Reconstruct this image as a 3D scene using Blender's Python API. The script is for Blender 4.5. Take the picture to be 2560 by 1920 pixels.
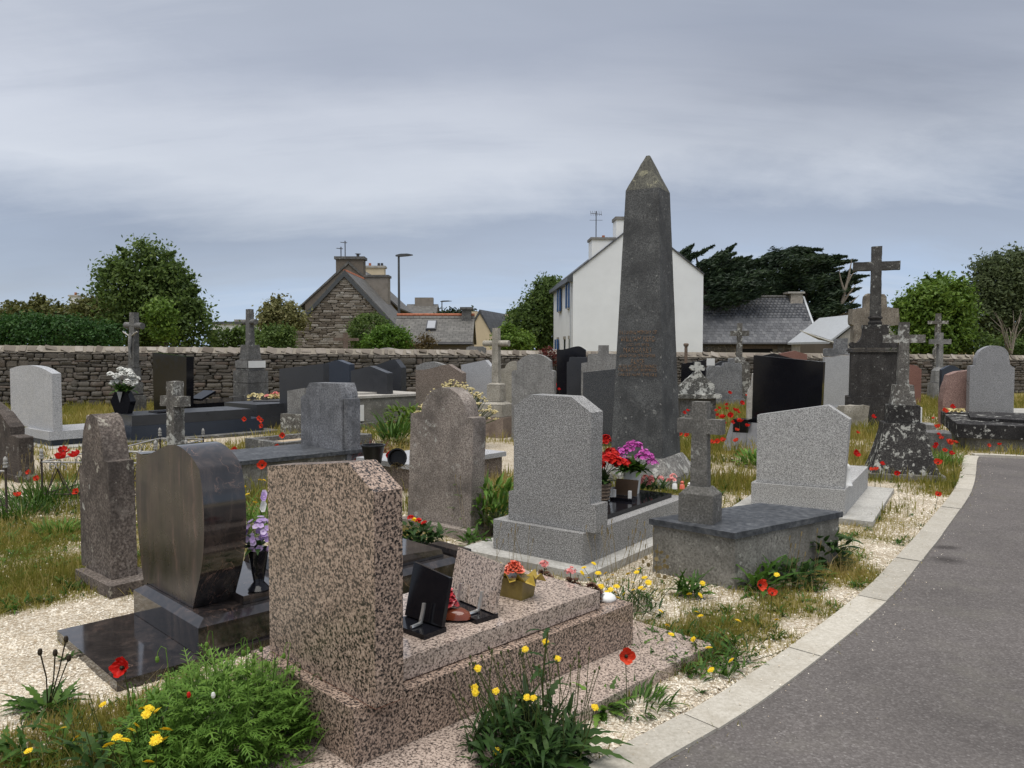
import bpy, bmesh, math, random
import numpy as np
from mathutils import Vector, Matrix, noise as mnoise

for o in list(bpy.data.objects):
    bpy.data.objects.remove(o, do_unlink=True)
scene = bpy.context.scene
col = scene.collection
R = math.radians
rng = random.Random(7)
nrng = np.random.default_rng(11)

# ------------------------------------------------------------------ camera
EYE = 1.6
FPX, CX, CY, YH = 1950.0, 1280.0, 960.0, 875.0          # the photograph's focal length, centre and horizon (2560 wide)
PITCH = math.atan((CY - YH) / FPX)
cam = bpy.data.cameras.new('camera')
cam.sensor_width = 36.0
cam.lens = 36.0 * FPX / 2560.0
cam.clip_end = 3000
camo = bpy.data.objects.new('camera', cam)
camo.location = (0, 0, EYE)
camo.rotation_euler = (math.pi / 2 - PITCH, 0, 0)
col.objects.link(camo)
scene.camera = camo

# ------------------------------------------------------------------ sky, sun, exposure
EXPOSURE = 1.3
SUN_EL, SUN_AZ = 77.0, 195.0                              # azimuth clockwise from +Y: behind the camera, to the left
scene.view_settings.view_transform = 'Standard'
scene.view_settings.look = 'None'
scene.view_settings.exposure = EXPOSURE
scene.view_settings.gamma = 1
scene.view_settings.use_curve_mapping = False
world = bpy.data.worlds.new('World')
scene.world = world
world.use_nodes = True


class NT:
    """short-hand for building node trees"""
    def __init__(s, tree):
        s.t = tree

    def n(s, kind, **props):
        nd = s.t.nodes.new(kind)
        for k, v in props.items():
            setattr(nd, k, v)
        return nd

    def put(s, sock, v):
        if isinstance(v, bpy.types.NodeSocket):
            s.t.links.new(v, sock)
        elif v is not None:
            if sock.type == 'RGBA' and len(v) == 3:
                v = (*v, 1)
            sock.default_value = v

    def math(s, op, a, b=None, c=None, clamp=False):
        nd = s.n('ShaderNodeMath', operation=op, use_clamp=clamp)
        s.put(nd.inputs[0], a)
        if b is not None: s.put(nd.inputs[1], b)
        if c is not None: s.put(nd.inputs[2], c)
        return nd.outputs[0]

    def noise(s, vec, scale, detail=4, rough=.55, dist=0.0):
        nd = s.n('ShaderNodeTexNoise')
        s.put(nd.inputs['Vector'], vec)
        nd.inputs['Scale'].default_value = scale
        nd.inputs['Detail'].default_value = detail
        nd.inputs['Roughness'].default_value = rough
        nd.inputs['Distortion'].default_value = dist
        return nd.outputs['Fac']

    def vor(s, vec, scale, feat='F1', rand=1.0):
        nd = s.n('ShaderNodeTexVoronoi', feature=feat)
        s.put(nd.inputs['Vector'], vec)
        nd.inputs['Scale'].default_value = scale
        nd.inputs['Randomness'].default_value = rand
        return nd.outputs['Distance'], (nd.outputs['Color'] if feat != 'DISTANCE_TO_EDGE' else None)

    def ramp(s, fac, stops, interp='LINEAR'):
        nd = s.n('ShaderNodeValToRGB')
        cr = nd.color_ramp
        cr.interpolation = interp
        while len(cr.elements) < len(stops):
            cr.elements.new(.5)
        for e, (p, c) in zip(cr.elements, stops):
            e.position = p
            e.color = (c, c, c, 1) if isinstance(c, (int, float)) else (*c, 1)
        s.put(nd.inputs[0], fac)
        return nd.outputs[0]

    def mix(s, f, a, b, blend='MIX'):
        nd = s.n('ShaderNodeMix', data_type='RGBA', blend_type=blend)
        s.put(nd.inputs[0], f)
        s.put(nd.inputs[6], a)
        s.put(nd.inputs[7], b)
        return nd.outputs[2]

    def map(s, vec, scale=(1, 1, 1), loc=(0, 0, 0), rot=(0, 0, 0)):
        nd = s.n('ShaderNodeMapping')
        s.put(nd.inputs[0], vec)
        nd.inputs[1].default_value = loc
        nd.inputs[2].default_value = rot
        nd.inputs[3].default_value = scale
        return nd.outputs[0]

    def vmath(s, op, a, b):
        nd = s.n('ShaderNodeVectorMath', operation=op)
        s.put(nd.inputs[0], a)
        s.put(nd.inputs[1], b)
        return nd.outputs[0]


w = NT(world.node_tree)
for nd in list(w.t.nodes):
    w.t.nodes.remove(nd)
geo = w.n('ShaderNodeTexCoord').outputs['Generated']
sep = w.n('ShaderNodeSeparateXYZ')
w.put(sep.inputs[0], geo)
zz = w.math('ABSOLUTE', sep.outputs[2])
den = w.math('ADD', zz, .30)
cxy = w.n('ShaderNodeCombineXYZ')
w.put(cxy.inputs[0], w.math('DIVIDE', sep.outputs[0], den))
w.put(cxy.inputs[1], w.math('DIVIDE', sep.outputs[1], den))
cloudv = w.map(cxy.outputs[0], scale=(.55, 1, 1), rot=(0, 0, R(-9)), loc=(3.1, .4, 0))
n1 = w.noise(cloudv, 1.5, 10, .60, .35)
n2 = w.noise(w.map(cxy.outputs[0], scale=(.42, .75, 1), loc=(7.3, 2.2, 3)), .9, 6, .55, .3)
el = w.math('ADD', zz, w.math('MULTIPLY', w.math('SUBTRACT', n1, .5), .21))
el = w.math('ADD', el, w.math('MULTIPLY', sep.outputs[0], -.035))
cl = w.ramp(el, [(0.0, (.40, .53, .74)), (.055, (.43, .53, .71)), (.10, (.41, .47, .59)), (.15, (.385, .435, .54)), (.172, (.50, .545, .635)),
                 (.215, (.68, .715, .785)), (.28, (.62, .655, .735)), (.36, (.46, .50, .59)), (.55, (.44, .48, .555)), (1.0, (.45, .48, .55))])
cl = w.mix(1.0, cl, w.ramp(n2, [(.30, (.80, .81, .83)), (.5, (.98, .98, .98)), (.7, (1.05, 1.05, 1.05))]), 'MULTIPLY')
n3 = w.noise(w.map(cxy.outputs[0], scale=(.35, 2.2, 1), rot=(0, 0, R(-7)), loc=(1.7, 5.1, 2)), 1.6, 8, .62, .2)
cl = w.mix(w.ramp(n3, [(.52, 0.0), (.70, .38)]), cl, (.68, .71, .775))
cl = w.mix(w.ramp(n3, [(.30, .35), (.45, 0.0)]), cl, (.36, .40, .49))
# a broad darker cloud bank in the upper right
gx = w.math('MULTIPLY', w.math('POWER', w.math('SUBTRACT', sep.outputs[0], .52), 2.0), -9.0)
gz_ = w.math('MULTIPLY', w.math('POWER', w.math('SUBTRACT', zz, .33), 2.0), -60.0)
bank = w.math('MULTIPLY', w.math('EXPONENT', w.math('ADD', gx, gz_)), w.ramp(n1, [(.30, 1.0), (.62, .25)]))
cl = w.mix(w.math('MULTIPLY', bank, .95), cl, (.22, .25, .32))
sky = w.n('ShaderNodeTexSky', sky_type='NISHITA', sun_disc=False)
sky.sun_elevation = R(SUN_EL)
sky.sun_rotation = R(SUN_AZ)
BG = .1
k = 1.0 / (BG * 2 ** EXPOSURE)
clk = w.mix(1.0, cl, (k, k, k), 'MULTIPLY')
cover = w.ramp(zz, [(0.0, .88), (.08, .92), (.3, .96)])
skyc = w.mix(cover, sky.outputs[0], clk)
bgn = w.n('ShaderNodeBackground')
w.put(bgn.inputs[0], skyc)
bgn.inputs[1].default_value = BG
w.t.links.new(bgn.outputs[0], w.n('ShaderNodeOutputWorld').inputs[0])

sun = bpy.data.lights.new('sun', 'SUN')
sun.energy = 1.5
sun.angle = R(60)
sun.color = (1, .96, .90)
suno = bpy.data.objects.new('sun', sun)
sd = Vector((math.sin(R(SUN_AZ)) * math.cos(R(SUN_EL)), math.cos(R(SUN_AZ)) * math.cos(R(SUN_EL)), math.sin(R(SUN_EL))))
suno.rotation_euler = sd.to_track_quat('Z', 'Y').to_euler()
suno.location = (-6, -8, 12)
col.objects.link(suno)
scene.render.engine = 'CYCLES'
scene.cycles.use_denoising = True
scene.cycles.max_bounces = 6
scene.cycles.diffuse_bounces = 3
scene.cycles.glossy_bounces = 3
scene.cycles.transmission_bounces = 4
scene.cycles.transparent_max_bounces = 4

# ------------------------------------------------------------------ surveying: sight lines from the camera to real places
_c, _s = math.cos(PITCH), math.sin(PITCH)


def ray(x, y):
    u = (x - CX) / FPX
    v = -(y - CY) / FPX
    return (u, _c + v * _s, -_s + v * _c)


def gp(x, y, z=0.0):
    d = ray(x, y)
    t = (z - EYE) / d[2]
    return (d[0] * t, d[1] * t)


def at(x, y, D):
    d = ray(x, y)
    t = D / d[1]
    return (d[0] * t, D, EYE + d[2] * t)


def ol(P, a, pts):
    """sight lines met with the upright plane through P, turned by a: width u (to the right) and height z"""
    A = R(a)
    n = (math.sin(A), math.cos(A))
    e = (math.cos(A), -math.sin(A))
    out = []
    for x, y in pts:
        d = ray(x, y)
        t = (n[0] * P[0] + n[1] * P[1]) / (n[0] * d[0] + n[1] * d[1])
        out.append(((d[0] * t - P[0]) * e[0] + (d[1] * t - P[1]) * e[1], EYE + d[2] * t))
    return out


# ------------------------------------------------------------------ mesh helpers
FOOT = []                                                 # footprints kept clear of gravel and grass


def tag(o, label=None, cat=None, group=None, kind=None):
    if label: o['label'] = label
    if cat: o['category'] = cat
    if group: o['group'] = group
    if kind: o['kind'] = kind
    return o


def link(name, me, mat=None, parent=None, loc=None, rot=None):
    o = bpy.data.objects.new(name, me)
    if mat and not me.materials:
        me.materials.append(mat)
    if parent: o.parent = parent
    if loc: o.location = loc
    if rot: o.rotation_euler = rot
    col.objects.link(o)
    return o


def thing(name, label, cat, P, a=0.0, z=0.0, group=None):
    o = bpy.data.objects.new(name, None)
    o.empty_display_size = .2
    o.location = (P[0], P[1], z)
    o.rotation_euler = (0, 0, -R(a))
    col.objects.link(o)
    return tag(o, label, cat, group)


def foot(P, a, x0, x1, y0, y1):
    FOOT.append((P[0], P[1], R(a), x0, x1, y0, y1))


class MB:
    def __init__(s):
        s.bm = bmesh.new()

    def _bev(s, faces, bev, seg=1, ang=30):
        if not bev: return
        es = set()
        for f in faces:
            for e in f.edges:
                if len(e.link_faces) == 2 and e.calc_face_angle(0) > R(ang):
                    es.add(e)
        if es:
            bmesh.ops.bevel(s.bm, geom=list(es), offset=bev, segments=seg, affect='EDGES', clamp_overlap=True, profile=.5)

    def prism(s, pts, y0, y1, bev=.006, seg=1):
        """outline in x,z pushed from y0 to y1"""
        lst = list(pts)
        ar = sum(lst[i][0] * lst[(i + 1) % len(lst)][1] - lst[(i + 1) % len(lst)][0] * lst[i][1] for i in range(len(lst)))
        if ar < 0: lst.reverse()
        a = [s.bm.verts.new((x, y0, z)) for x, z in lst]
        b = [s.bm.verts.new((x, y1, z)) for x, z in lst]
        fs = [s.bm.faces.new(a), s.bm.faces.new(b[::-1])]
        n = len(lst)
        for i in range(n):
            j = (i + 1) % n
            fs.append(s.bm.faces.new((a[j], a[i], b[i], b[j])))
        s._bev(fs, bev, seg)
        return s

    def loft(s, rings, bev=.0, caps=True):
        """closed rings of points, joined in order"""
        vs = [[s.bm.verts.new(p) for p in r] for r in rings]
        fs = []
        n = len(vs[0])
        for k in range(len(vs) - 1):
            for i in range(n):
                j = (i + 1) % n
                fs.append(s.bm.faces.new((vs[k][i], vs[k][j], vs[k + 1][j], vs[k + 1][i])))
        if caps:
            fs.append(s.bm.faces.new(vs[0][::-1]))
            fs.append(s.bm.faces.new(vs[-1]))
        s._bev(fs, bev)
        return s

    def box(s, x0, x1, y0, y1, z0, z1, bev=.006, seg=1):
        r = lambda z: [(x0, y0, z), (x1, y0, z), (x1, y1, z), (x0, y1, z)]
        return s.loft([r(z0), r(z1)], bev)

    def frust(s, cx, cy, w0, d0, z0, w1, d1, z1, bev=.006):
        r = lambda w, d, z: [(cx - w / 2, cy - d / 2, z), (cx + w / 2, cy - d / 2, z), (cx + w / 2, cy + d / 2, z), (cx - w / 2, cy + d / 2, z)]
        return s.loft([r(w0, d0, z0), r(w1, d1, z1)], bev)

    def zprism(s, pts, z0, z1, bev=.006):
        return s.loft([[(x, y, z0) for x, y in pts], [(x, y, z1) for x, y in pts]], bev)

    def lathe(s, prof, n=16, cx=0, cy=0, rot=0, bev=0):
        return s.loft([[(cx + r * math.cos(rot + 2 * math.pi * i / n), cy + r * math.sin(rot + 2 * math.pi * i / n), z) for i in range(n)]
                       for r, z in prof], bev)

    def tube(s, pts, r, n=8):
        pts = [Vector(p) for p in pts]
        rr = r if isinstance(r, (list, tuple)) else [r] * len(pts)
        rings = []
        up = Vector((.13, .21, .97))
        for i, p in enumerate(pts):
            d = (pts[min(i + 1, len(pts) - 1)] - pts[max(i - 1, 0)]).normalized()
            if abs(d.dot(up)) > .95: up = Vector((1, .1, .05)).normalized()
            u = d.cross(up).normalized()
            v = d.cross(u).normalized()
            rings.append([p + (u * math.cos(2 * math.pi * k / n) + v * math.sin(2 * math.pi * k / n)) * rr[i] for k in range(n)])
        vs = [[s.bm.verts.new(p) for p in q] for q in rings]
        for k in range(len(vs) - 1):
            for i in range(n):
                j = (i + 1) % n
                s.bm.faces.new((vs[k][j], vs[k][i], vs[k + 1][i], vs[k + 1][j]))
        s.bm.faces.new(vs[0])
        s.bm.faces.new(vs[-1][::-1])
        return s

    def rough(s, amp, freq=6.0, cut=.06, seed=0.0):
        """cut long edges and push the surface in and out: weathered or hewn stone"""
        for _ in range(4):
            es = [e for e in s.bm.edges if e.calc_length() > cut]
            if not es: break
            bmesh.ops.subdivide_edges(s.bm, edges=es, cuts=1, use_grid_fill=True)
            if len(s.bm.verts) > 9000: break
        bmesh.ops.triangulate(s.bm, faces=[f for f in s.bm.faces if len(f.verts) > 4])
        s.bm.normal_update()
        off = Vector((seed * 3.1, seed * 1.7, seed))
        for v in s.bm.verts:
            q = v.co * freq + off
            v.co += v.normal * ((mnoise.noise(q) + .5 * mnoise.noise(q * 2.3)) * amp)
        return s

    def build(s, name, mat, parent=None, smooth=None, loc=None, rot=None):
        bmesh.ops.recalc_face_normals(s.bm, faces=s.bm.faces[:])
        me = bpy.data.meshes.new(name)
        s.bm.to_mesh(me)
        s.bm.free()
        if smooth:
            me.polygons.foreach_set('use_smooth', [True] * len(me.polygons))
            me.set_sharp_from_angle(angle=R(smooth))
        return link(name, me, mat, parent, loc, rot)


def np_mesh(name, V, F, rnd=None, smooth=False):
    V = np.asarray(V, np.float32).reshape(-1, 3)
    F = np.asarray(F, np.int32)
    me = bpy.data.meshes.new(name)
    m, kk = F.shape
    me.vertices.add(len(V))
    me.vertices.foreach_set('co', V.ravel())
    me.loops.add(m * kk)
    me.loops.foreach_set('vertex_index', F.ravel())
    me.polygons.add(m)
    me.polygons.foreach_set('loop_start', np.arange(0, m * kk, kk, dtype=np.int32))
    me.polygons.foreach_set('loop_total', np.full(m, kk, np.int32))
    if smooth: me.polygons.foreach_set('use_smooth', np.ones(m, bool))
    if rnd is not None:
        at_ = me.attributes.new('rnd', 'FLOAT', 'FACE')
        at_.data.foreach_set('value', np.asarray(rnd, np.float32))
    me.update(calc_edges=True)
    me.validate()
    return me


class PM:
    """loose polygons with a random number per face (leaves, petals)"""
    def __init__(s):
        s.V, s.F, s.Rn = [], [], []

    def strip(s, spine, side, widths, rnd, fold=0.0):
        b = len(s.V)
        for p, sd_, w_ in zip(spine, side, widths):
            s.V += [p - sd_ * w_, p + sd_ * w_]
        for i in range(len(spine) - 1):
            s.F.append((b + 2 * i, b + 2 * i + 1, b + 2 * i + 3, b + 2 * i + 2))
            s.Rn.append(rnd)

    def leaf(s, base, az, length, width, up, droop, rnd, n=5, lobes=0, twist=0.0, shape='leaf'):
        d = Vector((math.cos(az), math.sin(az), 0))
        sd_ = Vector((-math.sin(az), math.cos(az), 0))
        p = Vector(base)
        sp, ss, ws = [], [], []
        n_ = n * (2 if lobes else 1)
        for i in range(n_ + 1):
            t = i / n_
            e = up - droop * t
            sp.append(p.copy())
            tw = twist * t
            ss.append((sd_ * math.cos(tw) + Vector((0, 0, 1)) * math.sin(tw)))
            if shape == 'blade': wv = width * (1 - t) ** .7
            else: wv = width * (math.sin(math.pi * min(1, t ** .75)) * .95 + .05 * (1 - t))
            if lobes: wv *= (1.0 if i % 2 else .45)
            ws.append(wv)
            p = p + (d * math.cos(e) + Vector((0, 0, 1)) * math.sin(e)) * (length / n_)
        s.strip(sp, ss, ws, rnd)
        return p

    def pinnate(s, base, az, length, up, droop, rnd, pairs=4, w_=.0022, side=.4):
        d = Vector((math.cos(az), math.sin(az), 0)); sdv = Vector((-math.sin(az), math.cos(az), 0))
        p = Vector(base); n = pairs + 2
        sp = []
        for i in range(n + 1):
            e = up - droop * i / n
            sp.append(p.copy())
            p = p + (d * math.cos(e) + Vector((0, 0, 1)) * math.sin(e)) * (length / n)
        s.strip(sp, [sdv] * (n + 1), [w_] * n + [w_ * .2], rnd)
        for i in range(1, n):
            dr = (sp[i + 1] - sp[i]).normalized()
            ll = length * side * math.sin(math.pi * (i + .6) / (n + 1)) * .62
            for k_ in (-1, 1):
                v = (dr * .75 + sdv * k_ * .8 + Vector((0, 0, .15))).normalized()
                nrm = v.cross(Vector((0, 0, 1)))
                if nrm.length < .01: continue
                nrm.normalize()
                s.strip([sp[i], sp[i] + v * ll * .5, sp[i] + v * ll - Vector((0, 0, ll * .15))], [nrm] * 3, [w_ * .9, w_ * 1.3, w_ * .15], rnd)

    def ngon(s, pts, rnd):
        b = len(s.V)
        s.V += pts
        for i in range(1, len(pts) - 1):
            s.F.append((b, b + i, b + i + 1, b + i + 1))
            s.Rn.append(rnd)

    def disc(s, c, nrm, r0, r1, n, rnd, cup=0.0, wav=0.0):
        nrm = Vector(nrm).normalized()
        u = nrm.orthogonal().normalized()
        v = nrm.cross(u)
        c = Vector(c)
        b = len(s.V)
        for i in range(n):
            th = 2 * math.pi * i / n
            dr = (u * math.cos(th) + v * math.sin(th))
            s.V.append(c + dr * r0)
            s.V.append(c + dr * (r1 * (1 + wav * math.sin(th * 4 + rnd * 9))) + nrm * cup)
        for i in range(n):
            j = (i + 1) % n
            s.F.append((b + 2 * i, b + 2 * i + 1, b + 2 * j + 1, b + 2 * j))
            s.Rn.append(rnd)

    def tube(s, pts, r, rnd, n=4):
        b = len(s.V)
        pts = [Vector(p) for p in pts]
        for i, p in enumerate(pts):
            d = (pts[min(i + 1, len(pts) - 1)] - pts[max(i - 1, 0)]).normalized()
            u = d.orthogonal().normalized()
            v = d.cross(u)
            for k_ in range(n):
                th = 2 * math.pi * k_ / n
                s.V.append(p + (u * math.cos(th) + v * math.sin(th)) * r)
        for i in range(len(pts) - 1):
            for k_ in range(n):
                j = (k_ + 1) % n
                s.F.append((b + i * n + k_, b + i * n + j, b + (i + 1) * n + j, b + (i + 1) * n + k_))
                s.Rn.append(rnd)

    def ball(s, c, r, rnd, sq=1.0):
        c = Vector(c)
        b = len(s.V)
        n = 6
        rings = [(-.7, .7), (0, 1), (.7, .7)]
        for h, q in rings:
            for i in range(n):
                th = 2 * math.pi * i / n
                s.V.append(c + Vector((math.cos(th) * q * r, math.sin(th) * q * r, h * r * sq)))
        s.V += [c + Vector((0, 0, -r * sq)), c + Vector((0, 0, r * sq))]
        for k_ in range(2):
            for i in range(n):
                j = (i + 1) % n
                s.F.append((b + k_ * n + i, b + k_ * n + j, b + (k_ + 1) * n + j, b + (k_ + 1) * n + i))
                s.Rn.append(rnd)
        for i in range(n):
            j = (i + 1) % n
            s.F.append((b + 3 * n, b + j, b + i, b + i)); s.Rn.append(rnd)
            s.F.append((b + 3 * n + 1, b + 2 * n + i, b + 2 * n + j, b + 2 * n + j)); s.Rn.append(rnd)

    def mesh(s, name):
        me = bpy.data.meshes.new(name)
        F = [f if f[2] != f[3] else f[:3] for f in s.F]
        me.from_pydata([tuple(v) for v in s.V], [], F)
        a_ = me.attributes.new('rnd', 'FLOAT', 'FACE')
        a_.data.foreach_set('value', np.asarray(s.Rn, np.float32))
        return me

    def build(s, name, mat, parent=None, loc=None, rot=None):
        o = link(name, s.mesh(name), mat, parent, loc, rot)
        if name in ('leaves', 'flowers', 'stems', 'twigs', 'stalks', 'flower_heads', 'seed_pods', 'cream_flowers', 'red_flowers', 'dry_leaves'): o['kind'] = 'stuff'
        return o

# ------------------------------------------------------------------ materials
MATS = {}


class Mt(NT):
    def __init__(s, name, rough=.6, spec=.4):
        s.m = bpy.data.materials.new(name)
        s.m.use_nodes = True
        super().__init__(s.m.node_tree)
        s.b = s.t.nodes['Principled BSDF']
        s.b.inputs['Roughness'].default_value = rough
        s.b.inputs['Specular IOR Level'].default_value = spec
        s.vec = s.n('ShaderNodeTexCoord').outputs['Object']
        MATS[name] = s.m

    def col(s, c):
        s.put(s.b.inputs['Base Color'], c)
        return s

    def rgh(s, v):
        s.put(s.b.inputs['Roughness'], v)
        return s

    def bump(s, h, strength=.3, dist=.01):
        nd = s.n('ShaderNodeBump')
        nd.inputs['Strength'].default_value = strength
        nd.inputs['Distance'].default_value = dist
        s.put(nd.inputs['Height'], h)
        s.t.links.new(nd.outputs[0], s.b.inputs['Normal'])
        return s

    def warp(s, amt, scale=6):
        nd = s.n('ShaderNodeTexNoise')
        s.put(nd.inputs['Vector'], s.vec)
        nd.inputs['Scale'].default_value = scale
        nd.inputs['Detail'].default_value = 3
        v = s.vmath('SUBTRACT', nd.outputs['Color'], (.5, .5, .5))
        v = s.vmath('MULTIPLY', v, (amt, amt, amt))
        return s.vmath('ADD', s.vec, v)

    def spots(s, scale, size, keep=.5, warp=.02, seed=0.0, soft=.04):
        """mask of round patches: about the share keep of the cells carry one"""
        v = s.map(s.warp(warp * 2.6, scale * 1.1), loc=(seed * 1.37, seed * .71, seed * 2.1))
        d, c = s.vor(v, scale)
        sp = s.n('ShaderNodeSeparateColor')
        s.put(sp.inputs[0], c)
        r = s.math('MULTIPLY', s.math('SUBTRACT', sp.outputs[0], 1 - keep), size / max(keep, .01))
        return s.ramp(s.math('SUBTRACT', r, d), [(0.0, 0.0), (soft, 1.0)])

    def rnd(s):
        """one random number for each loose piece, joined or single"""
        a_ = s.n('ShaderNodeAttribute', attribute_name='rnd')
        o_ = s.n('ShaderNodeObjectInfo')
        return s.math('FRACT', s.math('ADD', a_.outputs['Fac'], o_.outputs['Random']))

    def attr(s, name='rnd'):
        return s.n('ShaderNodeAttribute', attribute_name=name).outputs['Fac']


def granite(name, stops, scale, rough=.2, fine=None, spec=.5, patch=.12, bump=0.0, dirt=None):
    m = Mt(name, rough, spec)
    f = m.noise(m.vec, scale, 3, .62, .0)
    g = m.noise(m.vec, scale * 2.7, 2, .6)
    f = m.math('ADD', m.math('MULTIPLY', f, .68), m.math('MULTIPLY', g, .32))
    d0, cc = m.vor(m.vec, scale * 1.7)
    sc_ = m.n('ShaderNodeSeparateColor'); m.put(sc_.inputs[0], cc)
    f = m.math('ADD', m.math('MULTIPLY', m.math('SUBTRACT', f, .5), 1.0), m.math('MULTIPLY', m.math('SUBTRACT', sc_.outputs[0], .5), .17))
    f = m.math('ADD', f, .5)
    c = m.ramp(f, stops)
    big = m.noise(m.vec, 2.2, 4, .6)
    c = m.mix(1.0, c, m.ramp(big, [(.3, 1 - patch), (.7, 1 + patch)]), 'MULTIPLY')
    if dirt:
        dn = m.noise(m.map(m.vec, (1, 1, .35)), 5, 5, .6)
        c = m.mix(m.ramp(dn, [(.52, 0.0), (.75, dirt[0])]), c, dirt[1])
    m.col(c)
    m.rgh(m.ramp(m.noise(m.vec, 7, 3), [(.3, rough * .8), (.75, min(1, rough * 1.5 + .03))]))
    if bump: m.bump(f, bump, .004)
    return m.m


def oldstone(name, base, dark, light, lichens=(), streak=.35, fine=60, rough=.9, bump=.5, moss=None, seed=0.0, crust=None):
    m = Mt(name, rough, .15)
    vec0 = m.vec
    m.vec = m.map(m.vec, loc=(seed, seed * 2.3, seed * .7))
    n_ = m.noise(m.vec, fine, 4, .65)
    c = m.ramp(n_, [(.33, dark), (.5, base), (.68, light)])
    big = m.noise(m.vec, 3.2, 5, .6, .4)
    c = m.mix(m.ramp(big, [(.42, 0.0), (.66, .75)]), c, dark)
    if streak:
        st = m.noise(m.map(m.vec, (9, 9, .8)), 1.0, 4, .6)
        c = m.mix(m.ramp(st, [(.5, 0.0), (.72, streak)]), c, dark)
    pale = m.noise(m.vec, 7, 5, .65)
    c = m.mix(m.ramp(pale, [(.56, 0.0), (.72, .45)]), c, light)
    for i, (sc, sz, keep, lc) in enumerate(lichens):
        c = m.mix(m.math('MULTIPLY', m.spots(sc, sz, keep, .3 / sc, seed + i * 3.3), m.math('MULTIPLY', m.ramp(m.noise(m.vec, sc * 5, 4, .7), [(.38, .0), (.56, .9)]), m.ramp(m.noise(m.map(m.vec, loc=(7, 3, seed)), 4.0, 3, .6), [(.40, .0), (.56, 1.0)]))), c, lc)
    if crust:
        cn = m.noise(m.map(m.vec, loc=(5, 9, seed)), crust[0], 9, .74, .3)
        cz = m.noise(m.map(m.vec, loc=(2, 4, seed)), 2.6, 3, .6)
        c = m.mix(m.ramp(m.math('ADD', cn, m.math('MULTIPLY', m.math('SUBTRACT', cz, .5), .30)), [(crust[1], 0.0), (crust[1] + .035, .92)]), c, crust[2])
    if moss:
        mn = m.noise(m.vec, 5, 5, .6)
        c = m.mix(m.ramp(mn, [(moss[0], 0.0), (moss[0] + .12, .8)]), c, moss[1])
    m.col(c)
    h = m.math('ADD', m.math('MULTIPLY', n_, .6), m.math('MULTIPLY', pale, 1.0))
    m.bump(h, bump, .006)
    return m.m


def plain(name, c, rough=.6, var=.15, scale=8, spec=.3, metal=0.0, bump=0.0):
    m = Mt(name, rough, spec)
    f = m.noise(m.vec, scale, 5, .6)
    lo = tuple(x * (1 - var) for x in c)
    hi = tuple(min(1, x * (1 + var)) for x in c)
    m.col(m.ramp(f, [(.3, lo), (.7, hi)]))
    m.b.inputs['Metallic'].default_value = metal
    if bump: m.bump(f, bump, .005)
    return m.m


def leafmat(name, stops, trans=.35, rough=.55, by='rnd'):
    m = Mt(name, rough, .25)
    r = m.attr('rnd') if by == 'rnd' else m.rnd()
    nz = m.noise(m.vec, 1.3, 3, .6)
    f = m.math('ADD', m.math('MULTIPLY', r, .7), m.math('MULTIPLY', nz, .3))
    c = m.ramp(f, stops)
    m.col(c)
    tr = m.n('ShaderNodeBsdfTranslucent')
    m.put(tr.inputs[0], c)
    mx = m.n('ShaderNodeMixShader')
    mx.inputs[0].default_value = trans
    m.t.links.new(m.b.outputs[0], mx.inputs[1])
    m.t.links.new(tr.outputs[0], mx.inputs[2])
    m.t.links.new(mx.outputs[0], m.t.nodes['Material Output'].inputs[0])
    return m.m


def paradiso(name):
    m = Mt(name, .09, .9)
    v = m.map(m.warp(.12, 3.0), (1, 1, .5), rot=(0, R(24), 0))
    w1 = m.noise(v, 4.5, 6, .6, 1.4)
    w2 = m.noise(m.map(v, (2.2, 2.2, .5)), 5, 6, .65, .6)
    c = m.ramp(w2, [(.32, (.010, .009, .010)), (.50, (.022, .019, .019)), (.62, (.042, .033, .030)), (.78, (.075, .056, .048))])
    vein = m.ramp(m.math('ABSOLUTE', m.math('SUBTRACT', w1, .5)), [(0.0, 1.0), (.012, .0)])
    keep = m.ramp(m.noise(m.map(m.vec, loc=(3, 1, 7)), 3.0, 3, .6), [(.50, 0.0), (.66, 1.0)])
    c = m.mix(m.math('MULTIPLY', m.math('MULTIPLY', vein, keep), .75), c, (.30, .18, .135))
    m.col(c)
    return m.m


def paradiso_back(name):
    m = Mt(name, .30, .5)
    v = m.map(m.warp(.16, 2.2), (15, 15, 1.0))
    w1 = m.noise(v, 1, 7, .66, .5)
    w2 = m.noise(m.map(m.warp(.03, 9), (48, 48, 3)), 1, 5, .65)
    c = m.ramp(m.math('ADD', m.math('MULTIPLY', w1, .7), m.math('MULTIPLY', w2, .3)),
               [(.34, (.012, .011, .013)), (.47, (.026, .022, .023)), (.56, (.046, .033, .033)), (.64, (.11, .068, .060)), (.74, (.20, .135, .118))])
    m.col(c)
    m.rgh(m.ramp(m.noise(m.vec, 4, 4), [(.3, .2), (.7, .45)]))
    return m.m


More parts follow.
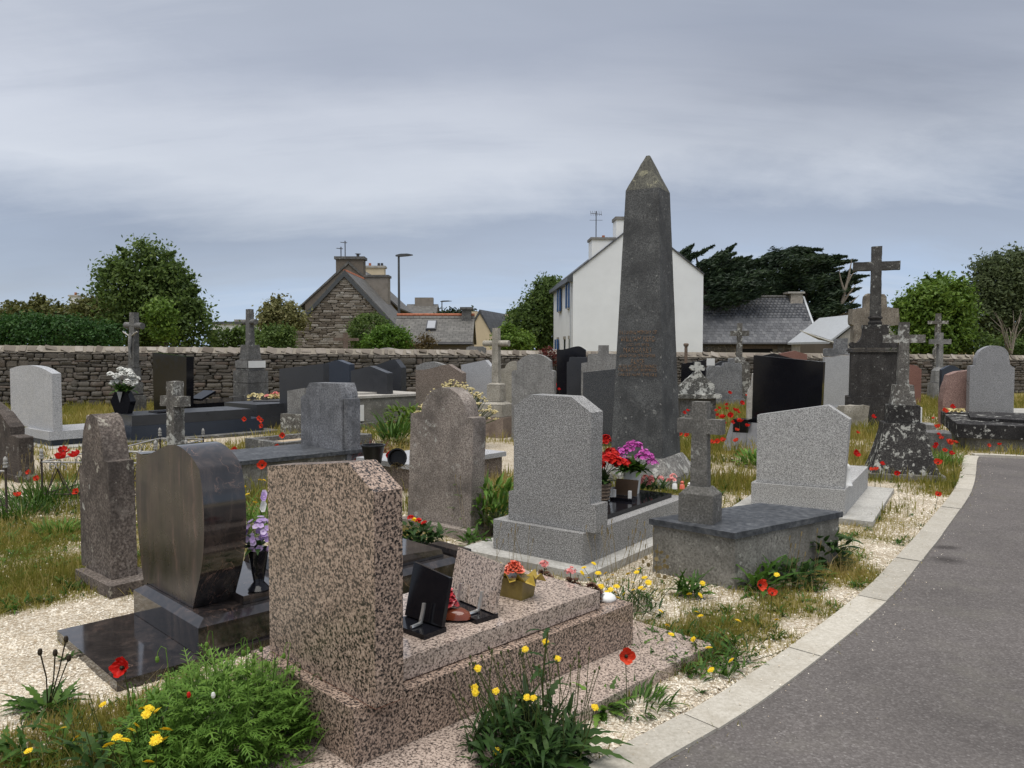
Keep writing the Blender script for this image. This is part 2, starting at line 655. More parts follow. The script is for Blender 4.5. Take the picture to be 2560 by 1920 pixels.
M = MATS
granite('pink_granite', [(.40, (.016, .015, .015)), (.45, (.075, .058, .048)), (.495, (.25, .182, .142)), (.56, (.375, .275, .212)), (.65, (.51, .39, .31))], 84, .2, patch=.1, bump=.06)
granite('pink_granite_fine_lit', [(.36, (.04, .036, .034)), (.44, (.19, .15, .125)), (.50, (.39, .31, .26)), (.6, (.54, .44, .37))], 90, .12, patch=.08)  # finer speckle; the brighter light on flat tops is put into its paler colour
granite('grey_granite', [(.37, (.05, .05, .05)), (.46, (.19, .186, .18)), (.54, (.30, .296, .288)), (.63, (.60, .595, .58))], 150, .5, patch=.08, bump=.1, spec=.3)
granite('grey_granite_polished', [(.36, (.05, .05, .052)), (.47, (.17, .17, .175)), (.55, (.30, .30, .305)), (.64, (.52, .52, .52))], 130, .3, patch=.06)
granite('pale_granite', [(.34, (.14, .145, .15)), (.47, (.33, .335, .345)), (.55, (.45, .455, .465)), (.65, (.62, .62, .63))], 120, .45, patch=.06, spec=.3)
granite('light_grey_granite', [(.35, (.10, .10, .098)), (.46, (.28, .277, .27)), (.54, (.40, .397, .388)), (.64, (.66, .655, .64))], 140, .55, patch=.06, bump=.1, spec=.3)
granite('black_granite', [(.3, (.004, .004, .006)), (.7, (.010, .010, .013))], 160, .09, patch=.05, spec=.3)
granite('charcoal_granite', [(.3, (.022, .024, .028)), (.6, (.040, .042, .048)), (.72, (.08, .082, .088))], 170, .32, patch=.1)
granite('blue_granite', [(.3, (.014, .020, .032)), (.6, (.030, .040, .060)), (.75, (.07, .08, .10))], 150, .35, patch=.1)
granite('dark_granite', [(.36, (.010, .011, .013)), (.5, (.034, .037, .042)), (.6, (.10, .105, .11)), (.7, (.2, .2, .2))], 110, .35, patch=.08)
granite('brown_granite', [(.36, (.05, .042, .038)), (.48, (.15, .12, .10)), (.57, (.26, .205, .17)), (.68, (.42, .36, .31))], 75, .5, patch=.08, spec=.3)
granite('rose_granite', [(.36, (.12, .075, .065)), (.5, (.27, .17, .145)), (.65, (.38, .27, .235))], 60, .6, patch=.1, bump=.4, spec=.25)
granite('red_granite', [(.36, (.10, .05, .042)), (.5, (.22, .11, .088)), (.65, (.31, .17, .14))], 90, .5, patch=.1, spec=.25)
paradiso('paradiso')
paradiso_back('paradiso_back')
LW = (.55, .55, .50)
LG = (.36, .37, .30)
oldstone('obelisk_stone', (.100, .102, .101), (.048, .049, .050), (.17, .171, .168), [(9, .30, .2, (.27, .27, .255)), (26, .36, .12, (.34, .34, .32))], .3, 70, seed=1.0, crust=(9, .635, (.24, .24, .225)))
oldstone('obelisk_cap', (.12, .117, .098), (.045, .045, .042), (.20, .195, .155), [(8, .5, .3, (.26, .25, .17))], .2, 60, seed=2.0, crust=(5, .575, (.25, .24, .17)))
oldstone('obelisk_base', (.21, .20, .185), (.085, .083, .08), (.34, .33, .31), [(16, .5, .5, (.48, .47, .44))], .4, 50, seed=3.0, crust=(8, .54, (.42, .415, .385)))
oldstone('brown_old', (.14, .115, .099), (.05, .043, .039), (.27, .235, .205), [(7, .30, .26, LW), (20, .30, .25, (.33, .30, .25)), (5, .25, .2, (.30, .16, .06))], .45, 60, seed=4.0, crust=(7, .60, (.36, .335, .28)))
oldstone('speckled_old', (.265, .225, .195), (.095, .083, .075), (.44, .395, .355), [(6, .28, .28, (.50, .49, .45)), (18, .30, .2, (.40, .37, .33))], .2, 85, seed=5.0, crust=(8, .61, (.42, .41, .37)))
oldstone('concrete_blue', (.20, .203, .215), (.085, .087, .092), (.33, .335, .35), [], .55, 45, bump=.3, seed=6.0)
oldstone('concrete_grey', (.235, .232, .225), (.12, .118, .113), (.35, .345, .335), [(14, .3, .15, (.42, .42, .40))], .55, 40, bump=.3, seed=7.0)
oldstone('concrete_dark', (.14, .138, .133), (.062, .06, .057), (.24, .237, .23), [(15, .35, .22, (.40, .40, .37))], .5, 40, bump=.4, seed=8.0, crust=(9, .61, (.33, .325, .30)))
oldstone('concrete_beige', (.36, .335, .285), (.20, .185, .155), (.47, .44, .385), [], .25, 40, bump=.3, seed=9.0)
oldstone('concrete_pale', (.43, .41, .375), (.27, .255, .23), (.54, .52, .48), [], .2, 45, bump=.25, seed=9.5)
oldstone('tomb_concrete', (.225, .215, .19), (.11, .105, .092), (.33, .315, .285), [(9, .33, .5, (.40, .395, .34)), (22, .4, .3, (.42, .41, .37))], .35, 60, seed=10.0, crust=(11, .62, (.36, .35, .31)))
oldstone('cross_granite', (.155, .148, .134), (.083, .08, .073), (.27, .26, .24), [(16, .32, .2, (.42, .42, .39))], .3, 70, seed=11.0, crust=(10, .62, (.33, .33, .30)))
oldstone('cross_mossy', (.15, .14, .125), (.065, .06, .055), (.25, .24, .215), [(13, .42, .5, LW), (30, .42, .35, (.44, .44, .40))], .3, 60, bump=.8, seed=12.0, crust=(10, .545, (.46, .46, .42)))
oldstone('dark_lichen', (.050, .047, .045), (.020, .019, .019), (.10, .097, .092), [(11, .45, .42, (.50, .50, .46)), (28, .45, .32, (.42, .42, .39))], .2, 60, bump=.7, seed=13.0, crust=(11, .555, (.44, .44, .40)))
oldstone('black_lichen_slab', (.035, .033, .033), (.016, .015, .015), (.07, .067, .064), [(8, .42, .30, (.50, .49, .46)), (22, .42, .22, (.45, .45, .42))], .1, 60, bump=.5, seed=14.0, crust=(6, .585, (.48, .475, .44)))
oldstone('white_lichen', (.10, .098, .09), (.045, .043, .04), (.30, .30, .28), [(5, .5, .45, (.56, .56, .53)), (16, .45, .35, (.52, .52, .49))], .3, 60, bump=.7, seed=15.0, crust=(7, .50, (.55, .55, .51)))
oldstone('cross_dark', (.085, .082, .076), (.040, .038, .036), (.15, .145, .135), [(14, .4, .35, (.33, .33, .30))], .3, 60, bump=.7, seed=26.0, crust=(8, .585, (.34, .34, .31)))
oldstone('brown_dark', (.085, .07, .06), (.036, .031, .028), (.16, .137, .12), [(8, .3, .3, (.34, .33, .30))], .4, 60, seed=27.0, crust=(7, .60, (.30, .29, .26)))
oldstone('monument_dark', (.058, .054, .051), (.028, .026, .025), (.105, .10, .095), [(20, .38, .12, (.28, .28, .26))], .55, 55, bump=.4, seed=16.0, crust=(9, .65, (.26, .26, .24)))
oldstone('rustic_brown', (.235, .205, .165), (.11, .094, .075), (.34, .305, .255), [(10, .3, .2, (.40, .39, .33))], .25, 30, bump=1.0, seed=17.0)
oldstone('rustic_grey', (.20, .203, .21), (.10, .102, .106), (.31, .315, .32), [], .15, 30, bump=1.0, seed=18.0)
oldstone('slate_slab', (.075, .080, .088), (.038, .041, .046), (.14, .145, .15), [], .1, 22, rough=.5, bump=.5, seed=19.0)
oldstone('pink_base', (.27, .215, .175), (.13, .10, .085), (.38, .315, .265), [], .2, 90, bump=.25, seed=20.0)
m = Mt('kerb_stone', .9, .2)
kn_ = m.noise(m.vec, 60, 5, .7)
c = m.ramp(kn_, [(.3, (.34, .315, .265)), (.5, (.44, .41, .35)), (.7, (.52, .49, .43))])
c = m.mix(m.ramp(m.noise(m.vec, 5, 6, .65), [(.48, 0.0), (.72, .55)]), c, (.30, .265, .205))
c = m.mix(1.0, c, m.ramp(m.n('ShaderNodeObjectInfo').outputs['Random'], [(0, .84), (1, 1.1)]), 'MULTIPLY')
m.col(c).bump(kn_, .25, .004)
oldstone('pale_slab', (.41, .40, .37), (.27, .262, .24), (.52, .51, .48), [], .0, 60, bump=.2, seed=22.0)
plain('iron_rust', (.06, .045, .038), .7, .5, 30)
plain('iron_white', (.33, .32, .30), .6, .5, 40)
plain('lamp_grey', (.075, .08, .085), .45, .1)
plain('zinc', (.42, .44, .46), .4, .1, 6)
plain('plastic_black', (.012, .012, .013), .35, .2)
plain('plastic_white', (.72, .72, .70), .4, .05)
plain('ceramic_olive', (.16, .12, .028), .22, .35, 14, spec=.6)
plain('ceramic_gold', (.42, .30, .055), .25, .25, 20, spec=.6)
plain('ceramic_brown', (.15, .038, .018), .15, .3, 10, spec=.6)
plain('ceramic_red', (.42, .035, .045), .2, .35, 22, spec=.6)
plain('ceramic_coral', (.62, .13, .075), .25, .2, 22, spec=.6)
plain('basket', (.20, .15, .11), .8, .4, 60, bump=.6)
plain('silver', (.62, .62, .60), .3, .1, 30, metal=.8)
plain('brown_plaque', (.055, .038, .026), .25, .2)
plain('beige_plaque', (.42, .36, .29), .4, .2, 20)
plain('wood_cross', (.15, .11, .085), .85, .35, 25, bump=.4)
plain('white_paint', (.74, .74, .72), .7, .04, 2)
plain('blue_paint', (.035, .10, .26), .5, .15)
plain('render_cream', (.62, .52, .36), .85, .06, 2)
plain('render_white', (.75, .77, .785), .85, .05, .8)
plain('terracotta', (.36, .13, .07), .8, .3, 6)
plain('timber', (.10, .075, .055), .8, .3, 8)
plain('dark_doorway_panel', (.012, .011, .010), .9, .1)
plain('mortar', (.24, .212, .172), .95, .2, 25, bump=.4)
plain('mortar_grey', (.10, .088, .073), .95, .3, 12, bump=.5)
plain('soil', (.11, .08, .055), .95, .3, 20, bump=.5)
plain('bark', (.09, .072, .055), .95, .4, 12, bump=.7)
plain('bark_dead', (.21, .18, .145), .95, .3, 12, bump=.5)
plain('metal_dark', (.05, .05, .055), .45, .2)
m = Mt('pane', .06, .6); m.col((.05, .06, .07))
m = Mt('skylight_pane', .12, .6); m.col((.34, .35, .37))
for nm, c in (('slate_roof', (.075, .078, .085)), ('slate_roof_old', (.098, .094, .086))):
    m = Mt(nm, .6, .35)
    br = m.n('ShaderNodeTexBrick', offset=.5)
    m.put(br.inputs['Vector'], m.map(m.vec, (1, 1, 1)))
    br.inputs['Color1'].default_value = (*[x * .8 for x in c], 1)
    br.inputs['Color2'].default_value = (*[x * 1.25 for x in c], 1)
    br.inputs['Mortar'].default_value = (*[x * .45 for x in c], 1)
    br.inputs['Scale'].default_value = 1
    br.inputs['Mortar Size'].default_value = .012
    br.inputs['Brick Width'].default_value = .26
    br.inputs['Row Height'].default_value = .17
    sp_ = m.noise(m.vec, 2.5, 5, .65)
    m.col(m.mix(m.ramp(sp_, [(.5, 0.0), (.7, .5)]), br.outputs[0], tuple(min(1, x * 2.4) for x in c)))
    m.bump(br.outputs['Fac'], .4, .01)
m = Mt('slate_piece', .55, .35)
c = m.ramp(m.rnd(), [(0, (.055, .058, .066)), (.5, (.082, .086, .096)), (1, (.125, .128, .136))])
m.col(m.mix(m.ramp(m.noise(m.vec, 9, 4), [(.45, 0.0), (.8, .4)]), c, (.15, .15, .15)))
m = Mt('wall_stone', .92, .15)
r_ = m.rnd()
c = m.ramp(r_, [(0, (.062, .051, .041)), (.22, (.115, .093, .073)), (.45, (.155, .13, .104)), (.62, (.11, .097, .083)), (.8, (.195, .17, .14)), (.93, (.135, .088, .064)), (1, (.26, .235, .205))])
g_ = m.noise(m.vec, 1.9, 5, .65)
c = m.mix(m.ramp(g_, [(.4, 0.0), (.65, .5)]), c, (.075, .066, .055))
c = m.mix(m.ramp(m.noise(m.vec, 4.5, 4, .6), [(.6, 0.0), (.72, .55)]), c, (.36, .345, .31))
c = m.mix(1.0, c, m.ramp(m.noise(m.vec, 14, 6, .75), [(.3, .62), (.7, 1.3)]), 'MULTIPLY')
c = m.mix(.35, c, (.125, .12, .11))
m.col(c).bump(m.noise(m.vec, 9, 6, .7), .8, .03)
m = Mt('cope_stone', .92, .15)
c = m.ramp(m.rnd(), [(0, (.13, .11, .09)), (.5, (.24, .21, .178)), (1, (.38, .345, .30))])
c = m.mix(m.ramp(m.noise(m.vec, 2.5, 5, .65), [(.45, 0.0), (.7, .5)]), c, (.16, .14, .12))
m.col(c).bump(m.noise(m.vec, 6, 4), .4, .02)
m = Mt('gable_stone', .92, .15)
c = m.ramp(m.rnd(), [(0, (.095, .08, .066)), (.3, (.155, .132, .108)), (.6, (.205, .178, .148)), (.85, (.26, .235, .205)), (1, (.33, .31, .28))])
c = m.mix(m.ramp(m.noise(m.vec, 2.5, 5, .65), [(.45, 0.0), (.7, .35)]), c, (.10, .085, .07))
m.col(c).bump(m.noise(m.vec, 5, 4), .5, .03)

# foliage
leafmat('leaf_tree_dark', [(0, (0.02808, 0.04914, 0.01404)), (.35, (0.0702, 0.1158, 0.02984)), (.7, (0.1317, 0.1966, 0.04563)), (1, (0.2106, 0.2633, 0.0702))], .45)
leafmat('leaf_hedge', [(0, (0.0126, 0.0357, 0.0105)), (.5, (0.0378, 0.0966, 0.021)), (1, (0.0882, 0.1785, 0.0336))])
leafmat('leaf_olive', [(0, (0.03795, 0.0414, 0.0138)), (.5, (0.1069, 0.1138, 0.03105)), (1, (0.2156, 0.207, 0.06037))])
leafmat('leaf_cypress', [(0, (0.0072, 0.0144, 0.0096)), (.5, (0.0216, 0.0408, 0.018)), (.85, (0.0456, 0.0744, 0.0264)), (1, (0.072, 0.102, 0.036))], .2)
leafmat('leaf_fresh', [(0, (0.03737, 0.07187, 0.0115)), (.45, (0.1078, 0.1869, 0.02587)), (1, (0.2156, 0.3019, 0.05031))])
leafmat('leaf_bright', [(0, (.03, .07, .008)), (.5, (.085, .17, .018)), (1, (.17, .27, .04))])
leafmat('leaf_grey', [(0, (.040, .058, .022)), (.5, (.092, .122, .050)), (1, (.17, .205, .095))], .4)
leafmat('leaf_cream', [(0, (0.06, 0.072, 0.0216)), (.5, (0.192, 0.192, 0.072)), (1, (0.432, 0.396, 0.204))])
leafmat('leaf_brown', [(0, (0.039, 0.026, 0.013)), (.5, (0.1105, 0.0806, 0.0364)), (1, (0.208, 0.169, 0.078))])
leafmat('leaf_red', [(0, (.045, .010, .010)), (.5, (.13, .026, .022)), (1, (.24, .06, .045))])
leafmat('grass', [(0, (.11, .135, .020)), (.35, (.24, .225, .042)), (.6, (.38, .31, .088)), (.8, (.48, .37, .155)), (1, (.55, .45, .24))], .42)
leafmat('weed', [(0, (0.02, 0.05, 0.00875)), (.5, (0.0525, 0.115, 0.0175)), (1, (0.1125, 0.2063, 0.0325))], .35)
leafmat('weed_light', [(0, (0.0405, 0.0891, 0.0135)), (.5, (0.1013, 0.2025, 0.0297)), (1, (0.2025, 0.3375, 0.06075))], .35)
leafmat('weed_dark', [(0, (0.012, 0.0312, 0.0084)), (.5, (0.0312, 0.072, 0.0156)), (1, (0.066, 0.12, 0.0264))], .3)
leafmat('straw', [(0, (0.15, 0.1125, 0.05)), (.5, (0.275, 0.2125, 0.1)), (1, (0.4, 0.325, 0.175))], .3)
leafmat('stem', [(0, (.035, .055, .014)), (.5, (.07, .09, .022)), (1, (.12, .12, .04))], .2)
leafmat('stem_dark', [(0, (.025, .018, .012)), (.5, (.05, .036, .022)), (1, (.07, .06, .03))], .1)
leafmat('petal_red', [(0, (.36, .006, .005)), (.5, (.55, .012, .008)), (1, (.70, .03, .015))], .3)
leafmat('petal_orange', [(0, (.50, .025, .012)), (.5, (.66, .055, .022)), (1, (.78, .11, .045))], .3)
leafmat('petal_yellow', [(0, (.72, .42, .01)), (.5, (.86, .60, .015)), (1, (.92, .74, .05))], .25)
leafmat('petal_white', [(0, (.62, .62, .58)), (1, (.86, .86, .82))], .2)
leafmat('petal_magenta', [(0, (.32, .03, .22)), (.5, (.55, .09, .42)), (1, (.72, .26, .62))], .25)
leafmat('petal_pink', [(0, (.55, .12, .12)), (.5, (.75, .28, .26)), (1, (.86, .48, .44))], .25)
leafmat('petal_mauve', [(0, (.36, .22, .52)), (.5, (.55, .40, .68)), (1, (.76, .66, .82))], .25)
leafmat('petal_cream', [(0, (.50, .42, .18)), (.5, (.68, .58, .30)), (1, (.78, .72, .46))], .2)
leafmat('petal_crimson', [(0, (.22, .01, .025)), (1, (.42, .03, .05))], .2)
leafmat('poppy_centre', [(0, (.010, .010, .008)), (1, (.03, .04, .02))], .0)
leafmat('succulent', [(0, (.05, .035, .02)), (.5, (.13, .05, .035)), (1, (.20, .14, .06))], .15)

# ground: pale crushed-shell gravel, with a weed/moss share read from the mesh
m = Mt('ground', .95, .1)
wd = m.attr('weed')
d1, c1 = m.vor(m.vec, 75)
sp_ = m.n('ShaderNodeSeparateColor'); m.put(sp_.inputs[0], c1)
gr = m.ramp(sp_.outputs[0], [(0, (.34, .275, .19)), (.35, (.52, .45, .345)), (.7, (.66, .595, .48)), (1, (.80, .75, .65))])
gr = m.mix(m.ramp(d1, [(.35, 0.0), (.75, .6)]), gr, (.30, .235, .165))
gr = m.mix(m.ramp(m.noise(m.vec, 3.1, 5, .6), [(.48, 0.0), (.7, .5)]), gr, (.30, .235, .15))
mo = m.ramp(m.noise(m.vec, 22, 6, .7), [(.28, (.10, .072, .032)), (.45, (.20, .165, .055)), (.6, (.27, .22, .09)), (.75, (.38, .295, .16))])
gl = m.noise(m.vec, 9, 5, .7)
f_ = m.math('ADD', wd, m.math('MULTIPLY', m.math('SUBTRACT', gl, .5), 1.2))
m.col(m.mix(m.ramp(f_, [(.28, 0.0), (.80, 1.0)]), gr, mo))
m.bump(m.math('ADD', d1, gl), .7, .02)
m = Mt('gravel_piece', .9, .2)
m.col(m.ramp(m.attr('rnd'), [(0, (.40, .32, .225)), (.2, (.55, .475, .37)), (.6, (.66, .595, .485)), (1, (.76, .71, .615))]))
STAINS = [(*gp(2370, 1400, .012), 6.5, 8.0), (*gp(2365, 1368, .012), 7.0, 11.0)]      # two damp oil stains
m = Mt('asphalt', .88, .25)
d1, c1 = m.vor(m.vec, 95)
sp_ = m.n('ShaderNodeSeparateColor'); m.put(sp_.inputs[0], c1)
c = m.ramp(sp_.outputs[0], [(0, (.098, .088, .083)), (.5, (.122, .110, .104)), (.9, (.148, .135, .128)), (1, (.19, .176, .167))])
c = m.mix(m.ramp(d1, [(.4, 0.0), (.8, .4)]), c, (.070, .062, .058))
for sx_, sy_, kx, ky in STAINS:
    dv = m.vmath('MULTIPLY', m.vmath('SUBTRACT', m.vec, (sx_, sy_, .012)), (kx, ky, 1))
    ln_ = m.n('ShaderNodeVectorMath', operation='LENGTH'); m.put(ln_.inputs[0], dv)
    sd0 = m.math('ADD', ln_.outputs['Value'], m.math('MULTIPLY', m.math('SUBTRACT', m.noise(m.vec, 9, 4, .6), .5), .9))
    c = m.mix(m.ramp(sd0, [(.35, .75), (1.0, 0.0)]), c, (.035, .03, .028))
big = m.noise(m.vec, 1.1, 7, .65, .4)
c = m.mix(1.0, c, m.ramp(big, [(.3, .80), (.7, 1.16)]), 'MULTIPLY')
c = m.mix(m.ramp(m.noise(m.map(m.vec, loc=(4, 2, 0)), 2.3, 6, .7), [(.52, 0.0), (.70, .35)]), c, (.16, .15, .125))
m.col(c)
m.bump(d1, .3, .004)
m = Mt('gold_letters', .6, .3)
wr = m.noise(m.vec, 30, 4, .7)
m.col(m.mix(m.ramp(wr, [(.36, 0.0), (.56, 1.0)]), (.34, .18, .075), (.105, .095, .085)))

# ------------------------------------------------------------------ kerb and path
def catmull(pts, step):
    P = [Vector((*p, 0)) for p in pts]
    P = [P[0] * 2 - P[1]] + P + [P[-1] * 2 - P[-2]]
    fine = []
    for i in range(1, len(P) - 2):
        for j in range(24):
            t = j / 24
            a_, b_, c_, d_ = P[i - 1], P[i], P[i + 1], P[i + 2]
            fine.append(.5 * ((2 * b_) + (c_ - a_) * t + (2 * a_ - 5 * b_ + 4 * c_ - d_) * t * t + (3 * b_ - a_ - 3 * c_ + d_) * t ** 3))
    fine.append(P[-2])
    out = [fine[0]]
    acc = 0
    for p, q in zip(fine, fine[1:]):
        acc += (q - p).length
        if acc >= step:
            out.append(q)
            acc = 0
    return out


KW = .17
kpx = [(1458, 1920), (1700, 1787), (1859, 1693), (2056, 1555), (2180, 1456), (2252, 1378), (2306, 1320), (2382, 1227), (2402, 1180), (2408, 1150), (2416, 1136)]
kw = [gp(x, y, .03) for x, y in kpx]
kw = [(kw[0][0] - 1.6, kw[0][1] - 1.9), (kw[0][0] - .72, kw[0][1] - .85)] + kw
kline = catmull(kw, .1)
kn = []
for i, p in enumerate(kline):
    d = (kline[min(i + 1, len(kline) - 1)] - kline[max(i - 1, 0)]).normalized()
    kn.append(Vector((d.y, -d.x, 0)))
kerb = thing('kerb', 'pale concrete kerb curving along the edge of the asphalt path', 'kerb', (0, 0))
kst = 0
i = 0
while i < len(kline) - 3:
    j = min(i + 9, len(kline) - 1)
    top, bot = .03 + rng.uniform(-.004, .004), -.12
    mb = MB()
    rings = []
    js = rng.uniform(-.004, .004)
    seg = list(range(i, j + 1, 3))
    if seg[-1] != j: seg.append(j)
    for q in seg:
        f = .0
        if q == i: f = .007
        if q == j: f = -.007
        t = (kline[min(q + 1, len(kline) - 1)] - kline[max(q - 1, 0)]).normalized() * f
        a_ = kline[q] + t + kn[q] * js
        b_ = kline[q] + t + kn[q] * (KW + js)
        rings.append([(a_.x, a_.y, bot), (b_.x, b_.y, bot), (b_.x, b_.y, top - .004), (a_.x, a_.y, top)])
    mb.loft(rings, .006)
    mb.build('kerb_stone', M['kerb_stone'], kerb)
    i = j
kin = [(p.x, p.y) for p in kline]
kout = [(p.x + n_.x * KW * .8, p.y + n_.y * KW * .8) for p, n_ in zip(kline, kn)]
bx, by = kout[-1]
backedge = [(bx + .12, by + .03), (bx + 1.5, by - .55), (bx + 6, by - 1.9), (bx + 9, by - 2.6)]
poly = kout + backedge + [(bx + 9, -4), (kout[0][0], -4)]
me = bpy.data.meshes.new('path')
bm = bmesh.new()
f = bm.faces.new([bm.verts.new((x, y, .012)) for x, y in poly])
bmesh.ops.triangulate(bm, faces=[f])
bmesh.ops.recalc_face_normals(bm, faces=bm.faces[:])
if sum(f.normal.z for f in bm.faces) < 0: bmesh.ops.reverse_faces(bm, faces=bm.faces[:])
bm.to_mesh(me); bm.free()
tag(link('path', me, M['asphalt']), 'dark grey asphalt path bordered by a pale kerb', None, None, 'structure')
mb = MB()                                                 # thin kerb along the far side of the path
rr = [(p[0], p[1]) for p in [(bx - .02, by + .05)] + backedge]
mb.loft([[(x, y - .05, -.1), (x + .03, y + .1, -.1), (x + .03, y + .1, .05), (x, y - .05, .05)] for x, y in rr], .005)
tag(mb.build('kerb', M['kerb_stone']), 'straight pale kerb across the far end of the path', 'kerb')


def inside(poly_, X, Y):
    X = np.asarray(X); Y = np.asarray(Y)
    r = np.zeros(X.shape, bool)
    n = len(poly_)
    for i in range(n):
        x0, y0 = poly_[i]
        x1, y1 = poly_[(i + 1) % n]
        if y0 == y1: continue
        c_ = ((y0 > Y) != (y1 > Y)) & (X < (x1 - x0) * (Y - y0) / (y1 - y0) + x0)
        r ^= c_
    return r


PATHPOLY = kin + backedge + [(bx + 9, -4), (kin[0][0], -4)]
_lat = nrng.random((64, 64))


def vnoise(x, y, s):
    x = np.asarray(x) * s + 100; y = np.asarray(y) * s + 100
    xi = np.floor(x).astype(int); yi = np.floor(y).astype(int)
    fx = x - xi; fy = y - yi
    fx = fx * fx * (3 - 2 * fx); fy = fy * fy * (3 - 2 * fy)
    g = lambda a_, b_: _lat[a_ % 64, b_ % 64]
    return (g(xi, yi) * (1 - fx) + g(xi + 1, yi) * fx) * (1 - fy) + (g(xi, yi + 1) * (1 - fx) + g(xi + 1, yi + 1) * fx) * fy


# where weeds have taken over (+) and where the gravel is clean (-): spots seen in the photograph
WB = [(90, 1330, .9, .55), (60, 1480, .5, .5), (170, 1560, .55, -.5), (240, 1660, .45, -.9), (100, 1620, .45, -.8), (60, 1850, .32, .3), (330, 1880, .35, .45), (150, 1780, .25, .2),
      (1240, 1120, .8, -.8), (1180, 1150, .6, -.8), (1220, 1410, .5, -.55), (1640, 1560, .38, -.35), (1530, 1780, .30, -.6), (1700, 1620, .33, .6), (1640, 1660, .25, .4),
      (1800, 1560, .38, .35), (2050, 1430, .45, .3), (2120, 1360, .4, -.2), (2250, 1330, .4, .35), (2330, 1200, .7, .3), (2200, 1240, .5, -.4),
      (1800, 1120, 1.3, .7), (1900, 1060, 1.5, .5), (2300, 1100, 1.3, .5), (1850, 1200, .6, .25), (1840, 1240, .35, -.4), (600, 1130, .9, .35), (660, 1260, .7, .55), (560, 1100, .7, -.15),
      (950, 1110, .5, -.3), (1260, 1380, .3, .0), (1250, 1260, .5, .5), (100, 1010, 4.5, .5), (500, 990, 4, .6), (1000, 1400, .4, .1), (1500, 1010, 1.5, .3), (2150, 1140, .7, .4),
      (1870, 1670, .2, -.6), (2010, 1570, .18, -.6), (2110, 1490, .18, -.55), (2200, 1420, .18, -.5), (1730, 1750, .25, -.8), (1600, 1810, .3, -.8), (2280, 1330, .2, -.3), (1480, 1880, .3, -.7)]
WB = [(*gp(x, y), r, s) for x, y, r, s in WB]


def weed(x, y):
    x = np.asarray(x, float); y = np.asarray(y, float)
    v = .47 + .5 * (vnoise(x, y, .9) - .5) + .5 * (vnoise(x, y, 2.3) - .5) + .35 * (vnoise(x, y, 5.5) - .5)
    for bx_, by_, r, s in WB:
        v = v + s * np.exp(-((x - bx_) ** 2 + (y - by_) ** 2) / (r * r))
    return np.clip(v + np.clip((y - 14) * .06, 0, .6), 0, 1)


def gz(x, y):
    return .018 * (vnoise(x, y, 1.6) - .5) + .012 * (vnoise(x, y, 5) - .5)


gxs = np.concatenate([[-1500, -500, -150, -60, -25], np.arange(-15, 19.01, .14), [25, 60, 150, 500, 1500]])
gys = np.concatenate([[-300, -60, -10, -2], np.arange(0, 32.01, .14), [40, 60, 100, 200, 600, 2500]])
GX, GY = np.meshgrid(gxs, gys)
GZ = gz(GX, GY)
GZ[inside(PATHPOLY, GX, GY)] = -.06
GW = weed(GX, GY)
GW[(GY > 24)] = np.maximum(GW[(GY > 24)], .9)
nx, ny = len(gxs), len(gys)
idx = np.arange(nx * ny).reshape(ny, nx)
F = np.stack([idx[:-1, :-1], idx[:-1, 1:], idx[1:, 1:], idx[1:, :-1]], -1).reshape(-1, 4)
me = np_mesh('ground', np.stack([GX, GY, GZ], -1), F, smooth=True)
a_ = me.attributes.new('weed', 'FLOAT', 'POINT')
a_.data.foreach_set('value', GW.ravel().astype(np.float32))
tag(link('ground', me, M['ground']), 'pale gravel ground overgrown with moss and grass', None, None, 'structure')


# ------------------------------------------------------------------ loose stones, slates: shared pieces
def stone_proto(k, bev=.11, jit=.10):
    rg = random.Random(100 + k)
    bm = bmesh.new()
    bmesh.ops.create_cube(bm, size=1)
    for v in bm.verts:
        v.co += Vector((rg.uniform(-jit, jit), rg.uniform(-jit, jit), rg.uniform(-jit, jit)))
    bmesh.ops.bevel(bm, geom=bm.edges[:], offset=bev, segments=1, affect='EDGES')
    for v in bm.verts:
        v.co += Vector((rg.uniform(-1, 1), rg.uniform(-1, 1), rg.uniform(-1, 1))) * .025
    bmesh.ops.triangulate(bm, faces=bm.faces[:])
    me = bpy.data.meshes.new('stone')
    bm.to_mesh(me); bm.free()
    me.polygons.foreach_set('use_smooth', [True] * len(me.polygons))
    me.set_sharp_from_angle(angle=R(38))
    return me


def pieces(name, protos, places, single, parent, mat, stuffname=None):
    """places: (loc, scale, euler) in the parent's frame, the most visible first"""
    for p in protos:
        if not p.materials: p.materials.append(mat)
    arr = []
    for p in protos:
        v = np.zeros(len(p.vertices) * 3, np.float32); p.vertices.foreach_get('co', v)
        f = np.zeros(len(p.loops), np.int32); p.loops.foreach_get('vertex_index', f)
        arr.append((v.reshape(-1, 3), f.reshape(len(p.polygons), -1)))
    V, F, Rn, off = [], [], [], 0
    for q, (loc, sc, eu) in enumerate(places):
        k_ = (q * 7 + int(abs(loc[0]) * 31)) % len(protos)
        if q < single:
            o = bpy.data.objects.new(name, protos[k_])
            o.parent = parent
            o.location = loc; o.scale = sc; o.rotation_euler = eu
            col.objects.link(o)
        else:
            mt = np.array(Matrix.LocRotScale(Vector(loc), Matrix.Rotation(eu[2], 3, 'Z') @ Matrix.Rotation(eu[1], 3, 'Y') @ Matrix.Rotation(eu[0], 3, 'X'), Vector(sc)))
            v, f = arr[k_]
            V.append(v @ mt[:3, :3].T + mt[:3, 3]); F.append(f + off); off += len(v)
            Rn += [rng.random()] * len(f)
    if V:
        me = np_mesh(stuffname or name, np.concatenate(V), np.concatenate(F), Rn)
        tag(link(stuffname or name, me, mat, parent), kind='stuff')


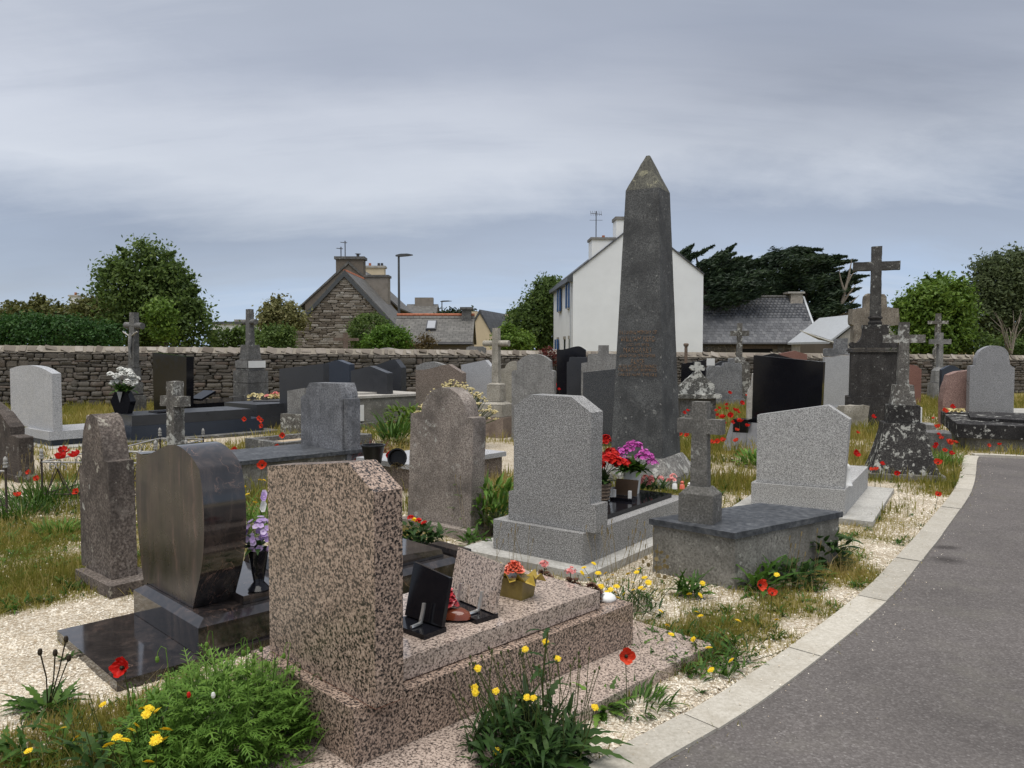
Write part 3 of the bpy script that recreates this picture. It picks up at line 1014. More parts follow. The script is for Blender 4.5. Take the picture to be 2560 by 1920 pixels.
PROTO = [stone_proto(k_) for k_ in range(7)]
PROTO_GABLE = [stone_proto(20 + k_, .12) for k_ in range(6)]
PROTO_COPE = [stone_proto(40 + k_, .10, .13) for k_ in range(6)]


def courses(x0, x1, ztop, hmin, hmax, lmin, lmax, segw=2.0, fill=.93, z0=0.0):
    """rubble courses: list of (x, z, length, height); ztop is a function of x"""
    out = []
    x = x0
    while x < x1 - .01:
        xe = min(x1, x + segw * rng.uniform(.7, 1.3))
        if x1 - xe < segw * .4: xe = x1
        z = z0
        while True:
            h = rng.uniform(hmin, hmax) * (1.5 if rng.random() < .12 else 1)
            tops = min(ztop(x), ztop(xe))
            if z + h > tops:
                h = tops - z
                if h < hmin * .5: break
            u = x + rng.uniform(-.12, .05)
            while u < xe:
                l = rng.uniform(lmin, lmax) * (.6 + .5 * h / hmax)
                u2 = min(u + l, xe + rng.uniform(-.02, .12))
                if u2 - u > .05:
                    out.append(((u + u2) / 2, z + h / 2 + rng.uniform(-.006, .006), (u2 - u) * .97, h * fill * rng.uniform(.86, 1.06)))
                u = u2
            z += h
        x = xe
    return out


WP0, WP1 = Vector((-15.2, 21.0, 0)), Vector((21.5, 29.5, 0))
WLEN = (WP1 - WP0).length
WANG = math.degrees(math.atan2(WP1.y - WP0.y, WP1.x - WP0.x))
wall = thing('cemetery_wall', 'long rubble stone boundary wall with pale slanted cope stones behind the graves', 'wall', (WP0.x, WP0.y), -WANG)
wtop = lambda s_: 1.76 - .36 * s_ / WLEN
CO = .19
mb = MB()
mb.loft([[(s_, .03, -.2), (s_, .45, -.2), (s_, .45, wtop(s_) - CO), (s_, .03, wtop(s_) - CO)] for s_ in (0, WLEN)])
mb.build('mortar_core', M['mortar_grey'], wall)
cs = courses(.0, WLEN, lambda s_: wtop(s_) - CO - .01, .05, .15, .13, .5, 1.1, 1.0)
pl = []
for u, z, l, h in cs:
    pl.append(((u, .015 + rng.uniform(-.015, .015), z), (l, .16, h), (rng.uniform(-.05, .05), rng.uniform(-.05, .05), rng.uniform(-.03, .03))))
pl.sort(key=lambda p: -(p[1][0] * p[1][2]) / (20 + p[0][0] * .23) ** 2 * (1.0 if p[0][2] > .75 else .35))
pieces('stone', PROTO, pl, 300, wall, M['wall_stone'], 'stone_mass')
mb = MB()
mb.loft([[(s_, -.05, wtop(s_) - CO), (s_, .53, wtop(s_) - CO), (s_, .34, wtop(s_) - .02), (s_, .10, wtop(s_) - .02)] for s_ in (0, WLEN)], 0)
mb.build('cope_mortar', M['mortar'], wall)
pl = []
u = .05
sla = math.atan2(.15, CO - .02)
while u < WLEN - .2:
    wd_ = rng.uniform(.10, .34)
    big_ = rng.random() < .82
    hh = (CO / math.cos(sla)) * (rng.uniform(.64, .80) if big_ else rng.uniform(.35, .5))
    pl.append(((u + wd_ / 2, .022 + rng.uniform(-.006, .006), wtop(u) - CO * .57 + (0 if big_ else rng.uniform(-.03, .04))), (wd_, .05, hh), (-sla, rng.uniform(.0, .4), 0)))
    u += wd_ * rng.uniform(1.12, 1.45)
pieces('cope_stone', PROTO_COPE, pl, 300, wall, M['cope_stone'])

# ------------------------------------------------------------------ houses beyond the wall
def house(name, label, P, a, W, L, eave, ridge, wallm, roofm, over=.18, z0=-1.5, thick=.14):
    """gable towards the viewer; local x across, y away; returns the thing"""
    t = thing(name, label, 'house', P, a)
    h = W / 2
    mb = MB()
    mb.prism([(-h, z0), (h, z0), (h, eave), (0, ridge), (-h, eave)], 0, L, 0)
    mb.build('wall', wallm, t)
    sl = math.atan2(ridge - eave, h)
    for s_ in (-1, 1):
        mb = MB()
        x0, z0_ = 0, ridge
        x1, z1 = s_ * (h + over), eave - over * math.tan(sl)
        nx_, nz_ = s_ * math.sin(sl) * thick, math.cos(sl) * thick
        mb.prism([(x0, z0_ + .01), (x1, z1 + .01), (x1 + nx_ * .3, z1 + nz_), (x0, z0_ + thick / math.cos(sl) + .01)], -.08, L + .08, .01)
        mb.build('roof_slope', roofm, t)
    return t


# stone house with its gable towards the cemetery
D1 = 45.0
c1 = at(863, 823, D1)
W1 = 266 / FPX * D1
E1, R1 = at(730, 824, D1)[2], at(862, 684, D1)[2]
h1 = house('stone_house', 'low stone house with a rubble gable and dark slate roof beyond the wall', (c1[0], D1), 1, W1, 6.6, E1, R1, M['mortar_grey'], M['slate_roof_old'], .14)
cs = courses(-W1 / 2, W1 / 2, lambda u: 99, .09, .19, .22, .62, 40, .9, -.4) if False else []
z = .6
pl = []
while z < R1 - .12:
    h_ = rng.uniform(.09, .19)
    half = W1 / 2 if z + h_ < E1 else max(0, (R1 - z - h_) / (R1 - E1) * W1 / 2)
    u = -half + rng.uniform(0, .1)
    while u < half - .06:
        l = rng.uniform(.2, .75)
        u2 = min(u + l, half)
        if u2 - u > .08:
            pl.append((((u + u2) / 2, -.01 + rng.uniform(-.02, .015), z + h_ / 2 + rng.uniform(-.015, .015)), ((u2 - u) * .98, .14, h_ * rng.uniform(.85, 1.02)), (rng.uniform(-.05, .05), rng.uniform(-.06, .06), 0)))
        u = u2
    z += h_ * .97
pl.sort(key=lambda p: -p[1][0] * p[1][2])
pieces('stone', PROTO_GABLE, pl, 300, h1, M['gable_stone'], 'stone_mass')
mb = MB()
for s_ in (-1, 1):
    sl = math.atan2(R1 - E1, W1 / 2)
    x1, z1 = s_ * (W1 / 2 + .2), E1 - .2 * math.tan(sl)
    mb.prism([(0, R1 - .18), (x1, z1 - .18), (x1, z1 + .08), (0, R1 + .1)], -.16, -.09, .01)
mb.build('bargeboard', M['lamp_grey'], h1)
mb = MB().box(.05, 1.55, 5.2, 6.2, R1 - 1.6, R1 + .28, .03)
ch = mb.build('chimney', M['gable_stone'], h1)
MB().box(-.02, 1.62, 5.13, 6.27, R1 + .28, R1 + .42, .02).build('chimney_cap', M['concrete_dark'], ch)
MB().prism([(-.1, R1 + .12), (.1, R1 + .12), (.06, R1 + .24), (-.06, R1 + .24)], 0, 5.1, .01).build('ridge_tiles', M['terracotta'], h1)

# taller house behind
D2 = 52.5
W2 = 217 / FPX * D2
c2 = at(872, 760, D2)
E2, R2 = at(764, 758, D2)[2], at(872, 660, D2)[2]
h2 = house('stone_house', 'taller stone house with long slate roof and two chimneys behind the rubble gable', (c2[0], D2), -1, W2, 10.5, E2, R2, M['gable_stone'], M['slate_roof_old'], .45)
xa, xb = at(840, 700, D2)[0] - c2[0], at(908, 700, D2)[0] - c2[0]
ch = MB().box(xa, xb, .02, 1.0, R2 - 2.0, at(870, 648, D2)[2], .03).build('chimney', M['gable_stone'], h2)
MB().box(xa - .1, xb + .1, -.08, 1.1, at(870, 648, D2)[2], at(870, 641, D2)[2], .02).build('chimney_cap', M['concrete_dark'], ch)
MB().lathe([(.1, at(870, 641, D2)[2]), (.1, at(870, 634, D2)[2]), (.2, at(870, 633, D2)[2]), (.2, at(870, 632, D2)[2])], 10, .55, .5).build('chimney_pot', M['concrete_dark'], ch)
D2b = D2 + 10
xa, xb = at(920, 700, D2b)[0] - c2[0], at(968, 700, D2b)[0] - c2[0]
ch = MB().box(xa, xb, 9.5, 10.4, R2 - 2.2, at(940, 671, D2b)[2], .03).build('chimney', M['render_cream'], h2)
MB().box(xa - .1, xb + .1, 9.4, 10.5, at(940, 671, D2b)[2], at(940, 666, D2b)[2], .02).build('chimney_cap', M['concrete_pale'], ch)
for q in (.35, 1.05, 1.3):
    MB().lathe([(.11, at(940, 666, D2b)[2]), (.10, at(940, 658, D2b)[2])], 10, xa + q, 9.95).build('chimney_pot', M['terracotta'] if q < .5 else M['metal_dark'], ch)
sl = math.atan2(R2 - E2, W2 / 2)
for y0_, u0 in ((1.6, .22), (5.0, .30)):
    mb = MB()
    mb.box(-.35, .35, -.55, .55, 0, .12, .02)
    o = mb.build('rooflight', M['skylight_pane'], h2)
    hx = W2 / 2 * (u0 + .1)
    o.location = (hx, y0_, R2 - hx * math.tan(sl) + .13)
    o.rotation_euler = (0, sl, 0)
an = thing('tv_antenna', 'pair of thin television aerials on the stone chimney of the taller house', 'antenna', at(863, 645, D2 + .3)[:2], 0, at(863, 645, D2 + .3)[2])
for dx_, hh in ((0, 1.15), (-.28, .75)):
    mb = MB().tube([(dx_, 0, -.5), (dx_, 0, hh)], .035, 6)
    ms = mb.build('mast', M['metal_dark'], an)
    mb = MB()
    mb.tube([(dx_ - .3, 0, hh - .1), (dx_ + .12, -.1, hh - .16)], .02, 5)
    for q in range(5):
        x_ = dx_ - .28 + q * .09
        mb.tube([(x_, -.16, hh - .1), (x_ + .02, .16, hh - .1)], .012, 4)
    mb.build('aerial', M['metal_dark'], ms)

# small slate lean-to left of the gable
q0, q1 = at(699, 823, 51), at(772, 823, 51)
zt = at(700, 780, 51)[2]
t = thing('lean_to', 'small lean-to with blue-grey slate roof left of the stone gable', 'shed', (q0[0], 51))
wdt = q1[0] - q0[0]
MB().box(0, wdt, 0, 3, -1.5, q0[2], .0).build('wall', M['gable_stone'], t)
MB().loft([[(-.1, -.2, q0[2]), (wdt, -.2, q0[2]), (wdt, -.2, q0[2] + .1), (-.1, -.2, q0[2] + .1)], [(.15, 3, zt), (wdt, 3, zt), (wdt, 3, zt + .1), (.15, 3, zt + .1)]], .01).build('roof', M['slate_roof'], t)

# low slate-roofed house, roof towards us
def broad_house(name, label, xl, xr, yr, ye, D, depth, roofm, wallm):
    a0, a1 = at(xl, ye, D), at(xr, ye, D)
    zr = at((xl + xr) / 2, yr, D + depth / 2)[2]
    ze = a0[2]
    t = thing(name, label, 'house', (a0[0], D))
    W = a1[0] - a0[0]
    mb = MB()
    mb.loft([[(0, .1, -2), (0, depth - .1, -2), (0, depth - .1, ze), (0, depth / 2, zr - .06), (0, .1, ze)], [(W, .1, -2), (W, depth - .1, -2), (W, depth - .1, ze), (W, depth / 2, zr - .06), (W, .1, ze)]])
    mb.build('wall', wallm, t)
    ll = math.hypot(depth / 2 + .2, zr - ze)
    an_ = math.atan2(zr - ze, depth / 2 + .2)
    o = MB().box(-.1, W + .1, 0, ll, -.05, .06, .01).build('roof_slope', roofm, t)
    o.location = (0, -.1, ze); o.rotation_euler = (an_, 0, 0)
    o = MB().box(-.1, W + .1, 0, ll, -.05, .06, .01).build('roof_slope', roofm, t)
    o.location = (W, depth + .1, ze); o.rotation_euler = (an_, 0, math.pi)
    return t, W, ze, zr, an_, ll


t, W, ze, zr, an_, ll = broad_house('slate_house', 'low house with weathered slate roof, red ridge and one skylight', 984, 1176, 793, 858, 33, 3.4, M['slate_roof_old'], M['gable_stone'])
MB().tube([(-.1, 1.7, zr + .1), (W + .1, 1.7, zr + .1)], .07, 8).build('ridge_tiles', M['terracotta'], t)
MB().tube([(-.1, -.16, ze - .03), (W + .1, -.16, ze - .03)], .06, 6).build('gutter', M['metal_dark'], t)
ch = MB().box(W - .45, W - .05, 1.4, 2.0, zr - .3, zr + .33, .02).build('chimney', M['concrete_dark'], t)
MB().box(W - .53, W + .03, 1.32, 2.08, zr + .33, zr + .43, .02).build('chimney_cap', M['concrete_dark'], ch)
sx = at(1079, 820, 34)[0] - at(984, 820, 33)[0]
rf = MB().box(-.22, .22, -.38, .38, 0, .08, .01).build('rooflight', M['metal_dark'], t)
q = ll * .58
rf.location = (sx, -.1 + q * math.cos(an_), ze + q * math.sin(an_) + .07); rf.rotation_euler = (an_, 0, 0)
MB().box(-.17, .17, -.32, .32, .083, .10, 0).build('pane', M['skylight_pane'], rf)
t, W, ze, zr, an_, ll = broad_house('slate_house', 'distant house with slate roof and stone chimney behind the lamp posts', 1010, 1086, 762, 792, 75, 6, M['slate_roof_old'], M['gable_stone'])
MB().box(W - 2.2, W - .4, 2.6, 3.4, zr - .5, zr + .7, .02).build('chimney', M['gable_stone'], t)

Dc = 58
cc = at(1203, 862, Dc)
wc = 50 / FPX * Dc
t = house('cream_house', 'cream rendered house with slate roof far down the lane', (cc[0] - .1, Dc), 14, wc * 1.5, 8, at(1180, 845, Dc)[2], at(1200, 800, Dc)[2] + .5, M['render_cream'], M['slate_roof'])
MB().box(-.9, -.1, .03, .7, at(1190, 815, Dc)[2], at(1190, 792, Dc)[2] + .4, .02).build('chimney', M['render_cream'], t)
MB().box(-.2, .5, 7.2, 7.9, at(1190, 815, Dc)[2], at(1190, 792, Dc)[2] + .5, .02).build('chimney', M['render_cream'], t)
q0 = at(530, 832, 95); q1 = at(612, 832, 95)
t = thing('white_house', 'far white house with flat dark roof seen past the big tree', 'house', (q0[0], 95))
MB().box(0, q1[0] - q0[0], 0, 6, -2, at(530, 811, 95)[2], .02).build('wall', M['render_white'], t)
MB().box(-.2, q1[0] - q0[0] + .2, -.2, 6.2, at(530, 811, 95)[2], at(530, 804, 95)[2], .02).build('roof', M['slate_roof'], t)
MB().box(2, 2.9, 2, 3, at(530, 804, 95)[2], at(530, 797, 95)[2], .02).build('chimney', M['concrete_beige'], t)
t = thing('chimney_stack', 'white chimney stack with red pots rising behind the left bushes', 'chimney', at(184, 760, 55)[:2], 0, 0)
zc = at(184, 741, 55)[2]
MB().box(-.28, .28, 0, .6, 0, zc, .02).build('stack', M['render_white'], t)
MB().box(-.36, .36, -.08, .68, zc, zc + .1, .01).build('cap', M['concrete_pale'], t)
MB().lathe([(.09, zc + .1), (.08, zc + .3)], 10, 0, .3).build('chimney_pot', M['terracotta'], t)

# tall white house
D5 = 48.0
aL, aR = at(1432, 690, D5), at(1761, 680, D5)
W5 = (aR[0] - aL[0]) / math.cos(R(3.4))
c5 = ((aL[0] + aR[0]) / 2, D5)
E5, R5 = at(1432, 690, D5)[2] + .1, at(1593, 556, D5)[2]
t = house('white_house', 'tall white rendered house with blue shutters behind the obelisk', c5, -3.4, W5, 10.5, E5, R5, M['render_white'], M['slate_roof'], .02, thick=.1)
MB().prism([(-W5 / 2 - .35, E5 - .45), (-W5 / 2 + .02, E5 - .45), (-W5 / 2 + .02, E5 + .05), (-W5 / 2 - .35, E5 - .2)], .02, 10.5, .01).build('eaves_box', M['lamp_grey'], t)
X5 = lambda px: (at(px, 600, D5)[0] - c5[0])
ch = MB().box(X5(1479), X5(1539), .01, 1.3, E5, at(1500, 600, D5)[2], .01).build('chimney', M['render_white'], t)
MB().box(X5(1479) - .08, X5(1539) + .02, -.06, 1.38, at(1500, 600, D5)[2], at(1500, 594, D5)[2], .01).build('chimney_cap', M['concrete_grey'], ch)
MB().lathe([(.1, at(1500, 594, D5)[2]), (.09, at(1500, 586, D5)[2])], 10, X5(1512), .6).build('chimney_pot', M['terracotta'], ch)
ch = MB().box(X5(1540), X5(1600), .012, 1.1, E5, at(1550, 550, D5)[2], .01).build('chimney', M['render_white'], t)
MB().box(X5(1540) - .06, X5(1600) + .06, -.05, 1.16, at(1550, 550, D5)[2], at(1550, 542, D5)[2], .01).build('chimney_cap', M['concrete_grey'], ch)
for y_, z0_, z1_, sh in ((1.6, 4.3, 5.75, 1), (6.2, 4.3, 5.75, 1), (1.4, 1.35, 2.3, 0), (3.9, 1.35, 2.3, 0), (7.6, 1.35, 2.3, 1)):
    wn = MB().box(-W5 / 2 - .02, -W5 / 2 + .06, y_ - .4, y_ + .4, z0_, z1_, .005).build('window', M['pane'], t)
    mb = MB()
    mb.box(-W5 / 2 - .05, -W5 / 2, y_ - .55, y_ + .55, z1_ + .003, z1_ + .2, .005)
    mb.build('lintel', M['concrete_beige'], wn)
    MB().box(-W5 / 2 - .12, -W5 / 2, y_ - .5, y_ + .5, z0_ - .14, z0_ - .003, .005).build('sill', M['concrete_pale'], wn)
    if sh:
        for s_ in (-1, 1):
            y2 = y_ + s_ * .62
            MB().box(-W5 / 2 - .17, -W5 / 2 - .10, y2 - .22, y2 + .22, z0_ - .05, z1_ + .05, .008).build('shutter', M['blue_paint'], wn)
MB().tube([(-W5 / 2 - .12, .25, -1), (-W5 / 2 - .12, .25, E5 - .4)], .05, 6).build('drainpipe', M['zinc'], t)
p_ = at(1490, 600, D5 + .5)
an = thing('tv_antenna', 'single tall television aerial on the white house chimney', 'antenna', p_[:2], 0, p_[2] - .3)
hh = at(1490, 528, D5 + .5)[2] - p_[2] + .3
ms = MB().tube([(0, 0, 0), (0, 0, hh)], .03, 6).build('mast', M['metal_dark'], an)
mb = MB()
mb.tube([(-.35, 0, hh - .12), (.35, 0, hh - .2)], .018, 5)
for q in range(6):
    mb.tube([(-.33 + q * .13, -.2, hh - .3), (-.33 + q * .13, .2, hh + .05)], .012, 4)
mb.tube([(-.4, 0, hh - .55), (.4, 0, hh - .55)], .012, 4)
mb.build('aerial', M['metal_dark'], ms)

# cottage with slates to the right of the white house
D6, dep6 = 49.5, 6.0
a0, a1 = at(1730, 857, D6), at(2046, 857, D6)
zr = at(1860, 744, D6 + dep6 / 2)[2]
ze = a0[2]
t = thing('cottage', 'low stone cottage with dark slate roof and stub chimney right of the white house', 'house', (a0[0], D6))
W6 = a1[0] - a0[0]
xr6 = at(2000, 760, D6 + dep6 / 2)[0] - a0[0]
mb = MB()
mb.loft([[(0, .3, -2), (0, dep6 - .3, -2), (0, dep6 - .3, ze), (0, dep6 / 2, zr - .15), (0, .3, ze)], [(W6 - .25, .3, -2), (W6 - .25, dep6 - .3, -2), (W6 - .25, dep6 - .3, ze), (W6 - .5, dep6 / 2, zr - .15), (W6 - .25, .3, ze)]])
mb.build('wall', M['mortar'], t)
an6 = math.atan2(zr - ze, dep6 / 2)
ll6 = math.hypot(zr - ze, dep6 / 2)
base = thing('roof_slope', None, None, (0, 0)); base.parent = t
base.location = (0, 0, ze); base.rotation_euler = (an6, 0, 0)
MB().loft([[(0, 0, -.08), (W6, 0, -.08), (W6, 0, 0), (0, 0, 0)], [(0, ll6, -.08), (xr6 + .15, ll6, -.08), (xr6 + .15, ll6, 0), (0, ll6, 0)]]).build('roof_deck', M['slate_roof'], base)
o = MB().box(0, W6 - .5, 0, ll6, -.08, 0, .01).build('roof_slope', M['slate_roof'], t)
o.location = (W6 - .5, dep6, ze); o.rotation_euler = (an6, 0, math.pi)
bm = bmesh.new(); bmesh.ops.create_cube(bm, size=1); sm = bpy.data.meshes.new('slate'); bm.to_mesh(sm); bm.free()
pl = []
rows = 17
rh = ll6 / rows
for r_i in range(rows):
    xm = W6 + (xr6 + .15 - W6) * (r_i / rows)
    u = -.12 if r_i % 2 else 0
    while u < xm - .06:
        w_ = .25
        u2 = min(u + w_, xm)
        ua = max(u, 0)
        pl.append((((ua + u2) / 2, r_i * rh + rh * .62, .016 + rng.uniform(0, .006)), (u2 - ua - .012, rh * 1.25, .014), (-.035 + rng.uniform(-.01, .01), rng.uniform(-.012, .012), rng.uniform(-.012, .012))))
        u = u2
pl.sort(key=lambda p: p[0][1])
pieces('slate', [sm], pl, 290, base, M['slate_piece'], 'slate_mass')
mb = MB()
q = 0
while q < xr6 - .3:
    mb.tube([(q, dep6 / 2, zr + .04), (q + .28, dep6 / 2, zr + .05)], [.10, .115], 8)
    q += .29
mb.build('ridge_tiles', M['concrete_dark'], t)
ch = MB().box(xr6 - .78, xr6 + .02, dep6 / 2 - .45, dep6 / 2 + .35, zr - .8, zr + .22, .03).rough(.03, 5, .2).build('chimney', M['cope_stone'], t)
MB().box(xr6 - 1.0, xr6 + .12, dep6 / 2 - .55, dep6 / 2 + .45, zr + .24, zr + .36, .03).build('chimney_cap', M['concrete_pale'], ch)
mb = MB().loft([[(W6 + .002, -.05, ze - .02), (W6 + .12, -.05, ze - .02), (W6 + .12, -.05, ze + .1), (W6 + .002, -.05, ze + .1)],
                [(xr6 + .16, dep6 / 2, zr - .02), (xr6 + .28, dep6 / 2, zr - .02), (xr6 + .28, dep6 / 2, zr + .1), (xr6 + .16, dep6 / 2, zr + .1)]])
mb.build('verge_flashing', M['zinc'], t)
MB().tube([(0, -.08, ze - .06), (W6 + .1, -.08, ze - .06)], .065, 8).build('gutter', M['metal_dark'], t)
MB().tube([(W6 - .1, -.02, ze - .1), (W6 - .35, .2, ze - .35), (W6 - .38, .22, ze - 2)], .045, 8).build('drainpipe', M['zinc'], t)
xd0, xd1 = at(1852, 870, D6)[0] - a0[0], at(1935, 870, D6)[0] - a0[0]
MB().box(xd0, xd1, .25, .32, -2, ze - .38, .01).build('dark_doorway_panel', M['dark_doorway_panel'], t)  # solid near-black panel, the shade inside the doorway painted as colour
MB().box(xd0 - .3, xd1 + .3, .2, .33, ze - .375, ze - .12, .01).build('lintel', M['timber'], t)
pl = []
for (u, z, l, h) in courses(.05, W6 - .3, lambda s_: ze - .1, .09, .2, .2, .6, 2.5, .8, .3):
    if xd0 - .35 < u < xd1 + .35: continue
    pl.append(((u, .3, z), (l * .88, .1, h), (0, rng.uniform(-.12, .12), 0)))
pl.sort(key=lambda p: -p[0][2])
pieces('stone', PROTO, pl, 120, t, M['wall_stone'], 'stone_mass')

# glazed lean-to roof and pale shed right of the cottage
q0, q1 = at(2040, 842, 39), at(2090, 858, 39)
t = thing('glasshouse', 'low glazed roof between the cottage and the pale shed', 'greenhouse', (q0[0], 39))
MB().loft([[(0, 0, q0[2]), (0, 2.2, q0[2] + .35), (0, 2.2, q0[2] + .4), (0, 0, q0[2] + .06)], [(.98, 0, q1[2]), (.98, 2.2, q1[2] + .2), (.98, 2.2, q1[2] + .25), (.98, 0, q1[2] + .06)]], .005).build('roof', M['plastic_white'], t)
MB().box(0, .93, .1, 2.1, -2, q1[2] - .03, 0).build('wall', M['gable_stone'], t)
for q in range(6):
    f_ = (q + .5) / 6
    z_ = q0[2] + .07 + (q1[2] - q0[2]) * f_
    MB().tube([(.98 * f_, -.01, z_), (.98 * f_, 2.2, z_ + .3)], .012, 4).build('glazing_bar', M['metal_dark'], t)
q0, q1, q2 = at(2074, 857, 42), at(2260, 857, 42), at(2160, 788, 42)
t = thing('shed', 'pale corrugated shed roof behind the large dark monument', 'shed', (q0[0], 42))
wq = q1[0] - q0[0]
MB().prism([(0.1, -2), (wq, -2), (wq, q1[2]), (q2[0] - q0[0] + 1, q2[2] - .1), (q2[0] - q0[0], q2[2] - .1), (0.1, q0[2] - .05)], 0, 6, .0).build('wall', M['concrete_pale'], t)
mb = MB()
mb.prism([(-.1, q0[2] - .05), (q2[0] - q0[0], q2[2]), (q2[0] - q0[0], q2[2] + .1), (-.1, q0[2] + .07)], -.15, 6.1, .005)
mb.build('roof', M['zinc'], t)


# ------------------------------------------------------------------ lamp posts
def lamp(px, ytop, ybase, D, label, arm=1.0):
    p = at(px, ybase, D)
    t = thing('street_lamp', label, 'lamp post', (p[0], D), 0, -1.2, 'lamp posts along the lane')
    h = at(px, ytop, D)[2] + 1.2
    MB().tube([(0, 0, 0), (0, 0, h * .5), (0, 0, h)], [.075, .07, .055], 10).build('pole', M['lamp_grey'], t, 40)
    mb = MB()
    mb.loft([[(-.16, -.05, h - .02), (-.16, .05, h - .02), (-.16, .05, h + .05), (-.16, -.05, h + .05)],
             [(.1, -.15, h - .03), (.1, .15, h - .03), (.1, .15, h + .10), (.1, -.15, h + .10)],
             [(.45 * arm, -.15, h + .0), (.45 * arm, .15, h + .0), (.45 * arm, .15, h + .11), (.45 * arm, -.15, h + .11)],
             [(.72 * arm, -.06, h + .03), (.72 * arm, .06, h + .03), (.72 * arm, .06, h + .07), (.72 * arm, -.06, h + .07)]], .01)
    mb.build('lamp_head', M['lamp_grey'], t, 40)


lamp(998, 640, 830, 40, 'tall grey street lamp beside the stone house gable')
lamp(1105, 754, 800, 80, 'distant street lamp standing over the weathered slate roof', 1.4)
lamp(1085, 772, 800, 110, 'farthest tiny street lamp left of the distant one', 1.6)


# ------------------------------------------------------------------ trees and bushes beyond the wall
def crown(blobs, n, size, seed, clump=.45, per=26, elong=1.0, windv=None, shell=.55):
    """many leaf-sized faces in clumps through the volume of the given ellipsoids"""
    rg = np.random.default_rng(seed)
    B = np.array(blobs, float)
    wt = (B[:, 3] * B[:, 4] * B[:, 5]) ** (2 / 3)
    nc = max(4, n // per)
    bi = rg.choice(len(B), nc, p=wt / wt.sum())
    d = rg.normal(size=(nc, 3)); d /= np.linalg.norm(d, axis=1)[:, None]
    rad = shell + (1.04 - shell) * rg.random(nc) ** .6
    rad = rad * np.where(rg.random(nc) < .05, 1.0 + .08 * rg.random(nc), 1.0)
    C = B[bi, :3] + d * B[bi, 3:6] * rad[:, None]
    ci = rg.integers(0, nc, n)
    cr = clump * (.5 + rg.random(nc))
    off = rg.normal(size=(n, 3)) * cr[ci][:, None] * .5
    off[:, 2] *= .75
    if windv is not None:
        off += np.array(windv) * (rg.random((n, 1)) ** 1.5) * cr[ci][:, None] * 1.6
    Pp = C[ci] + off
    ns = int(n * .16)                                     # twigs that break the outline
    kk = max(10, len(B) * 7)
    sb = rg.choice(len(B), kk, p=wt / wt.sum())
    sdir = rg.normal(size=(kk, 3)); sdir[:, 2] = np.abs(sdir[:, 2]) * .9 + .05; sdir /= np.linalg.norm(sdir, axis=1)[:, None]
    si = rg.integers(0, kk, ns)
    tt = .72 + .50 * rg.random(ns)
    Pp[:ns] = B[sb[si], :3] + sdir[si] * B[sb[si], 3:6] * tt[:, None] + rg.normal(size=(ns, 3)) * (clump * .32 * (1.35 - tt))[:, None]
    nr = d[ci] * .7 + rg.normal(size=(n, 3)) * .8 + np.array([0, 0, .35]); nr /= np.linalg.norm(nr, axis=1)[:, None]
    u = np.cross(nr, rg.normal(size=(n, 3))); u /= np.linalg.norm(u, axis=1)[:, None]
    if windv is not None:
        wv = np.array(windv) / np.linalg.norm(windv)
        u = u * .5 + wv; u /= np.linalg.norm(u, axis=1)[:, None]
    v = np.cross(nr, u); v /= np.linalg.norm(v, axis=1)[:, None]
    s_ = size * (.6 + .8 * rg.random(n))[:, None]
    V = np.stack([Pp - u * s_ * elong, Pp + v * s_ * .55, Pp + u * s_ * elong, Pp - v * s_ * .55], 1)
    F = np.arange(n * 4).reshape(n, 4)
    zlo, zhi = Pp[:, 2].min(), Pp[:, 2].max()
    tone = rg.random(nc)[ci] * .55 + rg.random(n) * .45
    return V.reshape(-1, 3), F, tone


def sprays(lines, D, n, size, seed, X0):
    """wind-swept plumes of scale leaves along slanting twigs: (x0, y0, x1, y1, half width), in sight-line pixels at distance D"""
    rg = np.random.default_rng(seed)
    V, tn = [], []
    ln = np.array([math.hypot(l[2] - l[0], l[3] - l[1]) * (l[4] + 4) for l in lines])
    for l, q in zip(lines, ln / ln.sum()):
        m_ = int(n * q) + 20
        a_, b_ = np.array(at(l[0], l[1], D)), np.array(at(l[2], l[3], D))
        a_[0] -= X0; b_[0] -= X0; a_[1] = 0; b_[1] = 0
        hw = l[4] / FPX * D
        dep = rg.uniform(-1.2, 1.2)
        k_ = max(3, m_ // 40)
        tc = rg.random(k_); oc_ = rg.normal(size=(k_, 3)) * .6
        ci = rg.integers(0, k_, m_)
        t_ = np.clip(tc[ci] + rg.normal(size=m_) * .10, 0, 1.05)
        r = hw * (1.08 - t_) ** .75
        P = a_ + (b_ - a_) * t_[:, None] + (oc_[ci] * .8 + rg.normal(size=(m_, 3)) * .32) * r[:, None]
        P[:, 1] += dep
        d = (b_ - a_) / np.linalg.norm(b_ - a_)
        u = d + rg.normal(size=(m_, 3)) * .38; u /= np.linalg.norm(u, axis=1)[:, None]
        v = np.cross(u, rg.normal(size=(m_, 3))); v /= np.linalg.norm(v, axis=1)[:, None]
        s_ = size * (.5 + .9 * rg.random(m_))[:, None]
        V.append(np.stack([P - u * s_ * 1.6, P + v * s_ * .42, P + u * s_ * 1.6, P - v * s_ * .42], 1))
        tn.append(rg.random(k_)[ci] * .6 + rg.random(m_) * .4)
    V = np.concatenate(V); tn = np.concatenate(tn)
    return V.reshape(-1, 3), np.arange(len(V) * 4).reshape(-1, 4), tn


def limbs(mb, base, tips, r0, seed):
    rg = random.Random(seed)
    b = Vector(base)
    for tp in tips:
        tp = Vector(tp)
        mid = b.lerp(tp, .45) + Vector((rg.uniform(-.2, .2), rg.uniform(-.2, .2), rg.uniform(-.05, .25)))
        mb.tube([b, b.lerp(mid, .5) + Vector((rg.uniform(-.08, .08), 0, 0)), mid, mid.lerp(tp, .6) + Vector((rg.uniform(-.1, .1), 0, .06)), tp], [r0, r0 * .8, r0 * .6, r0 * .4, r0 * .15], 6)


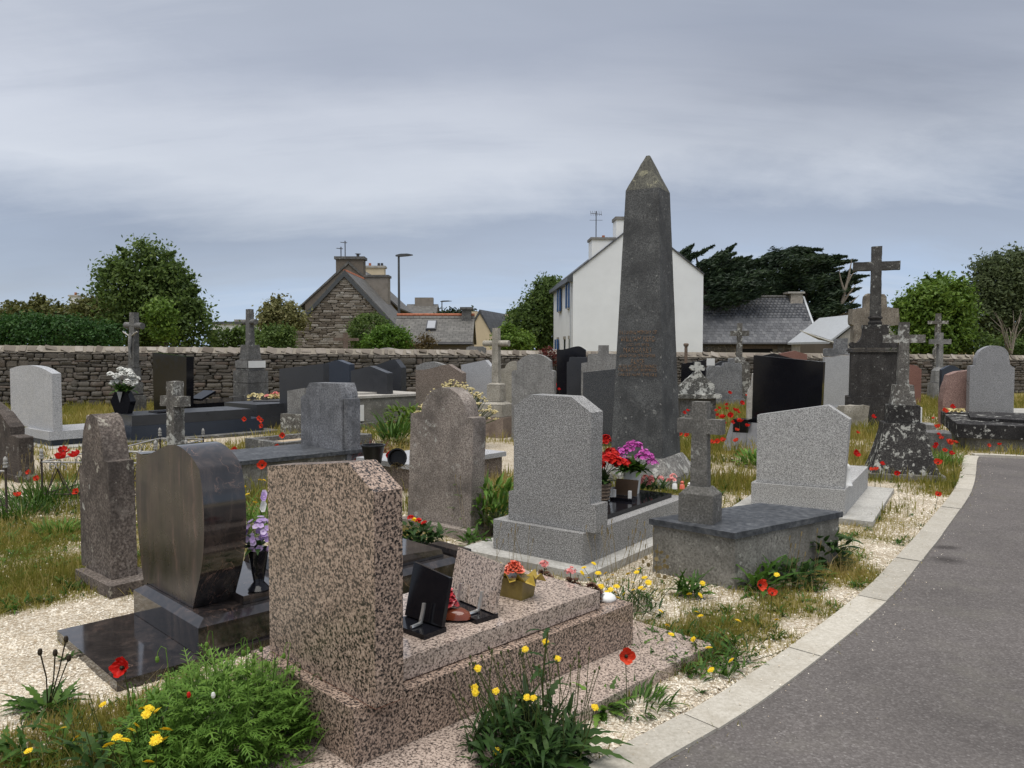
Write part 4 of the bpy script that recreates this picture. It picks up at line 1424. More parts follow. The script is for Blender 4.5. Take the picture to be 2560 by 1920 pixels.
def tree(name, label, cat, px, D, blobs, n, size, mat, seed, trunk=.16, clump=.45, elong=1.0, windv=None, barkm='bark', shell=.55, z0=-.8, group=None, tips=True):
    """blobs: pixel boxes (x0, y0, x1, y1, depth offset)"""
    X0 = at(px, 800, D)[0]
    t = thing(name, label, cat, (X0, D), 0, 0, group)
    bl = []
    for b in blobs:
        x0, y0, x1, y1 = b[:4]
        dd = b[4] if len(b) > 4 else 0
        p0, p1 = at(x0, y1, D + dd), at(x1, y0, D + dd)
        rx, rz = (p1[0] - p0[0]) / 2, (p1[2] - p0[2]) / 2
        bl.append(((p0[0] + p1[0]) / 2 - X0, dd, (p0[2] + p1[2]) / 2, rx, min(rx, max(rz, rx * .6)), rz))
    mb = MB()
    limbs(mb, (0, 0, z0), [(b[0], b[1], b[2] + b[5] * .3) for b in bl], trunk, seed)
    mb.build('trunk', M[barkm], t, 60)
    V, F, tn = crown(bl, n, size, seed, clump, 26, elong, windv, shell)
    link('crown', np_mesh('crown', V, F, tn), M[mat], t)
    return t


tree('hawthorn_tree', 'big dark green rounded tree standing behind the left wall', 'tree', 370, 34,
     [(262, 640, 440, 800), (300, 604, 430, 720), (246, 655, 340, 780), (380, 660, 480, 780), (330, 700, 500, 860), (250, 760, 420, 880), (420, 750, 530, 880)], 30000, .085, 'leaf_tree_dark', 1, .3, .42)
tree('ivy_bush', 'bright green ivy bush low on the big left tree', 'bush', 405, 31, [(370, 755, 438, 815), (385, 790, 430, 860)], 2600, .07, 'leaf_fresh', 2, .05, .3)
tree('hedge', 'clipped dark green hedge behind the wall at far left', 'hedge', 60, 27, [(-160, 788, 60, 880), (-20, 788, 150, 880), (80, 790, 240, 880), (180, 800, 300, 880)], 26000, .05, 'leaf_hedge', 3, .05, .22, shell=.75)
tree('bush', 'olive bush with pointed tufts behind the clipped hedge', 'bush', 90, 36, [(-20, 757, 60, 840), (40, 760, 110, 840), (75, 742, 130, 830), (110, 765, 200, 850)], 9000, .085, 'leaf_olive', 4, .06, .35)
tree('bush', 'tall olive shrub between the hedge and the big left tree', 'bush', 220, 37, [(160, 758, 270, 850), (200, 740, 290, 850)], 8000, .085, 'leaf_olive', 5, .06, .38)
tree('bush', 'low dark bramble right of the big left tree', 'bush', 560, 36, [(520, 822, 590, 880), (575, 815, 640, 880), (600, 830, 700, 890)], 6500, .07, 'leaf_tree_dark', 6, .05, .3)
tree('flowering_bush', 'cream flowering bush left of the stone gable', 'bush', 695, 42, [(648, 770, 700, 840), (665, 746, 735, 830), (700, 765, 760, 830)], 7500, .085, 'leaf_cream', 7, .08, .35)
tree('bush', 'dark green shrub in front of the stone gable corner', 'bush', 700, 33, [(648, 815, 720, 885), (690, 818, 738, 885)], 5200, .06, 'leaf_tree_dark', 8, .05, .28)
tree('round_bush', 'rounded dark bush against the stone gable', 'bush', 925, 33, [(876, 786, 975, 880)], 9000, .045, 'leaf_tree_dark', 9, .06, .2, shell=.82)
tree('round_bush', 'light green bush in front of the rounded dark one', 'bush', 962, 31, [(905, 830, 975, 885), (935, 813, 1016, 885), (960, 826, 1022, 885)], 8500, .05, 'leaf_bright', 10, .06, .2, shell=.75)
tree('bush', 'reddish low shrub under the weathered slate roof', 'bush', 1065, 30, [(1040, 842, 1085, 872)], 700, .05, 'leaf_brown', 11, .03, .25)
tree('pine_tree', 'small dark pine seen over the weathered slate roof', 'tree', 1130, 68, [(1095, 780, 1165, 800), (1160, 784, 1200, 804)], 2600, .16, 'leaf_cypress', 12, .1, .5)
tree('tamarisk_tree', 'tall grey-green tree left of the white house', 'tree', 1345, 62, [(1290, 735, 1400, 880), (1325, 700, 1420, 830), (1268, 770, 1340, 880), (1345, 695, 1400, 760)], 24000, .11, 'leaf_tree_dark', 13, .2, .6, 1.3)
tree('bush', 'bright green shrub at the foot of the tall grey-green tree', 'bush', 1270, 38, [(1242, 815, 1300, 885), (1280, 830, 1330, 885)], 4200, .07, 'leaf_fresh', 14, .05, .3)

def cypress(label, px, D, lines, tips, n, size, seed):
    X0 = at(px, 800, D)[0]
    t = thing('cypress_tree', label, 'tree', (X0, D))
    mb = MB()
    limbs(mb, (0, 0, -.8), [(at(x, y, D)[0] - X0, 0, at(x, y, D)[2]) for x, y in tips], .34, seed)
    mb.build('trunk', M['bark'], t, 60)
    V, F, tn = sprays(lines, D, n, size, seed, X0)
    link('crown', np_mesh('crown', V, F, tn), M['leaf_cypress'], t)


z4 = lambda L: [(1700 + a_ / 3.686, 550 + b_ / 3.686, 1700 + c_ / 3.686, 550 + d_ / 3.686, w_ / 3.686) for a_, b_, c_, d_, w_ in L]
cypress('dark wind-swept cypress with a high plume behind the white house corner', 1800, 52, z4([
    (-60, 420, 125, 235, 60), (-40, 440, 130, 330, 60), (60, 360, 285, 250, 26), (150, 430, 235, 390, 40), (200, 470, 520, 228, 55), (260, 430, 470, 320, 45), (330, 470, 545, 352, 45), (420, 480, 680, 330, 50),
    (500, 470, 740, 360, 50), (230, 520, 480, 430, 70), (400, 540, 720, 430, 80), (240, 600, 560, 520, 80), (480, 610, 780, 500, 80), (230, 680, 600, 600, 80), (500, 690, 860, 590, 80), (240, 760, 700, 680, 70), (640, 560, 860, 470, 60)]),
    [(1760, 700), (1830, 660), (1870, 680), (1800, 720), (1740, 640)], 34000, .095, 15)
cypress('broad flat-topped dark cypress behind the cottage roof', 2000, 54, z4([
    (700, 420, 860, 300, 40), (760, 380, 1000, 300, 45), (860, 330, 1120, 262, 45), (980, 300, 1260, 280, 45), (1080, 360, 1340, 320, 50), (1220, 370, 1490, 345, 42), (1300, 420, 1570, 385, 36), (720, 470, 1000, 380, 70),
    (940, 430, 1240, 370, 75), (1160, 450, 1440, 400, 60), (760, 560, 1100, 470, 85), (1040, 540, 1380, 460, 80), (820, 650, 1180, 570, 90), (1120, 620, 1420, 540, 70), (1300, 560, 1600, 470, 40), (1320, 640, 1680, 560, 55), (1220, 720, 1600, 640, 60),
    (900, 740, 1300, 670, 90), (1180, 800, 1560, 730, 80), (1130, 860, 1560, 800, 70), (1400, 560, 1700, 520, 34), (760, 690, 960, 640, 60), (1250, 500, 1500, 440, 30)]),
    [(1950, 660), (2020, 650), (2080, 680), (1930, 720), (2060, 740), (2110, 760)], 46000, .095, 16)
p_ = at(2105, 800, 53)
t = thing('dead_branch', 'bare dead fork of branches beside the flat-topped cypress', 'branch', (p_[0], 53))
q = lambda x, y: Vector((at(x, y, 53)[0] - p_[0], 0, at(x, y, 53)[2]))
MB().tube([q(2090, 840), q(2102, 770), q(2112, 730), q(2122, 690), q(2130, 646)], [.16, .13, .10, .07, .02], 6).build('trunk', M['bark_dead'], t, 60)
for pts in ([q(2112, 732), q(2102, 700), q(2097, 672)], [q(2116, 712), q(2128, 690), q(2134, 682)], [q(2102, 772), q(2130, 755), q(2148, 738)], [q(2104, 762), q(2126, 730), q(2140, 712)], [q(2096, 800), q(2120, 780), q(2144, 776)]):
    MB().tube(pts, [.08, .05, .015], 5).build('branch', M['bark_dead'], t, 60)
tree('bush', 'brown leafless thicket beside the pale shed', 'bush', 2070, 56, [(2030, 785, 2090, 850), (2060, 775, 2130, 850)], 3800, .07, 'leaf_brown', 17, .05, .5, 2.2)
tree('willow_tree', 'bright green leafy tree right of the big dark monument', 'tree', 2320, 36, [(2255, 715, 2370, 830), (2290, 690, 2410, 800), (2235, 745, 2310, 840), (2360, 700, 2425, 860), (2240, 800, 2420, 890)], 26000, .08, 'leaf_fresh', 18, .2, .4, 1.2)
tree('ash_tree', 'feathery grey-green tree at the right edge', 'tree', 2500, 42, [(2420, 665, 2560, 780), (2470, 630, 2600, 730), (2400, 720, 2520, 850), (2480, 720, 2640, 870), (2440, 640, 2500, 690)], 34000, .08, 'leaf_grey', 19, .22, .5, 1.3, shell=.45)
tree('bush', 'dark bramble bank over the wall at right', 'bush', 2400, 36, [(2290, 835, 2400, 900), (2380, 830, 2480, 900), (2460, 845, 2580, 900)], 8000, .075, 'leaf_tree_dark', 20, .05, .4)
mb = MB()
tb = thing('bare_shrub', 'pale bare-branched shrub in front of the feathery tree', 'shrub', at(2525, 860, 35)[:2])
q = lambda x, y: Vector((at(x, y, 35)[0] - at(2525, 860, 35)[0], rng.uniform(-.2, .2), at(x, y, 35)[2]))
for k_ in range(16):
    x1, y1 = rng.uniform(2470, 2570), rng.uniform(770, 830)
    xm, ym = 2522 + (x1 - 2522) * .5 + rng.uniform(-6, 6), 850 + (y1 - 850) * .55
    MB().tube([q(2524, 885), q(xm, ym), q(x1, y1)], [.025, .016, .006], 4).build('branch', M['bark_dead'], tb)

# ------------------------------------------------------------------ graves
def spl(pts, n=6):
    """smooth curve through the given points"""
    P = [Vector((x, y, 0)) for x, y in pts]
    P = [P[0] * 2 - P[1]] + P + [P[-1] * 2 - P[-2]]
    out = []
    for i in range(1, len(P) - 2):
        for j in range(n):
            t = j / n
            a_, b_, c_, d_ = P[i - 1], P[i], P[i + 1], P[i + 2]
            q = .5 * ((2 * b_) + (c_ - a_) * t + (2 * a_ - 5 * b_ + 4 * c_ - d_) * t * t + (3 * b_ - a_ - 3 * c_ + d_) * t ** 3)
            out.append((q.x, q.y))
    out.append((P[-2].x, P[-2].y))
    return out


def outline(P, a, top, zb, tl=0.0, tr=0.0):
    o = ol(P, a, top)
    return [(o[0][0] + tl, zb)] + o + [(o[-1][0] + tr, zb)]


def grave(label, P, a, name='gravestone', cat='gravestone', group=None):
    return thing(name, label, cat, P, a, 0, group)


def bg(label, px, D, a, top, thick, mat, zb=0.0, name='gravestone', cat='gravestone', plinth=None, bev=.008, slab=None, rough=None, smooth=None, group=None):
    """one upright stone: px is the pixel column of its near right edge"""
    P = at(px, 900, D)[:2]
    t = grave(label, P, a, name, cat, group)
    pts = outline(P, a, top, zb + (plinth[2] if plinth else 0))
    u0, u1 = min(p[0] for p in pts), max(p[0] for p in pts)
    mb = MB().prism(pts, 0, thick, bev)
    if rough: mb.rough(*rough)
    mb.build('headstone', M[mat], t, smooth or 35)
    if plinth:
        ex, ey, hz_, pm = plinth
        MB().box(u0 - ex, u1 + ex, -ey, thick + ey, -.05, zb + hz_ - .002, .01).build('plinth', M[pm], t)
    if slab:
        L, hz_, sm_ = slab
        MB().box(u0 - .04, u1 + .04, thick + .002, thick + L, -.05, hz_, .01).build('slab', M[sm_], t)
    foot(P, a, u0 - .05, u1 + .05, -.05, thick + (slab[0] if slab else .05))
    return t


def cross_pts(cx, top, arm_z0, arm_z1, hw, aw, zb, hw2=None):
    hw2 = hw2 or hw
    return [(cx - hw2, zb), (cx - hw, arm_z0), (cx - aw, arm_z0), (cx - aw, arm_z1), (cx - hw, arm_z1), (cx - hw, top), (cx + hw, top), (cx + hw, arm_z1), (cx + aw, arm_z1), (cx + aw, arm_z0), (cx + hw, arm_z0), (cx + hw2, zb)]


# --- pink granite tomb, nearest
A = 45
P = gp(886, 1918, .06)
t = grave('speckled pink granite tomb with blank upright stone, nearest to the viewer', P, A, 'tomb', 'tomb')
W, L, zt = .80, 1.72, .262
pz = ol(P, A, [(890, 1778)])[0][1]
MB().box(-W - .2, .30, -.26, L + .30, -.03, .058, .006).build('base_plate', M['pink_granite_fine_lit'], t)
sp1 = .235
pln = MB().box(-W, -sp1 - .002, 0, .16, .060, pz, .005).build('plinth_end', M['pink_granite'], t)
MB().box(-sp1, 0, 0, L, .060, pz, .006, 2).build('plinth_side', M['pink_granite'], t)
MB().box(-W, -W + sp1, .163, L, .060, pz - .001, .006).build('plinth_side', M['pink_granite'], t)
MB().box(-W + sp1 + .003, -sp1 - .003, .163, L - .003, .060, pz - .02, 0).build('infill', M['soil'], t)
P2 = gp(905, 1747, pz)
hx = ol(P, A, [(905, 1747)])[0][0]
hd = .055
Ph = (P[0] + math.sin(R(A)) * hd - math.cos(R(A)) * .052, P[1] + math.cos(R(A)) * hd + math.sin(R(A)) * .052)
top = [(668.6, 1164.8), (870, 1157), (934.5, 1231.5)]
o_ = [(u - .052, z) for u, z in ol(Ph, A, top)]
MB().prism([(o_[0][0], pz + .004)] + o_ + [(o_[2][0], pz + .004)], hd, hd + .128, .004).build('headstone', M['pink_granite'], t)
MB().box(o_[0][0] + .01, o_[2][0] - .003, hd + .002, hd + .124, pz + .0005, pz + .0038, 0).build('mortar_joint', M['terracotta'], t)
ys, ye = hd + .131, L - .2
MB().box(-W + .07, -.062, ys, ye, pz + .006, pz + .095, .005).build('slab', M['pink_granite_fine_lit'], t)
MB().box(-W + .08, -.072, ys, ye - .01, pz + .0005, pz + .0058, 0).build('mortar_joint', M['terracotta'], t)
foot(P, A, -W - .2, .3, -.26, L + .3)
PINK = (P, A, pz + .095)


def onp(Pa, x, y):
    P_, A_, z_ = Pa
    A_ = R(A_)
    return (P_[0] + x * math.cos(A_) + y * math.sin(A_), P_[1] - x * math.sin(A_) + y * math.cos(A_), z_)


def plaque(label, loc, rz, w_, h_, th, lean, mat, basemat, feet, name='memorial_plaque', sloped=0.0):
    t = thing(name, label, 'plaque', loc[:2], 0, loc[2])
    t.rotation_euler = (0, 0, rz)
    MB().box(-w_ * .5, w_ * .5, -.075, .055, .0, .022, .003).build('foot_plate', M[basemat], t)
    p = MB().prism([(-w_ / 2, 0), (w_ / 2, 0), (w_ / 2, h_ * (1 - sloped)), (-w_ / 2, h_)], -th, 0, .003).build('panel', M[mat], t)
    p.location = (0, .045, .023)
    p.rotation_euler = (lean, 0, 0)
    for x_ in feet:
        mb = MB()
        mb.tube([(x_, -.06, .027), (x_, -.012, .030), (x_, -.004, .05)], .008, 6)
        mb.tube([(x_, -.006, .03), (x_, .012, .09), (x_, .016, .115)], .009, 6)
        mb.build('bracket', M['silver'], t, 50)
    return t


q = (*gp(1046, 1572, PINK[2]), PINK[2])
plaque('black polished plaque leaning on silver bracket, close behind the pink stone', q, R(-A) + R(4), .24, .24, .02, R(-14), 'black_granite', 'black_granite', (.02,), sloped=.12)
q = (*gp(1165, 1528, PINK[2]), PINK[2])
plaque('pink granite plaque on two silver brackets, middle of the pink slab', q, R(-A) + R(-4), .34, .235, .02, R(-14), 'pink_granite_fine_lit', 'black_granite', (-.06, .10), sloped=.05)

# red ceramic rose on a brown dish between the plaques
q = (*gp(1112, 1545, PINK[2]), PINK[2])
t = thing('ceramic_rose', 'glossy red ceramic rose on a brown leaf-shaped dish between the plaques', 'ornament', q[:2], 20, q[2])
mb = MB()
mb.loft([[(math.cos(th) * r_ * 1.9 + (.03 if r_ > .02 else 0), math.sin(th) * r_, z_) for th in [i * math.pi / 6 for i in range(12)]] for r_, z_ in ((.02, 0), (.055, .012), (.05, .035), (.035, .05))])
mb.build('dish', M['ceramic_brown'], t, 60)
pm = PM()
for k_ in range(22):
    th = k_ * 2.4
    rr_ = .012 + .0026 * k_
    c_ = Vector((math.cos(th) * rr_ * .6, math.sin(th) * rr_ * .6, .07 + .06 * (1 - k_ / 22)))
    pm.disc(c_, (math.cos(th) * (.3 + k_ * .04), math.sin(th) * (.3 + k_ * .04), .8), .004, .03, 7, rng.random(), .012, .15)
pm.build('rose', M['ceramic_red'], t)

# olive ceramic jardiniere with coral rose
q = (*gp(1285, 1488, PINK[2]), PINK[2])
t = thing('ceramic_planter', 'olive green ceramic box planter with a coral ceramic rose', 'planter', q[:2], 38, q[2])
mb = MB()
mb.loft([[(-.085, -.05, 0), (.085, -.05, 0), (.085, .05, 0), (-.085, .05, 0)], [(-.098, -.06, .10), (.10, -.06, .10), (.10, .06, .10), (-.098, .06, .10)]], .008)
mb.build('box', M['ceramic_olive'], t, 50)
pm = PM()
rim = []
for i in range(28):
    th = 2 * math.pi * i / 28
    ax, ay = math.cos(th), math.sin(th)
    sx_ = .10 / max(abs(ax), abs(ay) * 1.6, .3)
    b_ = Vector((ax * sx_ * .95, ay * sx_ * .62, .098))
    o2 = Vector((ax * (sx_ + .035 + .02 * (i % 3)), ay * (sx_ * .66 + .03), .108 + .028 * math.sin(i * 1.9)))
    rim.append((b_, o2))
for i in range(28):
    j = (i + 1) % 28
    pm.V += [rim[i][0], rim[i][1], rim[j][1], rim[j][0]]
    b_ = len(pm.V) - 4
    pm.F.append((b_, b_ + 1, b_ + 2, b_ + 3)); pm.Rn.append(.5)
pm.build('rim', M['ceramic_gold'], t)
pm = PM()
for k_ in range(16):
    th = k_ * 2.4
    rr_ = .008 + .0028 * k_
    pm.disc((math.cos(th) * rr_ * .7, math.sin(th) * rr_ * .7, .125 + .025 * (1 - k_ / 16)), (math.cos(th) * .5, math.sin(th) * .5, .8), .004, .032, 7, rng.random(), .012, .15)
pm.build('rose', M['ceramic_coral'], t)

# --- dark veined tomb with the wave-topped stone
A = 45
P = gp(497, 1640, .05)
t = grave('dark brown veined granite tomb with tall wave-topped stone', P, A, 'tomb', 'tomb')
W = .90
L = 1.78
pz = ol(P, A, [(497, 1572)])[0][1]
MB().box(-W - .02, .03, -.40, L + .25, -.03, .048, .005).build('base_plate', M['paradiso'], t)
mb = MB()
mb.loft([[(-W, 0, .050), (0, 0, .050), (0, L, .050), (-W, L, .050)], [(-W, 0, pz), (0, 0, pz), (0, L, pz), (-W, L, pz)], [(-W + .05, .05, pz + .03), (-.05, .05, pz + .03), (-.05, L - .05, pz + .03), (-W + .05, L - .05, pz + .03)]], .003)
mb.build('plinth', M['paradiso'], t)
zs = pz + .032
Ph = (P[0] + math.sin(R(A)) * .07 - math.cos(R(A)) * .0, P[1] + math.cos(R(A)) * .07)
left = spl([(369, 1520), (362, 1470), (352, 1400), (344, 1310), (339, 1220), (341.8, 1131)], 4)
wave = spl([(341.8, 1131), (355, 1136), (370, 1136), (388, 1128), (408, 1117), (428, 1112), (446, 1115), (466, 1129), (484, 1150), (498, 1174)], 4)
right = spl([(498, 1174), (506, 1230), (510, 1300), (509, 1370), (502, 1430), (491, 1480), (482, 1520)], 4)[1:]
uz = ol(Ph, A, left + wave[1:] + right)
u_l, u_r = ol(Ph, A, [(369, 1530)])[0][0], ol(Ph, A, [(482, 1530)])[0][0]
uz = [(u_l, zs)] + uz + [(u_r, zs)]
o = MB().prism(uz, .07, .07 + .23, .006).build('headstone', M['paradiso_back'], t, 42)
o.data.materials.append(M['paradiso'])
for p_ in o.data.polygons:
    if p_.normal.y > -.9: p_.material_index = 1
MB().box(-W + .10, -.10, .29, .62, zs, zs + .045, .004).build('shelf', M['paradiso'], t)
mb = MB()
mb.prism([(.62, zs), (L - .08, zs), (L - .10, zs + .05), (.66, zs + .11)], W * -1 + .10, -.10, .006)
for v in mb.bm.verts: v.co = Vector((v.co.y, v.co.x, v.co.z))
mb.build('slab', M['paradiso'], t)
MB().prism([(-.42, .05), (-.02, .05), (-.06, .24), (-.38, .24)], L + .03, L + .13, .01).build('end_block', M['paradiso'], t)
foot(P, A, -W - .02, .03, -.40, L + .25)
PARA = (P, A, zs + .045)
# black vase with mauve flowers on that tomb
q = onp(PARA, -.14, .40)
t = thing('flower_vase', 'slim black vase of mauve and white flowers behind the wave-topped stone', 'vase', q[:2], 0, q[2])
MB().lathe([(.055, 0), (.06, .01), (.045, .03), (.028, .05), (.04, .12), (.055, .22), (.05, .24)], 16).build('vase', M['black_granite'], t, 50)
pm, pl_ = PM(), PM()
for k_ in range(60):
    d = Vector((rng.gauss(0, 1), rng.gauss(0, 1), rng.gauss(.2, .8))).normalized()
    c_ = Vector((.01, 0, .31)) + Vector((d.x * .075, d.y * .075, d.z * .10))
    pm.disc(c_, d + Vector((0, 0, .3)), .002, .02, 6, rng.random(), .005, .1)
for k_ in range(16):
    pl_.leaf((0, 0, .24), rng.uniform(0, 6.28), .12, .018, rng.uniform(.2, 1.2), 1.2, rng.random())
pm.build('flowers', M['petal_mauve'], t)
pl_.build('leaves', M['weed_dark'], t)
for k_, (dx_, dz_) in enumerate(((.03, .46), (.035, .52))):
    pm = PM()
    for j in range(3): pm.disc((dx_, -.02 + .01 * j, dz_ + .01 * j), (1, -.6, .5), .002, .022, 6, rng.random(), .006, .1)
    pm.build('flower', M['petal_white'] if k_ == 0 else M['petal_mauve'], t)

# --- old brown stone with rounded head and shoulders (left)
A = 42
P = gp(275, 1500, 0)
t = grave('old brown weathered stone with rounded head and square shoulder, left foreground', P, A)
b_ = ol(P, A, [(187, 1405), (275, 1469)])
MB().box(b_[0][0], .0, 0, .32, -.05, .085, .008).rough(.004, 9, .06).build('plinth', M['brown_old'], t, 40)
Ph = (P[0] + math.sin(R(A)) * .07, P[1] + math.cos(R(A)) * .07)
tp = [(198, 1175), (199, 1164), (204, 1162)] + spl([(205, 1120), (208, 1080), (215, 1050), (225, 1036), (235, 1040), (244, 1056), (251, 1090), (256, 1122)], 3) + [(260, 1152), (270, 1156)]
uz = ol(Ph, A, tp)
uz = [(uz[0][0], .087)] + uz + [(ol(Ph, A, [(281, 1465)])[0][0], .087)]
MB().prism(uz, .07, .235, .012).rough(.0025, 12, .07, 2).build('headstone', M['brown_old'], t, 40)
foot(P, A, -.6, .05, 0, .35)

# --- speckled old stone with rounded head, centre left
A = 39
P = gp(1176, 1352, 0)
t = grave('speckled brown-grey stone with rounded head and chipped shoulders, lichen ring near top', P, A)
MB().box(ol(P, A, [(1001, 1300)])[0][0], .02, -.03, .30, -.05, .085, .01).rough(.004, 9, .07).build('plinth', M['speckled_old'], t, 40)
Ph = (P[0] + math.sin(R(A)) * .05, P[1] + math.cos(R(A)) * .05)
tp = [(1027, 1050), (1028, 1034), (1053, 1029), (1056, 1012), (1066, 990), (1082, 975), (1102, 969), (1124, 971), (1144, 985), (1158, 1005), (1164, 1028), (1166, 1043), (1182, 1046), (1184, 1055)]
uz = ol(Ph, A, tp)
uz = [(ol(Ph, A, [(1019, 1290)])[0][0], .087)] + uz + [(ol(Ph, A, [(1176, 1335)])[0][0], .087)]
MB().prism(uz, .05, .21, .012).rough(.003, 12, .07, 3).build('headstone', M['speckled_old'], t, 40)
foot(P, A, -.8, .05, -.05, .3)

# --- grey concrete stepped stone
A = 40
P = gp(853, 1195, 0)
t = grave('blue-grey concrete stone with stepped shoulders and chamfered top', P, A)
tp = [(752, 992), (764, 985), (766, 972), (773, 957), (845, 958.5), (853, 985), (853, 997)]
uz = outline(P, A, tp, .12, -.01, .01)
MB().prism(uz, 0, .26, .01).build('headstone', M['concrete_blue'], t, 35)
MB().box(uz[-1][0] - .001, uz[-1][0] + .06, .03, .24, 0, ol(P, A, [(853, 997)])[0][1], .01).build('side_pier', M['concrete_blue'], t)
MB().box(uz[0][0] - .08, uz[-1][0] + .2, -.06, .34, -.05, .118, .02).build('plinth', M['concrete_blue'], t)
foot(P, A, uz[0][0] - .1, .25, -.1, .4)
# slate slab grave in front of it, running behind the dark tomb
P = gp(545, 1238, 0)
A2 = 47
t = grave('low grave with dark slate slab between the wave-topped stone and the blue-grey stone', P, A2, 'slab_grave', 'grave')
MB().box(-1.02, -.04, .04, 1.95, -.05, .30, .01).build('base', M['tomb_concrete'], t)
MB().box(-1.06, 0, 0, 2.0, .303, .35, .008).rough(.003, 5, .12).build('slab', M['slate_slab'], t, 40)
foot(P, A2, -1.06, 0, 0, 2.0)

# --- grey granite tomb, centre
A = 37
P = gp(1456, 1414, .06)
t = grave('grey speckled granite tomb with clipped-corner stone and flowers, centre', P, A, 'tomb', 'tomb')
uW = ol(P, A, [(1233, 1290)])[0][0]
pz = ol(P, A, [(1456, 1335)])[0][1]
L = 1.78
MB().box(uW - .22, .14, -.16, L + .15, -.05, .058, .01).build('base_plate', M['pale_slab'], t)
MB().box(uW, 0, 0, .235, .060, pz, .006).build('plinth_end', M['grey_granite'], t)
MB().box(-.20, 0, .237, L, .060, pz - .001, .006).build('plinth_side', M['grey_granite'], t)
MB().box(uW, uW + .2, .237, L, .060, pz - .001, .006).build('plinth_side', M['grey_granite'], t)
MB().box(uW + .202, -.202, L - .2, L, .060, pz - .001, .006).build('plinth_end', M['grey_granite'], t)
Ph = (P[0] + math.sin(R(A)) * .06, P[1] + math.cos(R(A)) * .06)
tp = [(1272, 1228), (1284, 1226), (1285, 1015), (1325, 986.5), (1428, 992), (1478, 1032), (1474, 1262), (1490, 1263)]
uz = outline(Ph, A, tp, pz + .003)
uz[0] = (ol(Ph, A, [(1271, 1275)])[0][0], pz + .003)
uz[-1] = (ol(Ph, A, [(1489, 1315)])[0][0], pz + .003)
MB().prism(uz, .06, .06 + .165, .005).build('headstone', M['grey_granite'], t, 35)
MB().box(uW + .12, -.10, .24, L - .12, pz + .001, pz + .035, .006).build('slab', M['black_granite'], t)
foot(P, A, uW - .22, .14, -.16, L + .15)
GREY = (P, A, pz + .036)


def bouquet(pm, c, rx, rz, n, r, up=.4):
    for _ in range(n):
        d = Vector((rng.gauss(0, 1), rng.gauss(0, 1), abs(rng.gauss(0, .9)))).normalized()
        pm.disc(Vector(c) + Vector((d.x * rx, d.y * rx, d.z * rz)) * rng.uniform(.6, 1), d + Vector((0, 0, up)), .002, r * rng.uniform(.7, 1.1), 6, rng.random(), r * .3, .12)


def leafy(pl_, c, n, ln, w_, rx=.02):
    for _ in range(n):
        pl_.leaf((c[0] + rng.uniform(-rx, rx), c[1] + rng.uniform(-rx, rx), c[2]), rng.uniform(0, 6.28), ln * rng.uniform(.6, 1.1), w_, rng.uniform(.1, 1.3), rng.uniform(.5, 1.6), rng.random(), 4)


q = (*gp(1500, 1250, GREY[2]), GREY[2])
t = thing('potted_geranium', 'red geranium in a wicker basket on the grey centre tomb', 'potted plant', q[:2], 0, q[2])
mb = MB().lathe([(.07, 0), (.085, .06), (.095, .15), (.085, .15), (.07, .05)], 18)
bs = mb.build('basket', M['basket'], t, 50)
for k_ in range(5):
    z_ = .015 + k_ * .03
    rr_ = .073 + .022 * z_ / .15
    MB().tube([(math.cos(i * .349) * (rr_ + .004 * (i % 2)), math.sin(i * .349) * (rr_ + .004 * (i % 2)), z_) for i in range(19)], .008, 5).build('wicker_strand', M['basket'], bs)
pl_ = PM(); leafy(pl_, (0, 0, .15), 46, .15, .03, .05); pl_.build('leaves', M['weed_dark'], t)
for c_ in ((.05, -.06, .36), (.13, -.07, .33), (-.03, -.04, .30), (.18, 0, .30), (.04, .06, .34), (.04, -.02, .50), (.10, .02, .38)):
    pm = PM(); bouquet(pm, c_, .075 if c_[2] < .4 else .045, .06, 60, .022); pm.build('flower_head', M['petal_red'], t)
    pm = PM(); pm.tube([(0, 0, .15), (c_[0] * .5, c_[1] * .5, .25), c_], .004, .5); pm.build('stem', M['stem'], t)
q = (*gp(1580, 1232, GREY[2]), GREY[2])
t = thing('potted_geranium', 'purple-pink geranium in a white pot on the grey centre tomb', 'potted plant', q[:2], 0, q[2])
MB().lathe([(.065, 0), (.085, .19), (.092, .19), (.092, .21), (.08, .21), (.07, .15)], 20).build('pot', M['plastic_white'], t, 50)
pl_ = PM(); leafy(pl_, (0, 0, .2), 130, .17, .022, .09); pl_.build('leaves', M['weed'], t)
for c_ in ((-.11, -.05, .40), (-.15, 0, .36), (-.05, -.06, .42), (.08, -.09, .34), (.12, -.03, .38), (.17, 0, .33), (.0, 0, .46), (-.09, -.1, .31), (.06, .05, .44), (.2, -.02, .28)):
    c_ = (c_[0] * .85, c_[1] * .85, .2 + (c_[2] - .2) * .85)
    pm = PM(); bouquet(pm, c_, .055, .05, 34, .018); pm.build('flower_head', M['petal_magenta'], t)
q = (*gp(1632, 1226, GREY[2]), GREY[2])
t = thing('flower_bunch', 'bunch of small pink flowers lying at the end of the grey centre tomb', 'flowers', q[:2], 0, q[2])
pl_ = PM(); leafy(pl_, (0, 0, .02), 60, .16, .012, .12); pl_.build('leaves', M['weed_dark'], t)
pm = PM()
for _ in range(15): bouquet(pm, (rng.uniform(-.22, .22), rng.uniform(-.08, .06), rng.uniform(.06, .13)), .025, .025, 9, .018)
pm.build('flowers', M['petal_pink'], t)
q = (*gp(1560, 1248, GREY[2]), GREY[2])
plaque('small brown plaque on white feet beside the flower pots', q, R(-A) + R(8), .20, .14, .015, R(-18), 'brown_plaque', 'black_granite', ())
